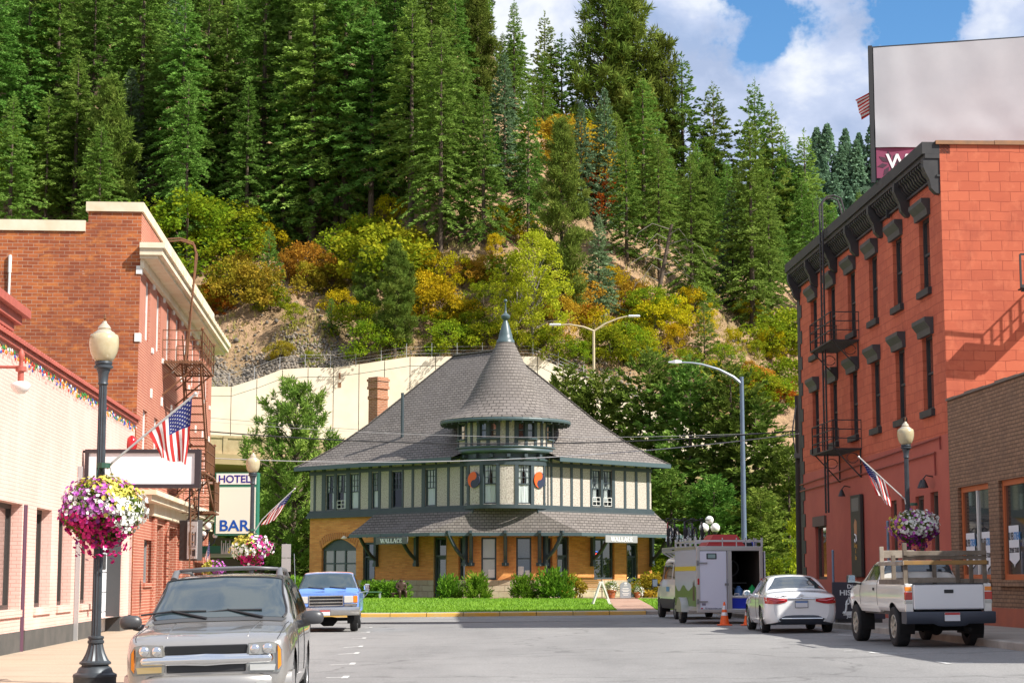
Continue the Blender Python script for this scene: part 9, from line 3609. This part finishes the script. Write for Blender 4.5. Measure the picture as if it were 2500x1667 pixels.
# overhead wires and poles
def cable(pts, Y, r, m, label):
 (u0, v0), (u1, v1), (u2, v2) = pts
 P = [onY(u, v, Y_) for (u, v), Y_ in zip(pts, Y)]
 O = P[0]
 Q_ = []
 for i in range(33):
  q = i / 32
  tm_ = (u1 - u0) / (u2 - u0)
  L0 = (q - tm_) * (q - 1) / (tm_)
  L1 = q * (q - 1) / (tm_ * (tm_ - 1))
  L2 = q * (q - tm_) / (1 - tm_)
  Q_.append(P[0] * L0 + P[1] * L1 + P[2] * L2 - O)
 mb = MB()
 mb.tube(Q_, r, 6)
 o = mb.build('cable', m, None)
 o.location = O
 tag(o, label, 'cable', 'cables strung across the street')
Yc = (77, 76.5, 76)
cable([(498, 1052), (1235, 1083), (1958, 1050)], Yc, .028, m_blackp, 'thick black cable across the station turret')
cable([(517, 1118), (1235, 1121), (1958, 1057)], Yc, .020, M('cable_pale', (.42, .42, .42), .5), 'pale cable just below the thick black one')
cable([(498, 1028), (1235, 1066), (1958, 1052)], Yc, .008, MATS['cable_pale'], 'thin pale wire above the thick black cable')
cable([(498, 1018), (900, 1050), (1300, 1070)], (77, 84, 95), .009, m_blackp, 'thin dark wire running to the turret')
p = onY(1956, 1400, 77)
t = thing('utility_pole', (p.x, 77, .1), 'dark wooden utility pole at the far corner of the red building', 'pole')
mb = MB()
mb.tube([(0, 0, 0), (.02, 0, 9.0)], [.21, .15], 10)
mb.build('pole', M('creosote', (.035, .026, .022), .9), t, smooth=40)
mb = MB()
mb.box(-.22, .22, -.3, -.12, 6.4, 6.6)
mb.box(.1, .4, -.2, .1, 4.5, 5.1)
mb.tube([(-.1, -.1, 8.6), (-.3, -.3, 7.5), (-.15, -.2, 6.5)], .03, 5)
mb.build('fitting', m_blackp, t)
p = onY(1818, 1400, 80)
t = thing('street_light', (p.x, 80, .15), 'tall blue-grey street light with one curved arm', 'street light')
zt = onY(1816, 920, 80).z - .15
m_blue = M('pole_bluegrey', (.12, .17, .24), .5, .3, var=(5, (.17, .22, .29), .6))
mb = MB()
mb.tube([(0, 0, 0), (0, 0, zt)], [.13, .085], 12)
mb.build('pole', m_blue, t, smooth=40)
A = [onY(u, v, 80) - Vector((p.x, 80, .15)) for u, v in ((1812, 938), (1790, 920), (1755, 902), (1715, 890), (1690, 886), (1665, 885))]
mb = MB()
mb.tube(A, [.075, .07, .06, .05, .045, .04], 8)
mb.build('arm', M('arm_grey', (.34, .38, .42), .4, .5), t, smooth=40)
q = onY(1648, 884, 80) - Vector((p.x, 80, .15))
mb = MB()
mb.loft([[(q.x - .30, -.06, q.z - .02), (q.x - .30, .06, q.z - .02), (q.x - .28, .05, q.z + .03), (q.x - .28, -.05, q.z + .03)], [(q.x, -.16, q.z - .06), (q.x, .16, q.z - .06), (q.x, .14, q.z + .09), (q.x, -.14, q.z + .09)], [(q.x + .28, -.10, q.z - .04), (q.x + .28, .10, q.z - .04), (q.x + .28, .08, q.z + .07), (q.x + .28, -.08, q.z + .07)]], True, True)
mb.build('lamp_head', M('lamp_head_grey', (.60, .62, .64), .4), t)
p = onY(1450, 930, 138)
t = thing('street_light', p, 'cream double-armed street light on the elevated road behind the station', 'street light')
zt = onY(1450, 808, 138).z - p.z
m_cl = M('mast_cream', (.52, .42, .27), .5)
mb = MB()
mb.tube([(0, 0, -6), (0, 0, zt)], [.12, .09], 8)
mb.build('mast', m_cl, t)
for sg, pts in ((-1, ((1450, 808), (1425, 798), (1390, 792), (1355, 793))), (1, ((1450, 808), (1478, 790), (1510, 777), (1548, 772)))):
 A = [onY(u, v, 138) - p for u, v in pts]
 mb = MB()
 mb.tube(A[:-1] + [A[-1] - Vector((sg * .5, 0, 0))], [.08, .07, .06, .05], 6)
 a_ = mb.build('arm', m_cl, t)
 mb = MB()
 e = A[-1]
 mb.box(e.x - .45, e.x + .45, -.15, .15, e.z - .07, e.z + .09, .05)
 mb.build('lamp_head', MATS['lamp_head_grey'], a_)
Y = 82
p = onY(1732, 1400, Y)
t = thing('globe_lamp', (p.x, Y, .2), 'dark lamp post with a cluster of three white globes behind the trailer', 'street lamp')
mb = MB()
mb.tube([(0, 0, 0), (0, 0, onY(1732, 1290, Y).z - .2)], [.10, .06], 10)
for u, v in ((1719, 1300), (1746, 1300)):
 q = onY(u, v, Y) - Vector((p.x, Y, .2))
 mb.tube([(0, 0, q.z - .5), (q.x, 0, q.z - .35), (q.x, 0, q.z + .05)], .04, 6)
 mb.lathe([(.05, q.z - .08), (.12, q.z + .02), (.12, q.z + .06)], 10, (q.x, 0, 0))
mb.build('post', m_blackp, t, smooth=40)
for u, v, r in ((1732, 1269, .185), (1719, 1288, .22), (1746, 1288, .21)):
 q = onY(u, v, Y) - Vector((p.x, Y, .2))
 mb = MB()
 mb.ball(q, r, 18)
 mb.build('globe', MATS['opal_glass'], t, smooth=60)
Y = 63
p = onY(698, 1400, Y)
t = thing('sign_post', (p.x, Y, .15), 'grey post with the backs of two small signs, left of the blue pickup', 'sign')
zt = onY(698, 1327, Y).z - .15
mb = MB()
mb.box(-.03, .03, .01, .05, 0, zt)
mb.build('post', m_galv, t)
for z in (zt - .46, zt - .93):
 mb = MB()
 mb.box(-.155, .155, -.005, .009, z, z + .45, .004)
 mb.build('sign_back', M('sign_aluminium', (.42, .41, .40), .5, .3), t)
for u, v, Y, lab in ((2033, 1345, 53.5, 'short blue-grey post beside the dark signboard'), (2167, 1274, 47.5, 'taller blue-grey post left of the flower basket by the red building')):
 p = onY(u, v, Y)
 z0 = zg(9, Y) + .15
 mb = MB()
 mb.tube([(0, 0, 0), (0, 0, p.z - z0)], .035, 8)
 mb.ball((0, 0, p.z - z0), .04, 8)
 o = mb.build('post', m_blue, None)
 o.location = (p.x, Y, z0)
 tag(o, lab, 'post')
# dark signboard on the right pavement
Y = 52
a, b = onY(2031, 1420, Y), onY(2031, 1521, Y)
t = thing('signboard', (a.x, Y, b.z), 'dark signboard with white lettering standing behind the white pickup', 'sign', .12)
W, Hh = 1.5, a.z - b.z
mb = MB()
mb.box(0, W, -.02, .03, .12, Hh, .01)
mb.build('board', M('board_dark', (.05, .045, .06), .6), t)
mb = MB()
mb.box(.11, W - .11, -.1, .12, 0, .118)
mb.build('foot', m_blackp, t)
for s_, sz, x, z in (('Discover', .15, .42, Hh - .17), ('HISTORIC', .20, .20, Hh - .36), ('R', .15, .52, .42), ('Just', .11, .40, .16)):
 tx = text_mesh(s_, sz, 'lettering', m_letw, t, .004, .004, 'LEFT', 1.15)
 tx.location = (x, -.026, z)
mb = MB()
mb.tube([(.28, -.03, .30), (.34, -.03, .26), (.38, -.03, .40), (.40, -.03, .60), (.46, -.03, .72), (.50, -.03, .56)], .03, 5)
mb.tube([(.36, -.033, .52), (.47, -.033, .54)], .022, 5)
mb.tube([(.60, -.03, .72), (.80, -.03, .70), (.70, -.03, .55)], .025, 5)
mb.box(.30, 1.1, -.028, -.021, .22, .33)
mb.build('emblem', m_letw, t)
# vertical black wall sign, wall lamp and floodlight on the red building
s0, s1 = Rs(2111, 1300)[0], Rs(2087, 1300)[0]
zt, zb = Rs(2099, 1207)[1], Rs(2099, 1408)[1]
t = thing('wall_sign', RO + RD * ((s0 + s1) / 2) + Vector((0, 0, zb)), 'tall narrow black sign on the red building wall', 'sign', RRZ)
Wd = (s1 - s0) / 2
mb = MB()
mb.box(-Wd, Wd, .02, .14, 0, zt - zb, .02)
mb.build('board', M('sign_black', (.025, .022, .02), .5), t)
mb = MB()
Hh = zt - zb
mb.mat(M('sign_grey_panel', (.14, .14, .13), .5)).box(-Wd * .7, Wd * .7, .14, .145, Hh * .80, Hh * .96)
mb.mat(M('sign_tan', (.45, .22, .10), .6)).prism([(-.2, -.22), (.15, -.28), (.22, .1), (.05, .3), (-.2, .2)], lambda a, b, d: (a, .14 + d, Hh * .60 + b), 0, .005)
mb.mat(m_letw).tube([(.1, .145, Hh * .52), (-.12, .145, Hh * .50), (-.15, .145, Hh * .44), (.05, .145, Hh * .42), (.12, .145, Hh * .46)], .025, 5)
mb.build('picture', None, t)
for s_, z in (('Dining', .36), ('&', .29), ('Bar', .21)):
 tx = text_mesh(s_, .22, 'lettering', M('letter_gold', (.50, .27, .05), .5), t, .004, .003, 'CENTER', .8)
 tx.location = (0, .148, Hh * z)
 tx.rotation_euler.z = math.pi
for u, v, lab in ((2076, 1204, 'small black shaded wall lamp above the narrow black sign'), (2278, 1182, 'twin floodlight on the red wall near the brown shop')):
 s_, z_ = Rs(u, v)
 o = thing('wall_lamp', RO + RD * s_ + Vector((0, 0, z_)), lab, 'wall lamp', RRZ)
 mb = MB()
 mb.tube([(0, 0, .22), (0, .2, .26), (0, .3, .14)], .02, 6)
 mb.build('arm', m_blackp, o)
 for dx in ((0,) if u < 2100 else (-.14, .14)):
  mb = MB()
  mb.lathe([(.03, .14), (.06, .08), (.13, -.10), (.12, -.10)], 12, (dx, .3, 0))
  mb.build('shade', m_blackp, o)
# things in front of the station
zb = .58
p = onY(1438, 1440, 95.3)
t = thing('park_bench', (p.x, 95.3, zb), 'wooden slatted bench with black iron ends on the station paving', 'bench', -.05)
mb = MB()
for k in range(5): mb.box(-.66, .66, -.22 + .1 * k, -.14 + .1 * k, .42, .45)
mb.build('seat', M('bench_wood', (.42, .22, .07), .6), t)
mb = MB()
for k in range(5): mb.box(-.66, .66, .27 + .02 * k, .29 + .02 * k, .50 + .09 * k, .57 + .09 * k)
mb.build('backrest', MATS['bench_wood'], t)
for x in (-.66, .66):
 mb = MB()
 mb.tube([(x, -.26, 0), (x, -.2, .25), (x, -.24, .42), (x, .2, .42), (x, .3, 0)], .025, 6)
 mb.tube([(x, -.24, .42), (x, -.26, .64), (x, .28, .66), (x, .36, .95), (x, .2, .42)], .022, 6)
 mb.build('iron_end', m_blackp, t)
p = onY(1527, 1440, 95)
t = thing('stone_monument', (p.x, 95, zb), 'grey round-topped stone marker beside the flower pots', 'monument', .05)
mb = MB()
mb.prism([(-.28, 0), (.28, 0), (.28, .62)] + [(.28 * math.cos(a), .62 + .2 * math.sin(a)) for a in frange(.15, math.pi - .15, 8)] + [(-.28, .62)], lambda a, b, d: (a, -.08 + d, b), 0, .18)
mb.build('slab', M('granite', (.30, .32, .34), .6, var=(20, (.24, .26, .28), .7)), t)
mb = MB()
for k, (w, z) in enumerate(((.06, .70), (.09, .62), (.16, .48), (.20, .40), (.14, .33), (.18, .22), (.12, .15))):
 mb.box(-w, w, -.084, -.079, z, z + (.09 if k == 0 else .03))
mb.build('inscription', m_white_p, t)
for u, lab, s_ in ((1493, 'large terracotta pot of pale grassy flowers by the bench', 1.0), (1556, 'low terracotta pot of white flowers right of the stone marker', .75)):
 p = onY(u, 1440, 95.1)
 t = thing('flower_pot', (p.x, 95.1, zb), lab, 'flower pot')
 mb = MB()
 mb.lathe([(.15 * s_, 0), (.23 * s_, .34 * s_), (.26 * s_, .34 * s_), (.26 * s_, .42 * s_), (.2 * s_, .42 * s_)], 14)
 mb.build('pot', M('terracotta', (.42, .13, .05), .8), t)
 rng = np.random.default_rng(int(u))
 n = 500
 d = unit(rng.normal(0, 1, (n, 3)) + np.array([0, 0, .5]))
 B = d * rng.uniform(.05, .3, n)[:, None] * s_ + np.array([0, 0, .5 * s_])
 K = kites(B, d, rng.uniform(.06, .25, n) * s_, rng.uniform(.008, .02, n), rng)
 np_mesh('foliage', K.reshape(-1, 3), np.arange(n * 4).reshape(-1, 4), m_leaf, t)
 d = unit(rng.normal(0, 1, (160, 3)) + np.array([0, 0, .2]))
 K = kites(d * rng.uniform(.22, .38, 160)[:, None] * s_ + np.array([.1, 0, .48 * s_]), unit(rng.normal(0, 1, (160, 3))), np.full(160, .07), np.full(160, .03), rng)
 np_mesh('flowers', K.reshape(-1, 3), np.arange(640).reshape(-1, 4), m_petal['white'], t)
p = onY(1468, 1482, 85.5)
t = thing('easel_sign', (p.x, 85.5, lawnz(p.x, 85.5)), 'white A-shaped board frame standing on the lawn, edge towards us', 'sign', .05)
for sg in (-1, 1):
 mb = MB()
 mb.bar((sg * .40, -.3, 0), (sg * .02, -.3, 1.04), .06)
 mb.bar((sg * .40, .3, 0), (sg * .02, .3, 1.04), .06)
 mb.mesh([(sg * .30, -.28, .28), (sg * .30, .28, .28), (sg * .045, .28, .98), (sg * .045, -.28, .98)], [(0, 1, 2, 3)])
 mb.build('leaf', m_white_p, t)
p = onY(908, 1450, 94.5)
t = thing('garden_bench', (p.x, 94.5, .5), 'low dark green backless bench on the lawn by the shaded door', 'bench')
mb = MB()
mb.box(-.55, .48, -.2, .2, .36, .42, .02)
mb.build('seat', M('bench_green', (.05, .12, .07), .5), t)
for x in (-.45, .36):
 mb = MB()
 mb.box(x, x + .08, -.16, .16, 0, .36)
 mb.build('leg', MATS['granite'], t)
p = onY(979, 1440, 95.5)
t = thing('statue', (p.x, 95.5, .5), 'dark bronze statue of a seated figure by the station wall', 'statue', .3)
me = bpy.data.meshes.new('figure')
J = [(0, 0, .42), (0, .02, .62), (0, 0, .82), (0, -.03, .93), (0, -.04, 1.03), (.20, 0, .80), (.26, -.05, .60), (.14, -.22, .52), (-.20, 0, .80), (-.26, -.05, .60), (-.12, -.22, .52), (.12, -.06, .42), (.16, -.40, .44), (.16, -.42, .10), (.17, -.54, .06), (-.12, -.06, .42), (-.16, -.40, .44), (-.16, -.42, .10), (-.17, -.54, .06)]
E_ = [(0, 1), (1, 2), (2, 3), (3, 4), (2, 5), (5, 6), (6, 7), (2, 8), (8, 9), (9, 10), (0, 11), (11, 12), (12, 13), (13, 14), (0, 15), (15, 16), (16, 17), (17, 18)]
R_ = [.16, .15, .16, .065, .115, .08, .055, .045, .08, .055, .045, .11, .085, .06, .05, .11, .085, .06, .05]
me.from_pydata(J, E_, [])
o = bpy.data.objects.new('figure', me)
COL.objects.link(o)
o.parent = t
sk_ = o.modifiers.new('skin', 'SKIN')
for v_, r_ in zip(me.skin_vertices[0].data if me.skin_vertices else [], R_): v_.radius = (r_, r_)
if me.skin_vertices: me.skin_vertices[0].data[0].use_root = True
o.modifiers.new('sub', 'SUBSURF').levels = 1
me.materials.append(M('bronze_dark', (.05, .025, .015), .5, .4))
mb = MB()
mb.box(-.5, .3, -.1, .25, .26, .36, .02)
mb.box(-.45, -.37, -.1, .25, 0, .26)
mb.box(.2, .28, -.1, .25, 0, .26)
mb.build('seat_block', MATS['bronze_dark'], t)
# ------------------------------------------------------------------ left and right pieces of a vehicle are parts of their own
def split_by(o, key):
 me = o.data
 groups = {}
 for p in me.polygons:
  groups.setdefault(key(p.center), []).append(p)
 if len(groups) < 2: return
 first = True
 for k, ps in sorted(groups.items()):
  ids, vs, fs = {}, [], []
  for p in ps:
   f = []
   for i in p.vertices:
    if i not in ids:
     ids[i] = len(vs)
     vs.append(tuple(me.vertices[i].co))
    f.append(ids[i])
   fs.append(f)
  nm = bpy.data.meshes.new(o.name.split('.')[0])
  nm.from_pydata(vs, [], fs)
  for m in me.materials: nm.materials.append(m)
  for q, p in zip(nm.polygons, ps):
   q.material_index, q.use_smooth = p.material_index, p.use_smooth
  if first:
   old, first = o, False
   tgt = o
  else:
   tgt = bpy.data.objects.new(o.name.split('.')[0], nm)
   COL.objects.link(tgt)
   tgt.parent = o.parent
   tgt.location, tgt.rotation_euler = o.location, o.rotation_euler
  pend.append((tgt, nm))
pend = []
for o in list(bpy.data.objects):
 if o.type != 'MESH' or o.parent is None: continue
 b = o.name.split('.')[0]
 if o.parent.name.split('.')[0] in ('suv', 'pickup_truck', 'saloon_car', 'van', 'cargo_trailer') and b in ('bed_side', 'corner_post', 'wheel_arch', 'side_window', 'hood_crease', 'lower_cladding', 'side_print'):
  split_by(o, lambda c: c.x > 0)
 elif b == 'cross_bar':
  split_by(o, lambda c: c.y > 3.4)
for o, nm in pend: o.data = nm
